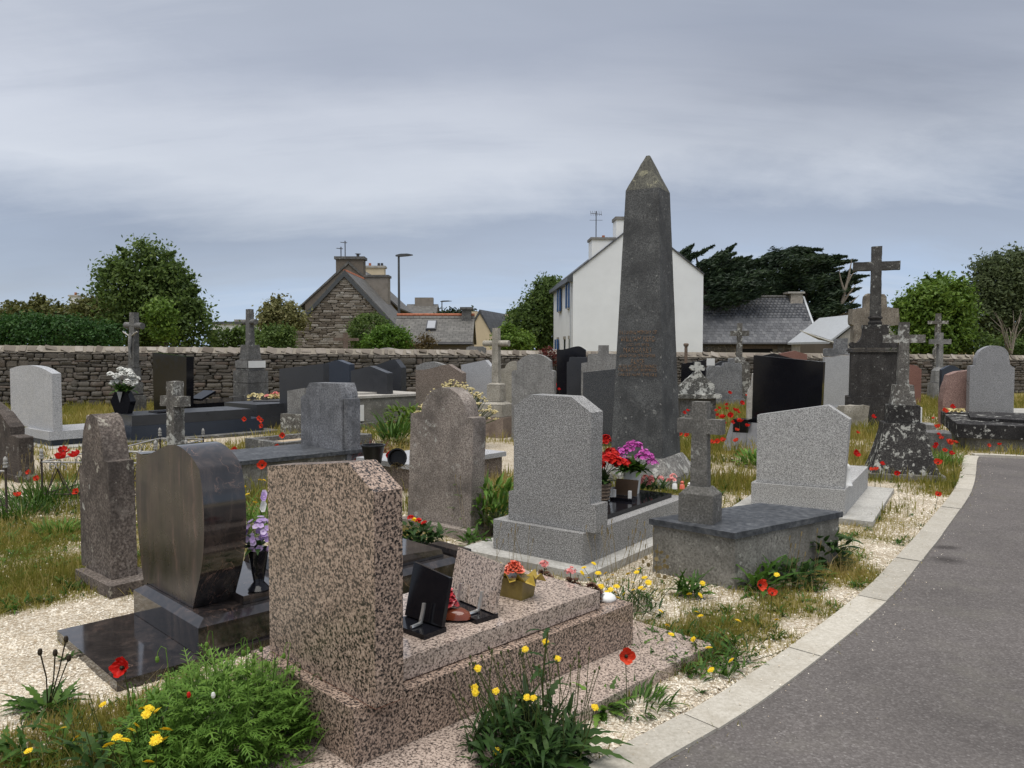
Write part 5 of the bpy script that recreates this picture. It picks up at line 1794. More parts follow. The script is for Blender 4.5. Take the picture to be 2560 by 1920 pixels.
for s_ in (-.07, .07):
    qq = (q[0] + math.cos(R(-A + 8)) * s_, q[1] + math.sin(R(-A + 8)) * s_, q[2])
    o = MB().box(-.012, .012, -.06, -.035, .023, .085, .003).build('foot_clip', M['plastic_white'], bpy.data.objects[[x.name for x in bpy.data.objects if x.name.startswith('memorial_plaque')][-1]])
    o.location = (s_, 0, 0)
q = (*gp(1700, 1222, GREY[2] - .03), GREY[2])
t = thing('angel_figurine', 'tiny white figurine group on the far corner of the grey tomb', 'figurine', q[:2], 0, q[2] - .03)
for x_, h_, mm in ((-.05, .09, 'plastic_white'), (.02, .075, 'ceramic_coral'), (.09, .06, 'plastic_white')):
    MB().lathe([(.026, 0), (.022, h_ * .5), (.012, h_ * .62), (.018, h_ * .75), (.016, h_ * .9), (.006, h_)], 10, x_, 0).build('figure', M[mm], t, 60)

# --- obelisk
A = 30
P = gp(1678, 1228, 0)
t = grave('tall dark stone obelisk with pointed lichen cap and gilded inscription', P, A, 'obelisk', 'obelisk')
PB = .96
zq = .13
MB().box(-PB, 0, 0, PB, -.05, zq, .02).rough(.006, 7, .1, 5).build('base_course', M['obelisk_base'], t, 40)
fl = ol(gp(1657, 1149, .30), A, [(1530, 1139)])[0][0]
Wb = -fl
mrg = (PB - Wb) / 2
zb_ = .34
r_ = lambda m_, z: [(-PB + m_, m_, z), (-m_, m_, z), (-m_, PB - m_, z), (-PB + m_, PB - m_, z)]
MB().loft([r_(.01, zq + .002), r_(.02, zq + .03), r_(mrg - .02, zb_)], .01).rough(.005, 8, .1, 6).build('sloped_base', M['obelisk_base'], t, 40)
Pf = (P[0] - math.cos(R(A)) * mrg + math.sin(R(A)) * mrg, P[1] + math.sin(R(A)) * mrg + math.cos(R(A)) * mrg)
e = ol(Pf, A, [(1567.7, 463), (1651, 470)])
Wt = e[1][0] - e[0][0]
zsh = (e[0][1] + e[1][1]) / 2
ztop = at(1628, 376, P[1] + .4)[2]
mt_ = (PB - Wt) / 2
MB().loft([r_(mrg, zb_ + .002), r_(mt_, zsh)], .012).rough(.0025, 9, .12, 7).build('shaft', M['obelisk_stone'], t, 40)
MB().loft([r_(mt_, zsh + .001), r_(PB / 2 - .02, ztop)], .004).rough(.006, 8, .07, 8).build('cap', M['obelisk_cap'], t, 40)
foot(P, A, -PB, 0, 0, PB)


def lettering(s_, size, parent, loc, rot, mat, name='inscription', align='CENTER', sp=1.0):
    cu = bpy.data.curves.new(name, 'FONT')
    cu.body = s_; cu.size = size; cu.align_x = align; cu.align_y = 'CENTER'; cu.extrude = .001; cu.space_character = sp
    cu.resolution_u = 2
    o = bpy.data.objects.new(name, cu)
    col.objects.link(o)
    bpy.context.view_layer.update()
    me = bpy.data.meshes.new_from_object(o.evaluated_get(bpy.context.evaluated_depsgraph_get()))
    bpy.data.objects.remove(o, do_unlink=True)
    return link(name, me, mat, parent, loc, rot)


tilt = math.atan2(mt_ - mrg, zsh - zb_)
for txt, py, size, sp in (('IN LOVING MEMORY OF', 831, .062, 1.0), ('WILLIAM REED', 848, .085, 1.05), ('AND HIS WIFE', 862, .05, 1.1), ('MARGARET', 876, .085, 1.1), ('AND THEIR DAUGHTER', 889.5, .052, 1.0),
                          ('ALICE', 904, .082, 1.1), ('WHO WERE DROWNED', 916, .055, 1.05), ('WRECK OF THE DRUMMOND', 925.5, .05, 1.0), ('CASTLE NEAR THE ISLE', 937, .05, 1.0)):
    zz_ = ol(Pf, A, [(1592, py)])[0][1]
    yy = mrg + (mt_ - mrg) * (zz_ - zb_) / (zsh - zb_) - .006
    o = lettering(txt, size, t, (-PB / 2 - .01, yy, zz_), (math.pi / 2 - tilt, 0, 0), M['gold_letters'], sp=sp)
    o['kind'] = 'stuff'
    xs_ = [v.co.x for v in o.data.vertices]
    share = {'IN LOVING MEMORY OF': .86, 'WILLIAM REED': .80, 'AND HIS WIFE': .52, 'MARGARET': .64, 'AND THEIR DAUGHTER': .80, 'ALICE': .30}.get(txt, .84)
    o.scale = (share * (PB - 2 * (yy + .006)) / (max(xs_) - min(xs_)), 1, 1)       # each line keeps to the width of the face

# --- cross on slate-topped tomb
A = 44
P = gp(1845, 1483, 0)
t = grave('concrete tomb with dark slate top carrying a small grey cross, beside the path', P, A, 'tomb', 'tomb')
zb1 = ol(P, A, [(1838, 1352)])[0][1]
zt1 = zb1 + .046
quad = [gp(1836, 1333, zt1), gp(2108, 1279, zt1), gp(1899, 1257, zt1), gp(1622, 1296, zt1)]
ca, sa = math.cos(R(A)), math.sin(R(A))
quad = [((x - P[0]) * ca - (y - P[1]) * sa, (x - P[0]) * sa + (y - P[1]) * ca) for x, y in quad]
qcx, qcy = sum(p[0] for p in quad) / 4, sum(p[1] for p in quad) / 4
bq = [(qcx + (x - qcx) * .955, qcy + (y - qcy) * .955) for x, y in quad]
MB().zprism(bq, -.05, zb1, .012).rough(.004, 6, .12, 4).build('base', M['tomb_concrete'], t, 40)
MB().zprism(quad, zb1 + .004, zt1, .006).rough(.003, 5, .12, 4).build('slab', M['slate_slab'], t, 40)
foot(P, A, min(p[0] for p in bq), max(p[0] for p in bq), min(p[1] for p in bq), max(p[1] for p in bq))
Pc = gp(1750, 1300, zb1 + .05)
tc = thing('stone_cross', 'small grey stone cross standing on the slate-topped tomb', 'cross', Pc, 33, zb1 + .047)
dc = Pc[1]
k_ = lambda px: px / FPX * dc
zc = lambda py: at(1750, py, dc)[2] - zb1 - .047
hb = zc(1222)
oct_ = lambda r, z: [(r * math.cos(math.pi / 8 + i * math.pi / 4) * 1.08, r * math.sin(math.pi / 8 + i * math.pi / 4) * 1.08, z) for i in range(8)]
rb = k_(88) / 2
MB().box(-rb, rb, -rb * .8, rb * .8, .0, hb - .03, .02).build('foot_block', M['cross_granite'], tc)
MB().loft([[(-rb * .95, -rb * .75, hb - .028), (rb * .95, -rb * .75, hb - .028), (rb * .95, rb * .75, hb - .028), (-rb * .95, rb * .75, hb - .028)], [(-rb * .6, -rb * .5, hb + .02), (rb * .6, -rb * .5, hb + .02), (rb * .6, rb * .5, hb + .02), (-rb * .6, rb * .5, hb + .02)]], .005).build('collar', M['cross_granite'], tc)
hw = k_(42) / 2
MB().prism(cross_pts(0, zc(1004), zc(1083), zc(1047), hw * .92, k_(108) / 2 / math.cos(R(20)), hb + .02, hw * 1.05), -hw * .7, hw * .7, .006).build('cross', M['cross_granite'], tc, 35)

# --- light grey tomb right
A = 31
P = gp(2111, 1289, .05)
t = grave('light grey granite tomb with asymmetrical peaked stone, right beside the path', P, A, 'tomb', 'tomb')
uW = ol(P, A, [(1878, 1230)])[0][0]
pz = ol(P, A, [(2113, 1226)])[0][1]
L = 1.75
MB().box(uW - .16, .26, -.14, L + .1, -.05, .048, .008).build('base_plate', M['pale_slab'], t)
MB().box(uW, 0, 0, L, .05, pz, .008).build('plinth', M['light_grey_granite'], t)
Ph = (P[0] + math.sin(R(A)) * .04, P[1] + math.cos(R(A)) * .04)
tp = [(1893, 1037), (2069, 1013), (2124, 1049)]
uz = outline(Ph, A, tp, pz + .004)
uz[-1] = (ol(Ph, A, [(2109, 1218)])[0][0], pz + .004)
MB().prism(uz, .04, .17, .008).build('headstone', M['light_grey_granite'], t)
foot(P, A, uW - .16, .26, -.14, L + .1)
q = onp((P, A, pz), -.02, .30)
t = thing('angel_figurine', 'small white figurine behind the light grey peaked stone', 'figurine', q[:2], 0, q[2])
MB().lathe([(.05, 0), (.045, .02), (.03, .03), (.035, .10), (.02, .13), (.028, .16), (.025, .19), (.008, .21)], 12).build('figure', M['plastic_white'], t, 60)

# --- left edge: old stone cut by the frame
bg('dark old stone with sloping shoulder cut off by the left edge', 48, 9.3, 38, [(-75, 1010), (-40, 1000), (0, 1034), (25, 1068), (26, 1088), (46, 1094), (47, 1096)], .16, 'brown_dark', plinth=(.03, .03, .08, 'brown_dark'), rough=(.004, 9, .09, 1))

# --- light grey arched tomb, left
A = 40
P = gp(122, 1119, 0)
t = grave('pale grey granite tomb with arched stone at far left', P, A, 'tomb', 'tomb')
uW = -1.02
zA, zB = ol(P, A, [(120, 1101)])[0][1], ol(P, A, [(119, 1079)])[0][1]
MB().box(uW + .02, -.03, .05, 1.9, -.05, zA, .01).build('base', M['blue_granite'], t)
MB().box(uW - .06, .03, 0, 2.0, zA + .001, zB, .012).build('slab', M['pale_granite'], t)
Ph = (P[0] + math.sin(R(A)) * .07, P[1] + math.cos(R(A)) * .07)
tp = spl([(24.4, 922), (50, 914.5), (78, 914), (104, 920), (129.6, 934)], 4)
uz = outline(Ph, A, tp, zB + .002)
MB().prism(uz, .07, .21, .008).build('headstone', M['pale_granite'], t, 30)
MB().box(uW - .3, .4, -.12, 2.2, -.06, .02, .01).build('base_plate', M['pale_slab'], t)
foot(P, A, uW - .3, .4, -.12, 2.2)
q = onp((P, A, zB), .02, .62)
t = thing('book_plaque', 'beige open-book plaque standing beside the pale arched stone', 'plaque', q[:2], 30, q[2])
for s_ in (-1, 1):
    o = MB().prism([(0, .03), (.17 * s_, .03), (.17 * s_, .20), (.13 * s_, .225), (.06 * s_, .235), (0, .22)], 0, .02, .004).build('page', M['beige_plaque'], t)
    o.rotation_euler = (0, 0, R(18 * s_))
MB().box(-.02, .02, -.03, .05, 0, .07, .003).build('stand', M['metal_dark'], t)

# --- charcoal stepped tomb with white flowers
A = 44
P = gp(329, 1109, 0)
t = grave('charcoal granite double-stepped tomb below the white flower vase', P, A, 'tomb', 'tomb')
z1, z2, z3 = ol(P, A, [(329, 1067)])[0][1], ol(P, A, [(329, 1065.5)])[0][1], ol(P, A, [(329, 1040)])[0][1]
MB().box(-1.05, 0, 0, 2.45, -.05, z1, .01).build('lower_tier', M['blue_granite'], t)
MB().box(-1.02, -.02, .02, 2.2, z1 + .001, z3, .012).build('upper_tier', M['charcoal_granite'], t)
MB().box(-.55, -.15, .5, .95, z3 + .001, z3 + .025, .004).build('plate', M['black_granite'], t)
MB().box(-1.3, .25, -.25, 2.7, -.06, .05, .01).build('base_plate', M['concrete_dark'], t)
foot(P, A, -1.3, .25, -.25, 2.7)
q = onp((P, A, z3), -.62, .10)
t = thing('flower_vase', 'black angular vase of white roses on the charcoal tomb', 'vase', q[:2], 15, q[2])
mb = MB().loft([[(-.13, -.06, 0), (.13, -.06, 0), (.13, .06, 0), (-.13, .06, 0)], [(-.21, -.07, .22), (.21, -.07, .22), (.21, .07, .22), (-.21, .07, .22)], [(-.13, -.05, .40), (.13, -.05, .40), (.13, .05, .40), (-.13, .05, .40)]], .006)
vs = mb.build('vase', M['black_granite'], t)
MB().prism([(-.06, .39), (.06, .39), (0, .20)], -.088, -.08, 0).build('silver_inlay', M['silver'], vs)
pl_ = PM(); leafy(pl_, (0, 0, .40), 70, .26, .035, .09); pl_.build('leaves', M['weed'], t)
for k_ in range(22):
    c_ = (rng.uniform(-.24, .24), rng.uniform(-.12, .10), .64 + rng.uniform(-.06, .14))
    c_ = (c_[0], c_[1], c_[2] - abs(c_[0]) * .35)
    pm = PM(); bouquet(pm, c_, .05, .055, 26, .036); pm.build('rose', M['petal_white'], t)

# --- crosses on pedestals by the wall (left)
def pedestal_cross(label, px, D, a, tiers, cross, mat, round_arm=True, lean=0.0, thick=.5, extra=None, name='stone_cross'):
    """tiers: (half width px, y bottom, y top, half width top px); cross: (y foot, y top, arm y0, arm y1, half shaft px, half arm px)"""
    p = at(px, 900, D)
    t = thing(name, label, 'cross', (p[0], D), a)
    k_ = lambda v: v / FPX * D
    z_ = lambda y: at(px, y, D)[2]
    for i, (hw0, yb, yt, hw1) in enumerate(tiers):
        zb0 = -.05 if i == 0 else z_(yb) + .001
        mb = MB().frust(0, 0, k_(hw0) * 2, k_(hw0) * 2 * .9, zb0, k_(hw1) * 2, k_(hw1) * 2 * .9, z_(yt), .012)
        mb.build('tier' if i else 'base', M[mat if not isinstance(mat, list) else mat[min(i, len(mat) - 1)]], t)
    foot((p[0], D), a, -k_(tiers[0][0]), k_(tiers[0][0]), -k_(tiers[0][0]), k_(tiers[0][0]))
    cm = mat if not isinstance(mat, list) else mat[-1]
    yf, yt, a0_, a1_, hs, ha = cross
    hs, ha = k_(hs), k_(ha)
    if round_arm:
        mb = MB().frust(0, 0, hs * 2.2, hs * 1.9, z_(yf) + .001, hs * 1.8, hs * 1.6, z_(yt), .012)
        o = mb.build('shaft', M[cm], t); o.rotation_euler = (0, lean, 0)
        zm = (z_(a0_) + z_(a1_)) / 2
        ra = (z_(a1_) - z_(a0_)) / 2
        o = MB().tube([(-ha, 0, zm), (ha, 0, zm)], ra, 14).build('arm', M[cm], t, 50); o.rotation_euler = (0, lean, 0)
    else:
        mb = MB().prism(cross_pts(0, z_(yt), z_(a0_), z_(a1_), hs * .92, ha, z_(yf) + .001, hs * 1.08), -hs * thick * 1.6, hs * thick * 1.6, .01)
        if extra: mb.rough(*extra)
        o = mb.build('cross', M[cm], t, 35); o.rotation_euler = (0, lean, 0)
    return t


t = pedestal_cross('leaning grey crucifix on a tiered pedestal near the left wall', 330, 19.5, 25,
                   [(23, 1040, 988, 23), (18, 984, 955, 18), (16, 952, 917, 14)], (917, 781, 822, 806, 9, 30), 'concrete_dark', True, .045)
zf = at(330, 870, 19.5)[2]
MB().tube([(.09, -.1, zf - .25), (.07, -.12, zf), (.09, -.11, zf + .25), (.08, -.1, zf + .36)], [.02, .035, .05, .03], 8).build('christ_figure', M['concrete_grey'], t, 60)
MB().tube([(-.17, -.1, zf + .40), (.08, -.1, zf + .28), (.32, -.1, zf + .40)], .02, 6).build('christ_arms', M['concrete_pale'], t, 60)
t = pedestal_cross('grey cross with round arms on a tall block pedestal with white plaques', 626, 20.5, 38,
                   [(40, 1028, 990, 40), (32, 989, 957, 32), (32, 956, 927, 32), (27, 926, 900, 25), (20, 899, 862, 17)], (862, 773, 812, 798, 8, 26), 'concrete_dark')
k_ = 20.5 / FPX
for s_ in (-1, 1):
    zz0, zz1 = at(626, 919, 20.5)[2], at(626, 902, 20.5)[2]
    if s_ > 0: MB().box(27 * k_ + .004, 27 * k_ + .02, -24 * k_, 24 * k_, zz0, zz1, .003).build('plaque', M['plastic_white'], t)
    else: MB().box(-26 * k_, 26 * k_, -24.5 * k_ - .02, -24.5 * k_ - .004, zz0, zz1, .003).build('plaque', M['concrete_grey'], t)

# --- black tomb by the left wall
A = 35
P = at(466, 1050, 17.3)[:2]
t = grave('black polished tomb with tall slanting-topped stone near the left wall', P, A, 'tomb', 'tomb')
uz = outline(P, A, [(380.5, 881), (466, 892)], 0, .03, -.05)
MB().prism(uz, 0, .18, .008).build('headstone', M['black_granite'], t)
MB().box(uz[0][0] + .1, .0, .2, 2.6, -.05, .30, .01).build('base', M['black_granite'], t)
MB().box(uz[0][0], .12, .2, 2.9, .32, .40, .01).build('slab', M['black_granite'], t)
o = MB().box(-.5, -.05, 0, .4, 0, .05, .006).build('desk_plaque', M['black_granite'], t); o.location = (.2, .3, .46); o.rotation_euler = (R(25), 0, 0)
foot(P, A, -1.1, .12, 0, 2.9)
q = onp((P, A, .401), -.25, 2.35)
t = thing('flower_spray', 'spray of cream and red flowers on the black tomb slab', 'flowers', q[:2], 20, q[2])
pm = PM()
for _ in range(22): bouquet(pm, (rng.uniform(-.45, .45), rng.uniform(-.15, .15), rng.uniform(.02, .08)), .05, .04, 8, .04)
pm.build('cream_flowers', M['petal_cream'], t)
pm = PM()
for _ in range(6): bouquet(pm, (rng.uniform(.05, .35), rng.uniform(-.15, .15), rng.uniform(.06, .14)), .05, .04, 8, .04)
pm.build('red_flowers', M['petal_pink'], t)

# --- charcoal flat tomb between
A = 40
P = gp(640, 1078, 0)
t = grave('dark grey flat tomb with metal bar ornament in front of the block pedestal', P, A, 'tomb', 'tomb')
z1, z2 = .26, .52
MB().box(-1.25, 0, 0, 2.2, -.05, z1, .01).build('lower_tier', M['charcoal_granite'], t)
MB().box(-1.22, -.02, .03, 2.1, z1 + .001, z2, .012).build('upper_tier', M['charcoal_granite'], t)
MB().tube([(-.9, .5, z2 + .02), (-.4, .9, z2 + .02)], .02, 6).build('metal_bar', M['metal_dark'], t)
MB().lathe([(.2, z2 + .001), (.2, z2 + .03)], 16, -.45, 1.2).build('round_plate', M['black_granite'], t)
foot(P, A, -1.25, 0, 0, 2.2)

# --- group of dark headstones, centre left
bg('wide black-brown stone with top rising to the right, left of the navy stone', 809, 15.3, 30, [(698, 922), (808, 909)], .16, 'charcoal_granite', bev=.01)
bg('navy blue polished stone with peaked top', 873, 17.5, 25, [(805, 912), (830, 903), (843, 900), (873, 911)], .2, 'blue_granite')
bg('charcoal stone with low off-centre peak, in front of the taller charcoal one', 968, 16.4, 28, [(877, 927), (924, 915), (968, 933)], .2, 'charcoal_granite')
bg('taller charcoal stone with right-hand peak behind the navy one', 1002, 18.2, 28, [(905, 926), (975, 900), (988, 899), (1003, 919)], .2, 'charcoal_granite')
bg('pale weathered concrete stone with shallow arched top against the wall', 993, 23.8, 8, spl([(942, 874), (967, 869), (993, 874)], 4), .15, 'concrete_pale')
bg('grey streaked concrete stone with stepped shoulder against the wall', 1213, 24.3, 10, [(1156, 898), (1164, 896), (1166, 869), (1172, 866), (1206, 866), (1213, 870)], .16, 'concrete_grey')
bg('grey concrete arched stone mostly hidden behind the brown granite one', 1113, 17.0, 20, spl([(1040, 915), (1062, 906), (1085, 905), (1115, 914)], 4), .15, 'concrete_grey')
bg('brown speckled granite stone with wave up to a clipped corner', 1156, 15.3, 28, spl([(1039, 925), (1060, 924), (1085, 919), (1105, 913), (1121, 911)], 3) + [(1156, 933)], .14, 'brown_granite', slab=(1.6, .3, 'brown_granite'))
bg('blue-white speckled granite stone with high right peak behind the round-armed cross', 1224, 15.9, 28, [(1153, 912), (1213, 900), (1226, 916)], .14, 'pale_granite', plinth=(.05, .05, .12, 'pale_granite'))

# --- chest tomb behind the blue-grey stone
A = 46
P = gp(868, 1075, 0)
t = grave('low concrete chest tomb with pale flat lid behind the blue-grey stone', P, A, 'tomb', 'tomb')
MB().box(-1.5, .12, -.05, 2.3, -.05, .12, .01).build('base_step', M['concrete_dark'], t)
zt = ol(P, A, [(868, 992)])[0][1]
MB().box(-1.45, 0, 0, 2.0, .121, zt - .05, .01).build('chest', M['tomb_concrete'], t)
MB().box(-1.47, .03, -.02, 2.05, zt - .049, zt, .012).build('lid', M['concrete_pale'], t)
MB().box(-.9, -.4, .4, 1.1, zt + .001, zt + .04, .006).build('lid_plate', M['concrete_pale'], t)
pq = MB().box(.001, .03, .12, .38, .16, zt - .18, .004).build('plaque', M['plastic_white'], t)
foot(P, A, -1.5, .12, -.05, 2.3)
t = bg('grey concrete panel on a lichen-spotted block, left of the blue-grey stone', 760, 14.3, 25, [(718, 977), (760, 970)], .2, 'concrete_grey', zb=.42)
p_ = at(754, 1000, 14.2)
MB().box(-.5, .05, -.08, .4, -.05, .42, .015).rough(.006, 8, .1).build('block', M['cross_mossy'], t, 40)
P = gp(700, 1145, 0)
t = grave('low concrete grave kerb filled with gravel left of the blue-grey stone', P, 42, 'grave_kerb', 'grave')
for x0, x1, y0, y1 in ((-1.0, 0, 0, .12), (-.12, 0, .122, 1.7), (-1.0, -.88, .122, 1.7), (-.878, -.122, 1.58, 1.7)):
    MB().box(x0, x1, y0, y1, -.05, .22, .012).rough(.005, 8, .12).build('kerb_bar', M['concrete_dark'], t, 40)
MB().box(-.878, -.122, .122, 1.578, -.05, .15, 0).build('gravel_fill', M['gravel_piece'], t)
foot(P, 42, -1, 0, 0, 1.7)
# light slab grave with black pots
P = gp(1040, 1235, 0)
t = grave('pale stone slab on brown base behind the speckled old stone', P, 40, 'slab_grave', 'grave')
MB().box(-1.0, -.03, .03, 1.5, -.05, .26, .01).build('base', M['brown_granite'], t)
MB().box(-1.04, 0, 0, 1.55, .262, .32, .01).build('slab', M['pale_granite'], t)
foot(P, 40, -1.04, 0, 0, 1.55)
zsl = .321


def pot(label, px, py, z, r, tip=0.0, dry=False, rz=0):
    p = gp(px, py, z)
    t = thing('plant_pot', label, 'pot', p, rz, z)
    o = MB().lathe([(r * .7, 0), (r, r * 1.5), (r * 1.08, r * 1.5), (r * 1.08, r * 1.62), (r * .92, r * 1.62), (r * .8, r * .9)], 18).build('pot', M['plastic_black'], t, 50)
    if tip:
        o.rotation_euler = (tip, 0, 0); o.location = (0, 0, r * .75)
        pm = PM()
        for _ in range(60): pm.leaf((rng.uniform(-.07, .07), -r * 1.2, .02), rng.uniform(3.5, 6), .12, .006, rng.uniform(-.2, .7), .8, rng.random(), 3, shape='blade')
        pm.build('dry_leaves', M['leaf_brown'], t)


pot('black plastic pot with broken rim behind the pink stone top', 933, 1158, .32, .13)
pot('tipped-over black pot spilling dried plant on the pale slab', 998, 1163, .33, .10, R(80), True)

# --- round-armed beige cross
pedestal_cross('beige concrete cross with round arms on a stepped pedestal, centre', 1241, 14.4, 28,
               [(38, 1092, 1041, 38), (33, 1040, 1011, 32), (30, 1010, 1004, 21), (18.5, 1003, 962, 18), (18, 961, 957, 11)], (957, 820, 866, 851, 8.5, 36), ['pink_base', 'concrete_beige', 'concrete_beige', 'concrete_beige', 'concrete_beige'])

# --- centre stones behind the grey tomb
bg('smooth grey concrete stone with arched head and square shoulders', 1387, 13.4, 18, [(1279, 930), (1283, 926), (1292, 925), (1292, 905)] + spl([(1292, 905), (1312, 890), (1337, 885), (1358, 890), (1375, 902)], 3)[1:] + [(1376, 925), (1385, 928)], .15, 'concrete_grey')
bg('small beige stone with rounded head behind the arched grey one', 1293, 19.5, 8, [(1252, 922), (1262, 920)] + spl([(1262, 920), (1268, 909), (1280, 903), (1296, 906)], 3), .16, 'concrete_beige')
bg('black polished stone with wave-shaped top against the wall', 1463, 18.5, 8, spl([(1392, 873), (1405, 874), (1420, 871), (1435, 867), (1450, 866), (1465, 875)], 3), .16, 'black_granite', zb=.35, plinth=(.0, .0, .0, 'black_granite'))
bg('dark slate-grey stone with stepped top left of the obelisk', 1468, 16.2, 8, [(1417, 905), (1422, 904), (1424, 893), (1468, 893)], .16, 'charcoal_granite')
bg('grey concrete stone with raised block top beside the obelisk', 1540, 15.6, 10, [(1453, 908), (1469, 906), (1470, 885), (1495, 884), (1496, 863), (1521, 863), (1521, 884), (1541, 885)], .18, 'concrete_grey')
bg('dark speckled granite stone with rising top, hidden by the obelisk', 1562, 12.9, 18, [(1457.6, 931), (1562, 920)], .14, 'dark_granite', plinth=(.03, .04, .2, 'charcoal_granite'))

# --- right-hand background
t = bg('lichen-whitened stone with gabled top and small carved cross', 1790, 14.6, 6, [(1697, 985), (1698, 965), (1735, 933), (1739, 926), (1730, 926), (1726, 920), (1730, 913), (1737, 914), (1738, 905), (1752, 905), (1753, 914), (1760, 914), (1764, 920), (1760, 926), (1751, 926), (1755, 934), (1786, 962), (1788, 985)], .2, 'white_lichen', zb=at(1744, 985, 14.6)[2], rough=(.006, 9, .09, 2))
zl = at(1744, 996, 14.6)[2]
MB().box(-.80, .10, -.12, .32, zl, at(1744, 986, 14.6)[2], .01).rough(.008, 10, .08).build('ledge', M['white_lichen'], t, 40)
MB().box(-.66, .0, -.04, .24, -.05, zl - .002, .01).build('body', M['concrete_dark'], t)
bg('rough-hewn grey stone with carved cross steps at its top', 1854, 22.0, 4, [(1768, 922), (1772, 916), (1808, 915), (1810, 908), (1824, 907), (1825, 897), (1836, 896), (1838, 908), (1854, 909), (1856, 985)], .25, 'rustic_grey', rough=(.02, 6, .09, 3), plinth=(.08, .08, .22, 'rustic_grey'))
bg('black stone partly hidden by the gabled lichen stone', 1765, 18.5, 12, [(1703, 910), (1765, 899)], .16, 'black_granite')
t = bg('small square white plaque on a post among the right graves', 1787, 23.5, 4, [(1767, 896), (1787, 896), (1787, 914), (1767, 914)], .03, 'plastic_white', zb=at(1780, 914, 23.5)[2], name='name_plaque', cat='plaque')
MB().box(-.14, -.10, .0, .03, -.05, at(1780, 914, 23.5)[2] - .001, .002).build('post', M['metal_dark'], t)
bg('dark stone with slanted top right of the white square plaque', 1822, 25.0, 4, [(1783, 913), (1805, 902), (1822, 902)], .16, 'charcoal_granite')
p_ = at(1715, 880, 22)
t = thing('wooden_post', 'thin weathered post with knobbed head before the wall', 'post', (p_[0], 22))
zt = at(1715, 858, 22)[2]
MB().tube([(0, 0, -.05), (0, 0, zt - .1)], [.06, .045], 8).build('shaft', M['wood_cross'], t, 50)
MB().lathe([(.05, zt - .1), (.075, zt - .06), (.075, zt - .02), (.05, zt)], 8).build('head', M['wood_cross'], t, 50)
pedestal_cross('lichen-crusted stone cross in front of the cottage roof', 1848, 22.5, 8, [(26, 1010, 905, 22), (14, 904, 892, 10)], (892, 808, 840, 827, 6, 22), 'cross_mossy', False, 0, .9, (.012, 8, .12, 4))
A = 31
P = gp(2056, 1130, 0)
t = grave('large black polished stone on black foot, behind the light grey peaked tomb', P, A, 'tomb', 'tomb')
uz = outline(P, A, [(1884, 888), (2059, 905)], .12, -.02, -.04)
MB().prism(uz, 0, .17, .008).build('headstone', M['black_granite'], t)
MB().box(uz[0][0] - .12, .1, -.04, .24, -.05, .118, .01).build('plinth', M['black_granite'], t)
MB().box(uz[0][0] - .22, uz[0][0] + .02, -.30, -.05, .0, .48, .01).build('pillar', M['black_granite'], t)
mb = MB().prism([(-.55, 0), (0, 0), (0, .42)], 0, .6, .005)
for v in mb.bm.verts: v.co = Vector((v.co.y + uz[0][0] - .30, v.co.x - .10, v.co.z))
mb.build('desk_slab', M['charcoal_granite'], t)
foot(P, A, uz[0][0] - .2, .1, -.1, 2)
bg('black peaked stone just behind the large black one', 1985, 17.5, 12, [(1890, 893), (1935, 883), (1985, 897)], .15, 'black_granite')
bg('brown-red granite stone with flat peak near the wall', 2018, 25.5, 6, [(1950, 884), (1988, 877), (2018, 886)], .2, 'red_granite')
bg('pale stone with concave neck left of the large black one', 1895, 14.8, 12, [(1868, 1005), (1872, 975), (1879, 965), (1882, 935), (1895, 930)], .2, 'concrete_pale', plinth=(.06, .05, .25, 'concrete_pale'))

# large dark monument with cross
D = 16.7
pX = at(2186, 900, D)
A = 20
t = thing('monument_cross', 'tall dark stone monument with scrolled shoulders and lichen cross, right', 'monument', (pX[0], D), A)
k_ = lambda v: v / FPX * D
z_ = lambda y: at(2186, y, D)[2]
dp = .62
MB().box(-k_(64), k_(64), -k_(64) * dp, k_(64) * dp, -.05, z_(991), .015).build('plinth', M['monument_dark'], t)
MB().frust(0, 0, k_(112), k_(112) * dp, z_(991) + .001, k_(110), k_(110) * dp, z_(883), .012).build('body', M['monument_dark'], t)
mb = MB()
for y0, y1, e_ in ((883, 879, 118), (878.5, 875, 126), (874.5, 871, 120)):
    mb.box(-k_(e_) / 2, k_(e_) / 2, -k_(e_) / 2 * dp, k_(e_) / 2 * dp, z_(y0) + .001, z_(y1), .006)
mb.build('cornice', M['monument_dark'], t)
prof = [(-57, 870), (-55, 862), (-48, 858), (-40, 856), (-33, 848), (-29, 838), (-28, 822), (28, 822), (29, 838), (33, 848), (40, 856), (48, 858), (55, 862), (57, 870)]
MB().prism([(k_(x), z_(y)) for x, y in prof], -k_(28), k_(28), .01).build('scrolled_shoulder', M['monument_dark'], t, 40)
for s_ in (-1, 1):
    MB().tube([(s_ * k_(53), -k_(30), z_(861)), (s_ * k_(53), k_(30), z_(861))], k_(6), 12).build('scroll', M['monument_dark'], t, 50)
MB().box(-k_(30), k_(30), -k_(28), k_(28), z_(822) + .001, z_(813), .02).rough(.008, 9, .1).build('ledge', M['dark_lichen'], t, 40)
MB().lathe([(k_(15), z_(813) + .001), (k_(17), z_(806)), (k_(13), z_(802)), (k_(14), z_(798)), (k_(17), z_(796)), (k_(17), z_(793)), (k_(12), z_(790))], 16).build('collar', M['monument_dark'], t, 40)
mb = MB().prism(cross_pts(0, z_(617), z_(676), z_(655), k_(11.5), k_(53), z_(790), k_(12.5)), -k_(11), k_(11), .012)
mb.rough(.010, 8, .11, 5).build('cross', M['cross_dark'], t, 40)
foot((pX[0], D), A, -k_(64), k_(64), -k_(40), k_(40))

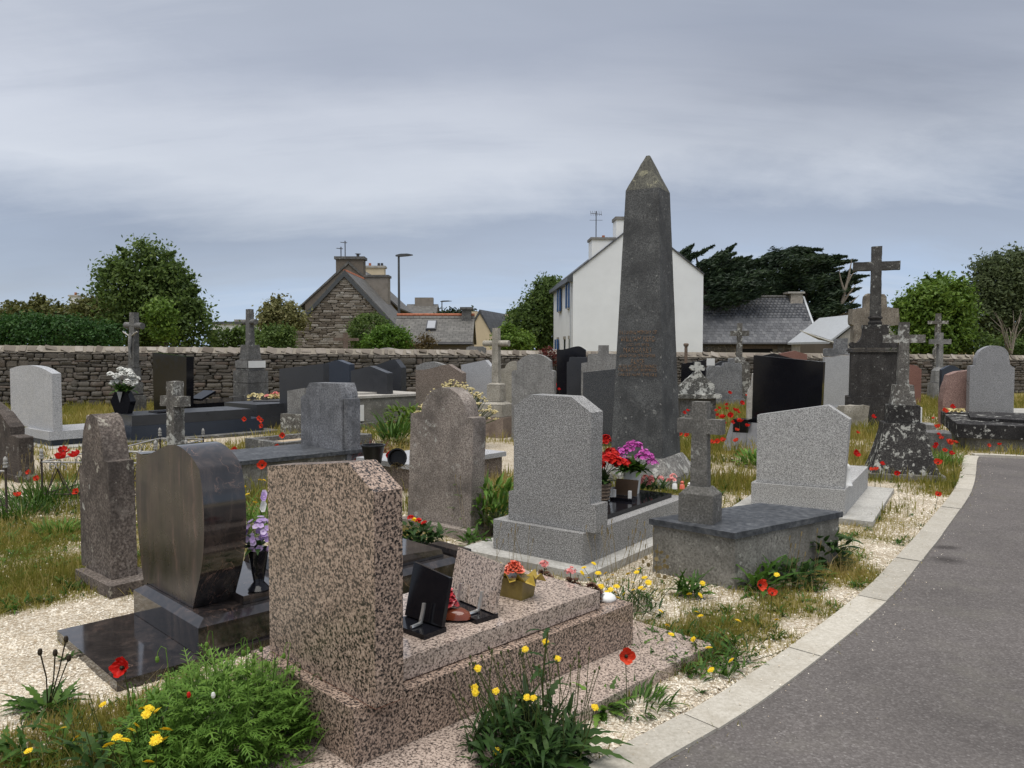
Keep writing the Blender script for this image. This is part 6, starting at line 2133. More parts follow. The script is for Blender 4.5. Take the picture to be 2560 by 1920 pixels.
# rough brown cross behind it
bg('massive rough-hewn brown cross behind the tall dark monument', 2249, 20.5, 6, [(2135, 815), (2130, 810), (2131, 772), (2164, 769), (2166, 740), (2172, 734), (2212, 734), (2217, 742), (2218, 768), (2248, 770), (2250, 812), (2215, 816), (2213, 900), (2168, 900), (2165, 816)], .3, 'rustic_brown', zb=.5, name='rustic_cross', cat='cross', rough=(.025, 4, .12, 6), plinth=(-.55, .1, .6, 'rustic_brown'))
t = bg('pale speckled stone with rough cross-shaped top left of the tall monument', 2128, 19.8, 8, [(2062, 892), (2080, 893), (2105, 888), (2130, 889)], .2, 'pale_granite', plinth=(.05, .06, .15, 'pale_granite'))
P = at(2128, 900, 19.8)[:2]
o_ = ol(P, 8, [(2062, 890), (2063, 872), (2088, 871), (2090, 847), (2120, 846), (2121, 870), (2133, 871), (2133, 888), (2105, 886.5), (2080, 891.5)])
MB().prism(o_, .02, .2, .01).rough(.014, 6, .09, 7).build('cross_top', M['rustic_grey'], t, 40)
p_ = gp(2078, 1000, .35)
t = thing('flower_planter', 'low planter of pink heather flowers left of the tall monument', 'planter', (p_[0], 17.6))
MB().box(-.38, .28, -.15, .2, 0, .42, .015).build('trough', M['concrete_grey'], t)
pl_ = PM(); leafy(pl_, (-.05, 0, .42), 160, .16, .018, .22); pl_.build('leaves', M['weed_dark'], t)
pm = PM()
for _ in range(40): bouquet(pm, (rng.uniform(-.34, .24), rng.uniform(-.14, .15), rng.uniform(.45, .56)), .03, .03, 4, .025)
pm.build('flowers', M['petal_pink'], t)
P = at(2135, 900, 16.3)[:2]
t = thing('boulder', 'pale worn boulder at the foot of the tall monument', 'rock', (P[0], 16.2))
MB().box(-.3, .2, -.2, .2, 0, .45, .1).rough(.05, 3, .12).build('rock', M['concrete_beige'], t, 60)

# lichen cross on flared pedestal, right foreground
D = 9.85
pX = at(2258, 900, D)
t = thing('stone_cross', 'lichen-speckled dark cross on tall flared pedestal, right foreground', 'cross', (pX[0], D), 17)
k_ = lambda v: v / FPX * D
z_ = lambda y: at(2258, y, D)[2]
rr = lambda h_, y: [(-k_(h_), -k_(h_) * .85, z_(y)), (k_(h_), -k_(h_) * .85, z_(y)), (k_(h_), k_(h_) * .85, z_(y)), (-k_(h_), k_(h_) * .85, z_(y))]
r0 = lambda h_, z: [(-k_(h_), -k_(h_) * .85, z), (k_(h_), -k_(h_) * .85, z), (k_(h_), k_(h_) * .85, z), (-k_(h_), k_(h_) * .85, z)]
MB().loft([r0(88, -.05), r0(86, .07)], .015).rough(.006, 8, .1).build('base', M['tomb_concrete'], t, 40)
MB().loft([r0(76, .071), rr(64, 1140), rr(55, 1105), rr(48, 1075), rr(46, 1056)], .012).rough(.005, 9, .09, 3).build('flared_tier', M['dark_lichen'], t, 40)
MB().loft([rr(36, 1055.5), rr(36, 1012)], .018).rough(.005, 9, .08, 4).build('block', M['dark_lichen'], t, 40)
MB().box(k_(36) + .003, k_(36) + .02, -k_(28), k_(28), z_(1053), z_(1016), .003).build('marble_plaque', M['plastic_white'], t)
MB().loft([rr(28, 1011.5), rr(24, 985), rr(22, 962)], .015).rough(.006, 9, .07, 5).build('upper_block', M['cross_mossy'], t, 40)
mb = MB().prism(cross_pts(0, z_(806), z_(857), z_(837), k_(11.5), k_(47), z_(962) + .001, k_(13)), -k_(10), k_(10), .01)
mb.rough(.006, 10, .07, 6).build('cross', M['cross_mossy'], t, 40)
foot((pX[0], D), 17, -k_(88), k_(88), -k_(75), k_(75))

# more distant right
pedestal_cross('slim pale concrete cross with pointed arms on block base, right background', 2349, 25.0, 6,
               [(22, 1004, 957, 20), (16, 956, 928, 14), (14, 927, 918, 8)], (918, 832, 860, 848, 5.5, 24), 'concrete_grey', False, 0, .8)
pedestal_cross('dark lichened slim cross behind the pale concrete one', 2343, 28.0, 4, [(16, 990, 915, 16), (10, 914, 870, 8)], (870, 784, 810, 802, 5, 22), 'cross_mossy', False, 0, .8, (.012, 8, .15, 9))
bg('red-brown granite stone behind the lichen-speckled cross', 2304, 22.5, 8, spl([(2241, 914), (2270, 911), (2290, 914), (2304, 924)], 3), .16, 'red_granite')
bg('black stone with domed top near the right wall', 2402, 22.0, 6, spl([(2355, 924), (2372, 915), (2388, 915), (2402, 925)], 3), .16, 'blue_granite')
bg('rough pink granite boulder-shaped stone left of the big grey rounded one', 2424, 16.4, 6, [(2357, 1000), (2362, 970), (2372, 938), (2395, 929), (2424, 926)], .22, 'rose_granite', rough=(.012, 6, .1, 8))
t = bg('big smooth grey stone with rounded head and shoulders at right', 2537, 16.0, 8, [(2425, 930), (2426, 915), (2440, 913), (2441, 895)] + spl([(2441, 895), (2452, 876), (2475, 865), (2502, 866), (2520, 880), (2525, 912)], 3)[1:] + [(2537, 920)], .15, 'grey_granite_polished', slab=(1.2, .25, 'concrete_grey'))
MB().box(.03, 1.4, -2.2, 1.5, -.05, .30, .01).build('side_slab', M['pale_slab'], t)
foot(at(2537, 900, 16)[:2], 8, .0, 1.4, -2.2, 1.5)

A = 24
P = gp(2398, 1126, 0)
t = grave('low dark tomb with lichen-blotched slab at the right edge of the frame', P, A, 'tomb', 'tomb')
zs = ol(P, A, [(2392, 1060)])[0][1]
zu = ol(P, A, [(2392, 1094)])[0][1]
MB().box(.10, 2.2, .08, 2.7, -.05, zu, .01).build('base', M['tomb_concrete'], t)
MB().box(-.03, 2.3, 0, 2.85, zu + .001, zs, .015).rough(.006, 5, .15, 9).build('slab', M['black_lichen_slab'], t, 40)
MB().zprism([(.25, .9), (1.0, .55), (1.9, .6), (1.9, 2.2), (.35, 2.3)], zs + .001, zs + .05, .01).build('raised_panel', M['black_lichen_slab'], t)
foot(P, A, -.05, 2.3, 0, 2.85)
q = onp((P, A, zs), .12, 2.4)
t = thing('flower_bunch', 'faded peach flowers on the lichen-blotched slab', 'flowers', q[:2], 0, q[2])
pm = PM()
for _ in range(12): bouquet(pm, (rng.uniform(-.2, .2), rng.uniform(-.1, .1), .04), .05, .04, 6, .04)
pm.build('flowers', M['petal_cream'], t)
for lab, px, D_, h_, w_, mm in (('broken pale kerb stone beside the flared pedestal', 2300, 13.5, .3, .55, 'concrete_grey'), ('low worn boulder right of the flared pedestal', 2330, 12.0, .32, .6, 'concrete_dark')):
    p_ = at(px, 900, D_)
    t = thing('stone_block', lab, 'stone', (p_[0], D_), 20)
    MB().box(-w_ / 2, w_ / 2, 0, .6, -.05, h_, .05).rough(.02, 4, .12, px).build('block', M[mm], t, 50)
    foot((p_[0], D_), 20, -w_ / 2, w_ / 2, 0, .6)

# wooden cross before the wall
p_ = at(864, 880, 23.8)
t = thing('wooden_cross', 'brown weathered wooden cross against the wall below the gable', 'cross', (p_[0], 23.8), -20)
zt = at(864, 833, 23.8)[2]
MB().box(-.07, .07, -.06, .06, -.05, zt, .01).build('upright', M['wood_cross'], t)
MB().box(-.36, .40, -.055, -.062 + .11, at(864, 852, 23.8)[2], at(864, 845, 23.8)[2], .01).build('arm', M['wood_cross'], t)

# --- lichen cross and iron railings, left
D = 9.75
pX = at(436, 900, D)
t = thing('stone_cross', 'short lichen-spotted stone cross above the wave-topped stone', 'cross', (pX[0], D), 32)
z_ = lambda y: at(436, y, D)[2]
k_ = lambda v: v / FPX * D / math.cos(R(32))
mb = MB().prism(cross_pts(0, z_(953), z_(1015), z_(990), k_(15) * .8, k_(34), .05, k_(17) * .8), -.075, .075, .012)
mb.rough(.006, 9, .06, 2).build('cross', M['cross_mossy'], t, 40)
MB().box(-.18, .18, -.16, .16, -.05, .06, .01).build('base', M['tomb_concrete'], t)


def railing(label, corners, h, closed, gap=.3, white=True):
    c0 = corners[0]
    t = thing('iron_railing', label, 'railing', c0)
    rail_m, post_m = M['iron_white'], M['iron_rust']
    cs_ = [Vector((x - c0[0], y - c0[1], 0)) for x, y in corners]
    for c_ in cs_:
        ps = MB().tube([(c_.x, c_.y, -.05), (c_.x, c_.y, h + .03)], .011, 8).build('post', post_m, t)
        MB().lathe([(.012, h + .03), (.022, h + .035), (.022, h + .05), (.014, h + .055), (.022, h + .065), (.022, h + .08), (.014, h + .085), (.020, h + .10), (.016, h + .125), (.004, h + .14)], 10, c_.x, c_.y).build('finial', rail_m, ps, 40)
    prs = list(zip(cs_, cs_[1:] + [cs_[0]])) if closed else list(zip(cs_, cs_[1:]))
    for a_, b_ in prs:
        d = b_ - a_
        ln = d.length
        d.normalize()
        MB().tube([a_ + Vector((0, 0, h)), b_ + Vector((0, 0, h))], .010, 6).build('top_rail', rail_m, t)
        MB().tube([a_ + Vector((0, 0, .12)), b_ + Vector((0, 0, .12))], .008, 6).build('bottom_rail', post_m, t)
        n_ = max(1, int(ln / gap))
        for i in range(n_):
            c_ = a_ + d * (ln * (i + .5) / n_)
            for s_ in (-1, 1):
                sc = []
                for k2 in range(15):
                    th = k2 / 14 * 4.6
                    r2 = .055 * (1 - k2 / 18)
                    sc.append(c_ + d * s_ * (.065 - r2 * math.cos(th)) + Vector((0, 0, h - .065 + r2 * math.sin(th))))
                MB().tube(sc, .006, 5).build('scroll', rail_m, t)
            MB().tube([c_ - d * gap * .45 + Vector((0, 0, .12)), c_ + Vector((0, 0, h - .07)), c_ + d * gap * .45 + Vector((0, 0, .12))], .007, 5).build('brace', post_m, t)


C_ = gp(400, 1096, .45)
D_ = gp(508, 1098, .45)
railing('rusty scrolled iron railing round the short lichen cross', [C_, D_, (D_[0] - .02, D_[1] - 1.3), (C_[0] - .02, C_[1] - 1.3)], .45, True)
B_ = gp(104, 1155, .45)
railing('rusty iron railing with scrolls behind the old brown stone', [B_, (B_[0] + 1.05, B_[1] - .08), (B_[0] + 1.15, B_[1] + .8), (B_[0] + .08, B_[1] + .85)], .45, True)
A_ = gp(14, 1178, .45)
railing('broken end of iron railing at the left edge', [A_, (A_[0] - .7, A_[1] + .1)], .45, False)

# ------------------------------------------------------------------ plants
def free(X, Y):
    ok = ~inside(PATHPOLY, X, Y)
    for px, py, a_, x0, x1, y0, y1 in FOOT:
        dx, dy = X - px, Y - py
        lx = dx * math.cos(a_) - dy * math.sin(a_)
        ly = dx * math.sin(a_) + dy * math.cos(a_)
        ok &= ~((lx > x0) & (lx < x1) & (ly > y0) & (ly < y1))
    return ok


def flower_mesh(kind, k):
    rg = random.Random(k)
    pm = PM()
    if kind == 'poppy':
        for i in range(4):
            th = 2 * math.pi * i / 4 + rg.uniform(-.2, .2)
            rings_ = []
            lift = .004 * (i % 2)
            for j in range(5):
                r_ = .004 + .033 * (j / 4)
                half = [.5, .95, 1.0, .92, .72][j]
                row = []
                for q in range(7):
                    f_ = (q / 6 - .5) * 2
                    a_ = th + f_ * half
                    rr_ = r_ * (1 - (.16 * f_ * f_ if j == 4 else 0)) * (1 + rg.uniform(-.05, .05))
                    row.append(Vector((math.cos(a_) * rr_, math.sin(a_) * rr_, lift + .004 + .026 * (j / 4) ** 2 + rg.uniform(-.0022, .0022) * j)))
                rings_.append(row)
            tone = rg.random()
            b0 = len(pm.V)
            for row in rings_: pm.V += row
            for j in range(4):
                for q in range(6):
                    pm.F.append((b0 + j * 7 + q, b0 + j * 7 + q + 1, b0 + (j + 1) * 7 + q + 1, b0 + (j + 1) * 7 + q)); pm.Rn.append(min(1, tone * .7 + .3 * rg.random()))
        for i in range(0):
            th = 2 * math.pi * i / 5
            d = Vector((math.cos(th), math.sin(th), 0)); s = Vector((-math.sin(th), math.cos(th), 0))
            sp, ss, ws = [], [], []
            for j in range(5):
                t_ = j / 4
                sp.append(d * (.004 + .030 * t_ ** .8) + Vector((0, 0, .004 + .030 * t_ * t_ + rg.uniform(-.003, .003))))
                ss.append(s); ws.append([.005, .020, .028, .026, .014][j])
            pm.strip(sp, ss, ws, rg.random())
    elif kind == 'hawkbit':
        for r0, n, z in ((.0165, 17, .0), (.0115, 11, .003)):
            for i in range(n):
                th = 2 * math.pi * i / n + rg.uniform(-.08, .08)
                d = Vector((math.cos(th), math.sin(th), 0)); s = Vector((-math.sin(th), math.cos(th), 0))
                L_ = r0 * rg.uniform(.85, 1.1)
                pm.strip([d * .001 + Vector((0, 0, z)), d * L_ * .6 + Vector((0, 0, z + .002)), d * L_ + Vector((0, 0, z + .001))], [s] * 3, [.0014, .0024, .0018], rg.random())
    return pm.mesh(kind)


POP = [flower_mesh('poppy', k) for k in range(4)]
HAWK = [flower_mesh('hawkbit', k) for k in range(3)]
pm = PM(); pm.ball((0, 0, .012), .009, .5, 1.2); PCEN = pm.mesh('centre'); PCEN.materials.append(M['poppy_centre'])
POP_O = [p.copy() for p in POP]
for p in POP: p.materials.append(M['petal_red'])
for p in POP_O: p.materials.append(M['petal_orange'])
for p in HAWK: p.materials.append(M['petal_yellow'])


def sub(name, me, parent, loc, rot=(0, 0, 0), sc=1.0):
    o = bpy.data.objects.new(name, me)
    o.parent = parent; o.location = loc; o.rotation_euler = rot; o.scale = (sc, sc, sc)
    col.objects.link(o)
    return o


def poppy(px, py, h, label, sc=1.0, orange=False, face=None, group='poppies'):
    P_ = gp(px, py, h)
    while not free(np.array([P_[0]]), np.array([P_[1]]))[0] and h > .07:
        h -= .03
        P_ = gp(px, py, h)
    t = thing('poppy', label, 'poppy', P_, 0, 0, group)
    lx, ly = rng.uniform(-.06, .06), rng.uniform(-.04, .06)
    pm = PM(); pm.tube([(lx, ly, 0), (lx * .6, ly * .6, h * .5), (lx * .1, ly * .1, h * .9), (0, 0, h)], .0022, rng.random()); pm.build('stem', M['stem'], t)
    rot = face or (rng.uniform(.2, 1.0), rng.uniform(-.4, .4), rng.uniform(0, 6.28))
    if face is None: rot = (rng.uniform(.1, .9), rng.uniform(-.5, .5), rng.uniform(-.5, .5))
    k_ = rng.randrange(4)
    pt = sub('petals', (POP_O if orange else POP)[k_], t, (0, 0, h), rot, sc)
    sub('centre', PCEN, pt, (0, 0, 0))
    return t


for x, y in ((755, 705), (915, 845), (1015, 905), (845, 940), (870, 960), (765, 1010), (667, 1033), (600, 1000), (720, 910), (620, 905), (430, 950), (210, 940), (155, 965), (640, 1130), (790, 1095), (850, 1115), (890, 1085),
             (450, 1218), (990, 1140), (850, 1195), (720, 860), (975, 735), (580, 940), (430, 1005), (820, 925), (505, 895), (680, 1095), (560, 885)):
    X_, Y_ = 1680 + x / 5.267, 850 + y / 5.267
    big_ = (x, y) in ((845, 940), (667, 1033), (850, 1115), (890, 1085), (765, 1010), (755, 705), (1015, 905), (915, 845))
    poppy(X_, Y_, rng.uniform(.38, .52), ('large red' if big_ else 'small red') + ' poppy in the grassy patch between obelisk and large black stone', 1.55 if big_ else 1.0, not big_ and rng.random() < .45, group='poppies behind the small grey cross')
for x, y in ((845, 1340), (675, 1330), (590, 1350), (525, 1360), (110, 1245), (200, 1265)):
    poppy(1680 + x / 5.267, 850 + y / 5.267, rng.uniform(.25, .35), 'orange-red poppy low in the grass behind the small grey cross arms', 1.15, True, group='low poppies behind the small grey cross')
for x, y in ((395, 405), (470, 615), (205, 590), (175, 850), (500, 970), (385, 1040), (440, 1035), (690, 1090)):
    poppy(2100 + x / 4.809, 960 + y / 4.809, rng.uniform(.28, .4), 'red poppy in the grass left of the flared lichen pedestal', 1.35 if (x, y) in ((395, 405), (175, 850)) else .85, rng.random() < .4, group='poppies left of the flared pedestal')
for x, y in ((1175, 960), (1300, 718), (1325, 712), (1145, 770), (1260, 810), (1340, 845), (1180, 615), (1220, 655), (1390, 710), (1150, 735), (1175, 525), (1245, 580), (1120, 420), (1780, 745), (1920, 735), (1180, 1335)):
    poppy(2100 + x / 4.809, 960 + y / 4.809, rng.uniform(.28, .42), 'red poppy in the grass right of the flared lichen pedestal', 1.3 if x in (1300, 1325, 1175) else .85, rng.random() < .45, group='poppies right of the flared pedestal')
for x, y, lb in ((1345, 285, 'higher dark red poppy at the left end of the lichen-blotched slab'), (1250, 335, 'lower poppy just left of the lichen-blotched slab corner')):
    poppy(2100 + x / 4.809, 960 + y / 4.809, .55, lb, 1.5, y > 300, group='poppies at the lichen slab')
for x, y, lb in ((485, 775, 'uppermost red poppy over the iron railing left of the old brown stone'), (468, 823, 'lower red poppy directly under the uppermost one over the railing'), (575, 808, 'red poppy over the railing, half hidden by the old brown stone')):
    poppy(x / 3.072, 880 + y / 3.072, .52, lb, 1.55, group='poppies over the railing')
for x, y in ((228, 933), (285, 980), (130, 1108), (590, 1080)):
    poppy(x / 3.072, 880 + y / 3.072, .3, 'orange poppy in grass at far left', .9, True, group='poppies at far left')
for x, y in ((1880, 520), (1995, 512), (2012, 528), (2015, 572), (1640, 742), (1810, 755), (2170, 645), (2125, 735), (2020, 400), (2015, 872)):
    poppy(x / 3.072, 880 + y / 3.072, .42, 'orange-red poppy around the gravel grave kerb, left of the blue-grey stone', 1.35 if y > 850 else 1.15, True, (1.2, 0, rng.uniform(-.5, .5)), group='poppies by the gravel grave')
for x, y in ((805, 578), (900, 580), (1435, 675), (1480, 670), (1545, 665), (1465, 712)):
    poppy(1080 + x / 4.608, 820 + y / 4.608, .7, 'red poppy among the stones beside the arched grey concrete stone', 1.7 if y < 700 else 1.0, group='poppies among the centre stones')
poppy(640 + 1030 / 3.0726, 880 + 805 / 3.0726, .4, 'red poppy between the two black pots', 1.4, face=(1.1, 0, .2))
poppy(310, 1671, .25, 'large red poppy above the bushy poppy plant, lower left', 1.15, face=(1.05, -.1, -.15))
poppy(1564, 1641, .26, 'coral red poppy in front of the pink base plate', 1.0, True, face=(1.15, .05, .1))
poppy(1897, 1463, .20, 'upper of two orange poppies at the foot of the slate-topped tomb', 1.0, True, face=(1.2, .5, .3))
poppy(1929, 1487, .17, 'lower of two orange poppies at the foot of the slate-topped tomb', .85, True, face=(.5, .0, .1))


def hawk_plant(label, heads, base, h0, leaves, lmat='weed', dz=.05, twigs=0, name='hawkbit_plant', sc=1.0, leaf_len=.14, leaf_w=.018, lob=1, spread=.1, group=None):
    """yellow-flowered weed: one part per flower head"""
    bx_, by_ = gp(*base)
    t = thing(name, label, 'weed', (bx_, by_), 0, 0, group)
    st, lv = PM(), PM()
    for x, y in heads:
        h = h0 * rng.uniform(.85, 1.1)
        X_, Y_ = gp(x, y, h)
        e_ = Vector((X_ - bx_, Y_ - by_, h))
        sub('flower', HAWK[rng.randrange(3)], t, e_, (rng.uniform(.2, .9), rng.uniform(-.3, .3), rng.uniform(0, 6)), sc * rng.uniform(.85, 1.15))
        b_ = Vector((e_.x * .5 + rng.uniform(-.05, .05), e_.y * .5 + rng.uniform(-.05, .05), 0))
        st.tube([b_, b_.lerp(e_, .5) + Vector((rng.uniform(-.015, .015), rng.uniform(-.015, .015), h * .08)), e_], .0018, rng.random())
    for _ in range(twigs):
        a_, b_ = rng.uniform(0, 6.28), rng.uniform(0, spread)
        c_ = Vector((math.cos(a_) * b_, math.sin(a_) * b_, 0))
        e_ = c_ * 1.6 + Vector((rng.uniform(-.05, .05), rng.uniform(-.05, .05), h0 * rng.uniform(.6, 1.15)))
        st.tube([c_, c_.lerp(e_, .6) + Vector((rng.uniform(-.02, .02), 0, 0)), e_], .0015, rng.random())
        st.ball(e_, .004, rng.random(), 1.4)
    for _ in range(leaves):
        a_, b_ = rng.uniform(0, 6.28), spread * math.sqrt(rng.random())
        lv.leaf((math.cos(a_) * b_, math.sin(a_) * b_, rng.uniform(0, h0 * .4)), rng.uniform(0, 6.28), leaf_len * rng.uniform(.5, 1.2), leaf_w * rng.uniform(.6, 1.2), rng.uniform(.2, 1.3), rng.uniform(.4, 1.6), rng.random(), 5, lob, rng.uniform(-.6, .6))
    if st.V: st.build('stems', M['stem'], t)
    if lv.V: lv.build('leaves', M[lmat], t)
    return t


# bushy poppy plant, lower left: fine-cut leaves and nodding buds
bx_, by_ = -1.12, 2.94
t = thing('poppy_plant', 'bushy green poppy plant with nodding buds before the pink tomb, lower left', 'plant', (bx_, by_))
lv, st = PM(), PM()
for _ in range(1500):
    a_, r_ = rng.uniform(0, 6.28), math.sqrt(rng.random())
    x_, y_ = math.cos(a_) * r_ * .31, math.sin(a_) * r_ * .28
    hmax = .42 * (1 - .6 * r_ * r_)
    z_ = hmax * rng.random() ** .6 * .86
    lv.pinnate((x_, y_, z_), a_ + rng.uniform(-1.7, 1.7), rng.uniform(.07, .16), rng.uniform(.0, 1.4), rng.uniform(.2, 1.9), min(1, max(0, rng.gauss(.35, .18) + .5 * z_ / .4)), rng.randrange(3, 6), rng.uniform(.0016, .0032))
for _ in range(240):
    a_, r_ = rng.uniform(0, 6.28), math.sqrt(rng.random())
    x_, y_ = math.cos(a_) * r_ * .38, math.sin(a_) * r_ * .32
    lv.leaf((x_, y_, .3 * rng.random() * (1 - .5 * r_ * r_)), rng.uniform(0, 6.28), rng.uniform(.08, .18), rng.uniform(.006, .012), rng.uniform(.2, 1.4), rng.uniform(.2, 1.8), rng.random(), 5, 1, rng.uniform(-.8, .8))
lv.build('leaves', M['weed_light'], t)
for k_ in range(34):
    a_, r_ = rng.uniform(0, 6.28), math.sqrt(rng.random())
    b_ = Vector((math.cos(a_) * r_ * .38, math.sin(a_) * r_ * .30, .05))
    hh = .49 * (1 - .45 * r_ * r_) * rng.uniform(.8, 1.08)
    tp_ = Vector((b_.x * 1.15 + rng.uniform(-.03, .03), b_.y * 1.15, hh))
    d_ = Vector((rng.uniform(-1, 1), rng.uniform(-1, .3), 0)).normalized() * .03
    st = PM()
    st.tube([b_, b_.lerp(tp_, .6), tp_, tp_ + d_ * .6 + Vector((0, 0, .008)), tp_ + d_ + Vector((0, 0, -.012)), tp_ + d_ * 1.1 + Vector((0, 0, -.03))], .0017, rng.random())
    st.ball(tp_ + d_ * 1.12 + Vector((0, 0, -.042)), .0085, .85, 1.55)
    st.build('nodding_bud', M['weed_light'], t)
for px, py, c_ in ((472, 1737, 'petal_red'), (533, 1738, 'petal_white')):
    q = gp(px, py, .40)
    pm = PM(); pm.ball((q[0] - bx_, q[1] - by_, .40), .008, .5, 1.5); pm.build('opening_bud', M[c_], t)

s2 = lambda l: [(x / 2.9105, 1400 + y / 2.9105) for x, y in l]
hawk_plant('yellow hawkbit cluster in front of the bushy poppy plant, lower left', s2([(1040, 1085), (1140, 1100), (1065, 1125), (1085, 1080), (990, 1205), (958, 1240), (1130, 1260), (1208, 1235), (1135, 1312), (1195, 1310), (850, 1290), (912, 1313), (790, 1347), (1080, 1470)]),
           (350, 1930), .30, 90, 'weed_dark', twigs=14, sc=1.15, leaf_len=.2, leaf_w=.016, spread=.2)
hawk_plant('single yellow hawkbit at the lower left corner', s2([(207, 1388), (553, 1297), (465, 1222), (750, 1050)]), (80, 1900), .16, 60, 'weed', twigs=10, leaf_len=.13, spread=.16)

# dandelion rosette with spent stalks
P_ = gp(120, 1775)
t = thing('dandelion', 'dandelion rosette with tall spent brown stalks at far lower left', 'weed', P_)
lv = PM()
for k_ in range(70):
    a_ = rng.uniform(0, 6.28)
    lv.leaf((math.cos(a_) * rng.uniform(0, .09), math.sin(a_) * rng.uniform(0, .07), .005), a_ + rng.uniform(-.5, .5), rng.uniform(.08, .19), rng.uniform(.014, .026), rng.uniform(.15, 1.0), rng.uniform(.5, 1.3), rng.random(), 6, 1, rng.uniform(-.4, .4))
lv.build('leaves', M['weed'], t)
for px, py in ((100, 1630), (138, 1632), (165, 1598), (172, 1645)):
    hh = .36
    q = gp(px, py, hh)
    e_ = Vector((q[0] - P_[0], q[1] - P_[1], hh))
    pm = PM(); pm.tube([(0, 0, 0), e_ * .5 + Vector((.01, 0, .02)), e_], .003, rng.random()); pm.ball(e_, .011, .1, 1.5)
    pm.build('spent_stalk', M['stem_dark'], t)

# sow thistle, bottom centre
P_ = gp(1395, 1900)
t = thing('sow_thistle', 'tall leafy sow thistle with yellow flowers in front of the pink tomb', 'weed', P_)
pm = PM(); pm.tube([(-.05, 0, 0), (-.055, .01, .15), (-.06, .02, .30), (-.05, .02, .42), (-.04, .02, .50)], .0036, .6, 6); pm.build('stem', M['stem'], t)
for k_ in range(13):
    z_ = .10 + k_ * .034
    a_ = k_ * 2.4
    lf = PM(); lf.leaf((-.056, .012, z_), a_, .19 - .008 * k_, .026 - .001 * k_, rng.uniform(.3, .9), rng.uniform(.8, 1.6), rng.random(), 6, 1, rng.uniform(-.4, .4)); lf.build('stem_leaf', M['weed_dark'], t)
for k_, (a_, l_) in enumerate(((-.15, .34), (-.5, .36), (.1, .30), (-.9, .34), (-1.4, .30), (.4, .26), (-2.0, .3), (2.6, .26), (3.2, .28), (1.0, .22), (-.3, .22), (-2.6, .26), (.7, .24))):
    lf = PM(); lf.leaf((-.03, .0, .03), a_, l_, .042, rng.uniform(.3, .75), rng.uniform(.7, 1.2), rng.random(), 8, 1, rng.uniform(-.4, .4)); lf.build('large_leaf', M['weed_dark'], t)
s5 = lambda l: [(1100 + x / 3.072, 1380 + y / 3.072) for x, y in l]
st = PM()
for x, y in s5([(290, 893), (655, 748), (902, 818), (265, 1040), (270, 1078), (670, 1118), (715, 1120), (1188, 1192), (810, 690), (428, 1068), (440, 1530)]):
    h = .40 if y < 1700 else .30
    if y > 1850: h = .12
    q = gp(x, y, h)
    e_ = Vector((q[0] - P_[0], q[1] - P_[1], h))
    sub('flower', HAWK[rng.randrange(3)], t, e_, (rng.uniform(.4, 1.1), rng.uniform(-.3, .3), 0), .88)
    b_ = Vector((e_.x * .6, e_.y * .6 - .02, .08))
    st.tube([Vector((-.04, 0, .02)), b_, b_.lerp(e_, .6) + Vector((.01, 0, .02)), e_], .0024, .5)
for _ in range(70):
    a_ = rng.uniform(0, 6.28); r_ = rng.uniform(.02, .22)
    c_ = Vector((-.10 + math.cos(a_) * r_, math.sin(a_) * r_ * .7, .05)); e_ = c_ * 1.25 + Vector((rng.uniform(-.06, .06), rng.uniform(-.05, .05), rng.uniform(.15, .38)))
    st.tube([c_, c_.lerp(e_, .5) + Vector((rng.uniform(-.03, .03), 0, 0)), e_], .0017, rng.random()); st.ball(e_, .005, rng.random(), 1.6)
st.build('twigs', M['stem'], t)
lv = PM()
for _ in range(620):
    a_, r_ = rng.uniform(0, 6.28), math.sqrt(rng.random())
    x_, y_ = -.13 + math.cos(a_) * r_ * .22, -.02 + math.sin(a_) * r_ * .2
    z_ = .26 * rng.random() * (1 - .5 * r_)
    lv.leaf((x_, y_, z_), rng.uniform(0, 6.28), rng.uniform(.05, .15), rng.uniform(.006, .014), rng.uniform(.1, 1.4), rng.uniform(.3, 1.8), rng.random(), 5, rng.random() < .5, rng.uniform(-.7, .7))
lv.build('leaves', M['weed_dark'], t)


def rosette(label, px, py, n, ln, w_, mat, spread=.06, upmin=.2, upmax=1.1, lob=1, name='weed_rosette', z0=.0, extra=None, group=None):
    P_ = gp(px, py)
    t = thing(name, label, 'weed', P_, 0, 0, group)
    lv = PM()
    for _ in range(n):
        a_ = rng.uniform(0, 6.28)
        b_ = spread * math.sqrt(rng.random())
        lv.leaf((math.cos(a_) * b_, math.sin(a_) * b_, rng.uniform(0, z0)), a_ + rng.uniform(-.8, .8), ln * rng.uniform(.5, 1.15), w_ * rng.uniform(.6, 1.1), rng.uniform(upmin, upmax), rng.uniform(.4, 1.4), rng.random(), 6, lob, rng.uniform(-.5, .5))
    lv.build('leaves', M[mat], t)
    return t


rosette('light green broad-leaved weed at the edge of the pink base plate', 1500, 1770, 26, .16, .026, 'weed_light', .05)
rosette('feathery dark tuft on the gravel right of the pink base plate', 1600, 1760, 130, .12, .006, 'weed', .13, .3, 1.3, 0)
rosette('small brown-leaved weed at the corner of the pink base plate', 1672, 1672, 14, .07, .014, 'weed', .03)
s8 = lambda l: [(1700 + x / 2.572, 1320 + y / 2.572) for x, y in l]
hawk_plant('sprawling hawkbit with many yellow flowers between the pink and grey tombs', s5([(1180, 88), (1105, 120), (1090, 160), (1140, 200), (1215, 163), (1325, 180), (1290, 215), (1235, 265), (1355, 265), (1310, 288), (1280, 310), (1345, 310), (1415, 322), (1480, 235), (1525, 130), (1510, 155), (1445, 168), (1570, 197), (1540, 275), (1570, 288), (1485, 293), (1365, 352), (1600, 235), (1270, 165)]),
           (1545, 1530), .17, 240, 'weed_dark', twigs=30, sc=1.15, leaf_len=.11, leaf_w=.009, spread=.26)
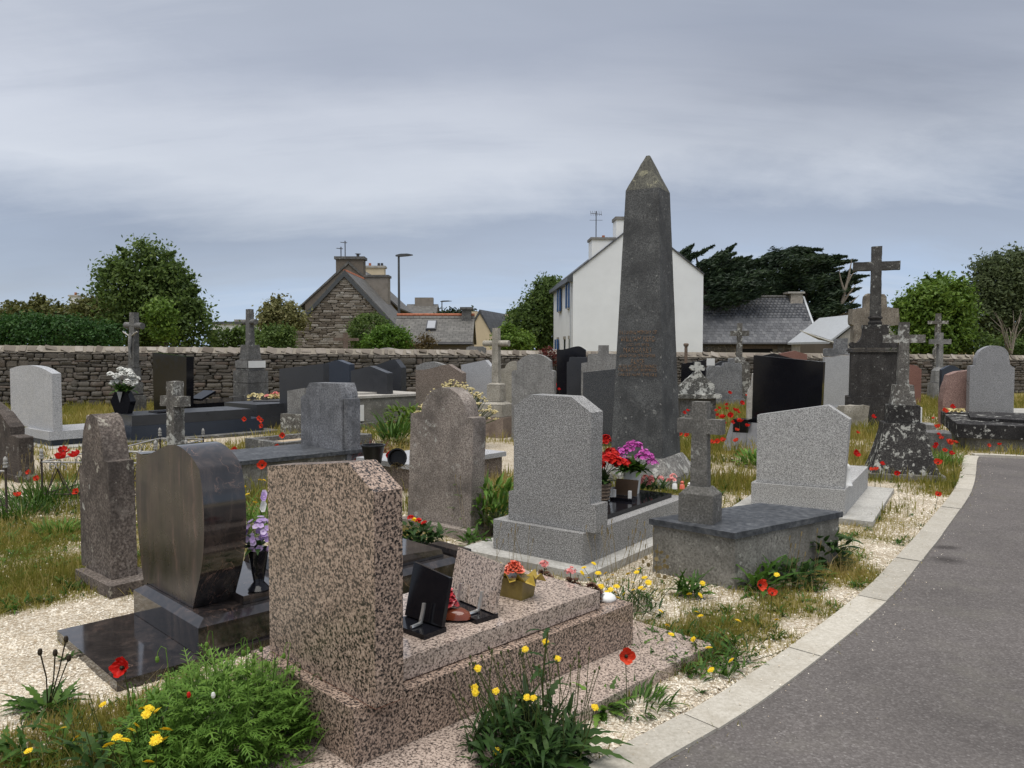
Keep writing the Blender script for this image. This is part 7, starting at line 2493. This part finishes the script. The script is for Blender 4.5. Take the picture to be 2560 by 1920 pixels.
hawk_plant('low hawkbit patch with scattered yellow flowers beside the kerb', s8([(105, 540), (132, 565), (85, 715), (185, 770), (330, 850), (200, 912), (372, 595), (622, 590)]) + s5([(1695, 455), (1745, 563), (1775, 632), (1945, 670)]),
           (1740, 1640), .10, 420, 'weed', twigs=20, sc=1.05, leaf_len=.10, leaf_w=.010, spread=.30)
hawk_plant('dandelion with one yellow flower at the left foot of the slate-topped tomb', s8([(145, 355), (60, 425), (130, 432)]), (1722, 1495), .18, 46, 'weed', leaf_len=.2, leaf_w=.016, spread=.08)
hawk_plant('broad-leaved dandelion with one yellow flower at the corner of the slate-topped tomb', s8([(622, 300)]), (1905, 1480), .2, 46, 'weed', twigs=3, leaf_len=.24, leaf_w=.024, spread=.1)
s1 = lambda l: [(x / 3.072, 880 + y / 3.072) for x, y in l]
hawk_plant('yellow hawkbit and tall grass left of the pink headstone', s1([(1810, 1060), (1870, 1040), (2000, 983), (2030, 985), (1855, 1075), (1900, 1093), (1808, 1163), (1860, 1175), (2018, 1107), (1960, 1155)]), (625, 1330), .42, 260, 'weed_light', twigs=26, sc=1.3, leaf_len=.26, leaf_w=.007, spread=.3, lob=0)
rosette('leafy dark nettle clump at the right side of the slate-topped tomb', 2062, 1415, 150, .13, .024, 'weed_dark', .16, .1, 1.2, 0, z0=.24)
rosette('lower dark bramble beside the slate-topped tomb', 1985, 1460, 130, .11, .020, 'weed_dark', .16, .1, 1.2, 0, z0=.13)
rosette('bright green plant with lance-shaped leaves right of the speckled old stone', 1228, 1330, 420, .20, .016, 'weed_light', .24, .3, 1.4, 0, z0=.42, name='leafy_plant')
rosette('green seedling at the foot of the speckled old stone', 1185, 1362, 60, .10, .018, 'weed', .12, .2, 1.2, 0, z0=.08, name='leafy_plant')
rosette('dark grey-green plant low beside the grey centre tomb plinth', 1235, 1330, 120, .16, .016, 'leaf_grey', .16, .1, 1.2, 0, z0=.12, name='leafy_plant')
rosette('green weeds at the foot of the large black stone', 1888, 1165, 150, .18, .022, 'weed_light', .22, .2, 1.3, 0, z0=.15)
rosette('tall green grass tuft right of the flared lichen pedestal', 2355, 1165, 200, .30, .006, 'weed_light', .18, .7, 1.5, 0)
rosette('fresh green tuft beside the iron railing at far left', 105, 1260, 340, .32, .008, 'weed', .38, .7, 1.5, 0)
rosette('green tuft left of the railing post at far left', 50, 1290, 200, .22, .008, 'weed', .3, .7, 1.5, 0)
rosette('light tuft of grass on the left lawn', 150, 1330, 160, .15, .007, 'weed_light', .18, .7, 1.5, 0)
rosette('sword-leaved iris clump behind the red maple', 985, 1105, 90, .62, .020, 'weed', .22, .8, 1.5, 0, name='iris_clump')
rosette('yellow-green low shrub behind the speckled old stone', 1035, 1075, 520, .2, .03, 'leaf_fresh', .55, .1, 1.4, 0, z0=.45, name='shrub')
rosette('small green cushion under the iris clump', 985, 1118, 120, .16, .02, 'leaf_olive', .3, .1, 1.3, 0, z0=.1, name='shrub')
rosette('dwarf red maple with feathery leaves right of the blue-grey stone', 928, 1186, 420, .24, .010, 'leaf_red', .24, -.2, 1.0, 1, z0=.36, name='red_maple')
p_ = at(1372, 905, 24.6)
t = thing('valerian', 'red-leaved shrub hanging on the wall left of the black wave-topped stone', 'shrub', (p_[0], 24.6), 0, p_[2] - .1)
V, F, tn = crown([(0, 0, .28, .3, .2, .28)], 900, .03, 77, .12)
link('leaves', np_mesh('leaves', V, F, tn), M['leaf_red'], t)
mb = MB(); limbs(mb, (0, .1, 0), [(-.15, 0, .3), (.15, 0, .35), (0, 0, .4)], .015, 3); mb.build('stems', M['bark'], t)

# cream-flowered silver plant
P_ = gp(1142, 1118)
t = thing('helichrysum', 'silver plant with cream flower heads behind the speckled old stone', 'plant', P_)
st, hd = PM(), PM()
for _ in range(190):
    a_ = rng.uniform(0, 6.28); b_ = math.sqrt(rng.random())
    c_ = Vector((math.cos(a_) * b_ * .25, math.sin(a_) * b_ * .2, .1))
    e_ = Vector((math.cos(a_) * b_ * .68, math.sin(a_) * b_ * .45, 1.06 - .55 * b_ * b_ + rng.uniform(-.08, .06)))
    st.tube([c_, c_.lerp(e_, .5) + Vector((0, 0, .1)), e_], .006, rng.random())
    for _k in range(4): hd.ball(e_ + Vector((rng.uniform(-.03, .03), rng.uniform(-.03, .03), rng.uniform(-.01, .02))), .016, rng.random(), .6)
st.build('stems', M['leaf_grey'], t); hd.build('flower_heads', M['petal_cream'], t)
for px, py in ((1192, 998), (1200, 1003)):
    pm = PM(); q = gp(px, py, .45); bouquet(pm, (q[0] - P_[0], q[1] - P_[1], .45), .06, .05, 30, .03); pm.build('crimson_flower', M['petal_crimson'], t)

# black trough with red-flowered plant
P_ = gp(1072, 1408)
t = thing('planter', 'black trough with glossy leaves and small red flowers beside the speckled stone', 'planter', P_, 40)
MB().loft([[(-.30, -.08, 0), (.12, -.08, 0), (.12, .08, 0), (-.30, .08, 0)], [(-.33, -.10, .12), (.15, -.10, .12), (.15, .10, .12), (-.33, .10, .12)]], .006).build('trough', M['plastic_black'], t)
lv = PM()
for _ in range(190): lv.leaf((rng.uniform(-.3, .12), rng.uniform(-.08, .08), rng.uniform(.10, .26)), rng.uniform(0, 6.28), rng.uniform(.06, .11), rng.uniform(.014, .022), rng.uniform(-.1, 1.2), rng.uniform(.5, 1.4), rng.random(), 4)
lv.build('leaves', M['weed_dark'], t)
for x_ in (-.26, -.16, -.12, -.02): 
    pm = PM(); bouquet(pm, (x_, rng.uniform(-.06, .06), .30), .018, .02, 9, .016); pm.build('flower', M['petal_red'] if x_ != -.16 else M['petal_yellow'], t)

# succulents and white stones at the end of the pink tomb
for px, py, r_, lab in ((1320, 1445, .06, 'reddish stonecrop nearest the olive planter behind the pink slab'), (1388, 1465, .07, 'reddish stonecrop in the middle of the row behind the pink slab'), (1440, 1487, .06, 'brown-green stonecrop beside the white stones')):
    P_ = onp((PINK[0], PINK[1], 0), -.52 + (px - 1320) / 120 * .34, 1.60)
    t = thing('stonecrop', lab, 'succulent', P_[:2], 0, PINK[2] - .09)
    lv = PM()
    for _ in range(70):
        a_, b_ = rng.uniform(0, 6.28), r_ * math.sqrt(rng.random()); z_ = .07 * (1 - (b_ / r_) ** 2) + rng.uniform(0, .02)
        for k_ in range(5): lv.leaf((math.cos(a_) * b_, math.sin(a_) * b_, z_), k_ * 1.26, .02, .006, .6, .3, rng.random(), 2)
    lv.build('leaves', M['succulent'], t)
    if px < 1400:
        pm = PM(); bouquet(pm, (0, 0, .12), .03, .025, 16, .012); pm.build('flowers', M['petal_pink'], t)
        pm = PM(); pm.tube([(0, 0, .03), (0, 0, .12)], .003, .5); pm.build('stalk', M['stem'], t)
for k_, (x_, y_, s_, lab) in enumerate(((-.36, 1.62, .06, 'larger white stone between the stonecrops'), (-.17, 1.60, .05, 'white stone at the inner corner of the pink plinth'), (-.12, 1.66, .045, 'small white stone at the end of the pink slab'))):
    q = onp(PINK, x_, y_)
    t = MB().lathe([(s_ * .3, 0), (s_ * .9, s_ * .12), (s_ * 1.05, s_ * .4), (s_ * .85, s_ * .75), (s_ * .4, s_ * .95), (s_ * .05, s_)], 14).rough(s_ * .30, 11 / s_ * .05, s_ * .35, k_ + 2).build('white_stone', M['plastic_white'], None, 70, (q[0], q[1], PINK[2] - .10))
    tag(t, lab, 'stone')

# dried honesty pods and tall grass stalks by the grey tomb
P_ = gp(1640, 1462)
t = thing('honesty_plant', 'dried honesty stalk with pale round pods in front of the slate-topped tomb', 'plant', P_)
st = PM(); pods = PM()
st.tube([(0, 0, 0), (.0, 0, .14), (.01, 0, .28)], .003, .5)
for x, y in ((1612, 1390), (1620, 1410), (1640, 1375), (1652, 1378), (1640, 1395), (1660, 1400), (1668, 1390), (1638, 1415), (1650, 1418), (1663, 1415), (1670, 1418), (1645, 1436), (1660, 1440), (1605, 1400)):
    z_ = (1462 - y) / FPX * P_[1]
    c_ = Vector(((x - 1640) / FPX * P_[1], rng.uniform(-.03, .02), z_))
    pods.disc(c_, (rng.uniform(-.8, .8), -1, rng.uniform(-.5, .5)), .001, .015, 9, rng.random() * .5)
    st.tube([Vector((0, 0, z_ * .8)), c_], .0015, .5)
st.build('stalk', M['straw'], t); pods.build('seed_pods', M['straw'], t)
for lab, px, py, n, h in (('tuft of tall dry grass at the left front of the grey plinth', 1275, 1425, 11, .30), ('tuft of tall dry grass at the right front of the grey plinth', 1530, 1440, 13, .34), ('tall dry stalks against the slate-topped tomb base', 1590, 1440, 10, .34),
                          ('few dry stalks beside the bramble at the slate-topped tomb', 2010, 1470, 8, .36), ('tall seeding grass right of the speckled old stone', 1195, 1345, 16, .55), ('dry tall grass at the far left stone', 75, 1260, 20, .5)):
    P_ = gp(px, py)
    t = thing('dry_grass', lab, 'grass tuft', P_)
    st = PM()
    for _ in range(n):
        c_ = Vector((rng.uniform(-.16, .16), rng.uniform(-.05, .05), 0)); e_ = c_ + Vector((rng.uniform(-.1, .1), rng.uniform(-.05, .05), h * rng.uniform(.6, 1.1)))
        st.tube([c_, c_.lerp(e_, .6) + Vector((rng.uniform(-.01, .01), 0, 0)), e_], .0014, rng.random()); st.tube([e_, e_ + Vector((.004, 0, .03))], .004, rng.random())
    st.build('stalks', M['straw'], t)

# ------------------------------------------------------------------ loose gravel and grass
def scatter(n, ymin, ymax, power):
    """random ground spots in view, denser near the viewer"""
    Y = ymin * (ymax / ymin) ** (nrng.random(n) ** power)
    X = (nrng.random(n) * 2 - 1) * (.70 * Y + .25)
    return X, Y


X, Y = scatter(210000, 2.3, 9.0, 1.0)
k = free(X, Y) & (nrng.random(len(X)) > weed(X, Y) * 1.0 - .05) & (nrng.random(len(X)) > .75 * (vnoise(X, Y, 3.3) > .62))
X, Y = X[k], Y[k]
n = len(X)
oc = np.array([[1, 0, 0], [0, 1, 0], [-1, 0, 0], [0, -1, 0], [0, 0, 1]], np.float32)
s_ = (.0025 + .0065 * nrng.random(n) ** 2.2) * (1 + .10 * np.clip(Y - 3, 0, 6))
th = nrng.random(n) * 6.28
V = oc[None] * (.6 + .7 * nrng.random((n, 5, 3)))
V[:, :, 2] *= .75
c_, sn = np.cos(th)[:, None], np.sin(th)[:, None]
VX = V[:, :, 0] * c_ - V[:, :, 1] * sn; VY = V[:, :, 0] * sn + V[:, :, 1] * c_
V = np.stack([VX, VY, V[:, :, 2]], -1) * s_[:, None, None]
V += np.stack([X, Y, gz(X, Y) + .001], -1)[:, None, :]
f5 = np.array([[0, 1, 4], [1, 2, 4], [2, 3, 4], [3, 0, 4]])
F = (f5[None] + (np.arange(n) * 5)[:, None, None]).reshape(-1, 3)
tag(link('gravel', np_mesh('gravel', V, F, np.repeat(nrng.random(n), 4)), M['gravel_piece']), 'loose pale gravel chips lying between the graves', None, None, 'stuff')


def blades(n0, ymin, ymax, power, hmin, hmax, wd, tone, wmin, mat, name, label, seedpow=1.0, lean=.6):
    X, Y = scatter(n0, ymin, ymax, power)
    wv = weed(X, Y)
    k = free(X, Y) & (nrng.random(n0) < np.clip((wv - wmin + .12) * 1.5, 0, 1) ** 1.3)
    X, Y, wv = X[k], Y[k], wv[k]
    n = len(X)
    far = 1 + .06 * np.clip(Y - 4, 0, 20)
    h = (hmin + (hmax - hmin) * nrng.random(n) ** 2) * (.5 + .7 * wv)
    az = nrng.random(n) * 6.28
    ln = lean * nrng.random(n) * h
    w_ = wd * far * (.6 + .8 * nrng.random(n))
    d = np.stack([np.cos(az), np.sin(az), np.zeros(n)], -1)
    az2 = nrng.random(n) * 6.28
    sd_ = np.stack([np.cos(az2), np.sin(az2), np.zeros(n)], -1) * w_[:, None]
    B = np.stack([X, Y, gz(X, Y) - .003], -1)
    Mi = B + d * (ln * .4)[:, None] + np.array([0, 0, 1]) * (h * .6)[:, None]
    T = B + d * (ln * 1.2)[:, None] + np.array([0, 0, 1]) * h[:, None]
    V = np.stack([B - sd_, B + sd_, Mi + sd_ * .7, Mi - sd_ * .7, T], 1)
    b_ = (np.arange(n) * 5)[:, None]
    F = np.concatenate([np.concatenate([b_, b_ + 1, b_ + 2], 1), np.concatenate([b_, b_ + 2, b_ + 3], 1), np.concatenate([b_ + 3, b_ + 2, b_ + 4], 1)])
    patch = vnoise(X, Y, 1.3) * .6 + vnoise(X, Y, 4) * .4
    r = np.clip(tone + (patch - .5) * 1.1 + (nrng.random(n) - .5) * .5, 0, 1)
    tag(link(name, np_mesh(name, V, F, np.tile(r, 3)), M[mat]), label, None, None, 'stuff')


blades(400000, 2.2, 10, .9, .012, .085, .0021, .38, .28, 'grass', 'grass', 'short green and straw-coloured grass growing through the gravel')
blades(190000, 7.5, 26, .8, .05, .24, .0042, .34, .28, 'grass', 'grass', 'longer dry grass among the farther graves')
blades(26000, 2.2, 12, .9, .05, .22, .0012, .85, .45, 'grass', 'dry_grass_stalks', 'thin dry grass stalks standing over the weeds', lean=.8)
blades(110000, 2.2, 9, .9, .006, .03, .0065, .22, .34, 'grass', 'ground_cover', 'low creeping green leaves covering the gravel', lean=2.5)


# small rosettes of mixed weeds through the gravel and lawn
X, Y = scatter(5600, 2.3, 12, .9)
k = free(X, Y) & (nrng.random(len(X)) < np.clip(weed(X, Y) * 1.6 - .25, .04, 1))
lv = PM()
for x_, y_ in zip(X[k], Y[k]):
    pt_ = float(vnoise(x_, y_, .8))
    sz = rng.uniform(.4, 1.3) * (1 + .05 * y_)
    for _ in range(rng.randrange(6, 13)):
        a_ = rng.uniform(0, 6.28)
        lv.leaf((x_ + rng.uniform(-.015, .015), y_ + rng.uniform(-.015, .015), .002), a_, .055 * sz * rng.uniform(.5, 1.2), .006 * sz * rng.uniform(.5, 1.3), rng.uniform(.15, 1.2), rng.uniform(.4, 1.4), min(1, max(0, pt_ + rng.uniform(-.35, .35))), 3, rng.random() < .3, rng.uniform(-.4, .4))
tag(lv.build('ground_weeds', M['weed']), 'small mixed green weeds sprouting through gravel and grass', None, None, 'stuff')
# grit, chips and litter strayed onto kerb and asphalt
n = 900
ii = nrng.integers(0, len(kline) - 1, n)
off = -.02 + np.abs(nrng.normal(size=n)) * .22
gx_ = np.array([kline[q].x for q in ii]) + np.array([kn[q].x for q in ii]) * off + nrng.normal(size=n) * .03
gy_ = np.array([kline[q].y for q in ii]) + np.array([kn[q].y for q in ii]) * off + nrng.normal(size=n) * .03
gz1 = np.where((off < KW * 1.02), .031, .013)
s_ = .0015 + .004 * nrng.random(n) ** 3
V = oc[None] * (.6 + .7 * nrng.random((n, 5, 3))) * s_[:, None, None]
V += np.stack([gx_, gy_, gz1], -1)[:, None, :]
F = (f5[None] + (np.arange(n) * 5)[:, None, None]).reshape(-1, 3)
tag(link('grit', np_mesh('grit', V, F, np.repeat(nrng.random(n), 4)), M['gravel_piece']), 'stray gravel chips on the kerb and path edge', None, None, 'stuff')
# grass and moss growing in the crack between kerb and asphalt and along the gravel side
lv = PM()
for q in range(0, len(kline) - 1):
    for side, cnt in ((-.012, 3), (KW + .004, 2)):
        if side > 0 and float(vnoise(kline[q].x, kline[q].y, 2.5)) < .48: continue
        for _ in range(cnt):
            p_ = kline[q] + kn[q] * (side + rng.gauss(0, .008)) + Vector((rng.uniform(-.05, .05), rng.uniform(-.05, .05), 0))
            lv.leaf((p_.x, p_.y, .008), rng.uniform(0, 6.28), rng.uniform(.015, .05), rng.uniform(.0012, .003), rng.uniform(.4, 1.4), rng.uniform(.3, 1.2), rng.random(), 3, shape='blade')
tag(lv.build('kerb_grass', M['grass']), 'short grass growing along both edges of the kerb', None, None, 'stuff')

# tufts left standing along the feet of the stones, where nobody mows
bl = PM()
for px_, py_, a_, x0, x1, y0, y1 in FOOT:
    if py_ > 17: continue
    ca, sa = math.cos(a_), math.sin(a_)
    per = [((x0, y0), (x1, y0)), ((x1, y0), (x1, y1)), ((x0, y0), (x0, y1))]
    for (ax, ay), (bx_, by_) in per:
        ln = math.hypot(bx_ - ax, by_ - ay)
        for _ in range(int(ln * (46 if py_ < 8 else 30))):
            t_ = rng.random()
            lx, ly = ax + (bx_ - ax) * t_ + rng.gauss(0, .02), ay + (by_ - ay) * t_ + rng.gauss(0, .02)
            wx, wy = px_ + lx * ca + ly * sa, py_ - lx * sa + ly * ca
            if float(vnoise(wx, wy, 2.1)) * .7 + .3 * float(weed(wx, wy)) < .42: continue
            if inside(PATHPOLY, np.array([wx]), np.array([wy]))[0]: continue
            big = rng.random() < .25
            bl.leaf((wx, wy, -.002), rng.uniform(0, 6.28), rng.uniform(.03, .10) * (1.3 if py_ > 8 else 1), rng.uniform(.0015, .003) * (2.2 if big else 1) * (1.5 if py_ > 8 else 1), rng.uniform(.5, 1.5), rng.uniform(.2, 1.3), rng.random() * .75, 3, shape='blade' if not big else 'leaf')
tag(bl.build('edge_grass', M['grass']), 'uncut tufts of grass along the feet of the graves', None, None, 'stuff')
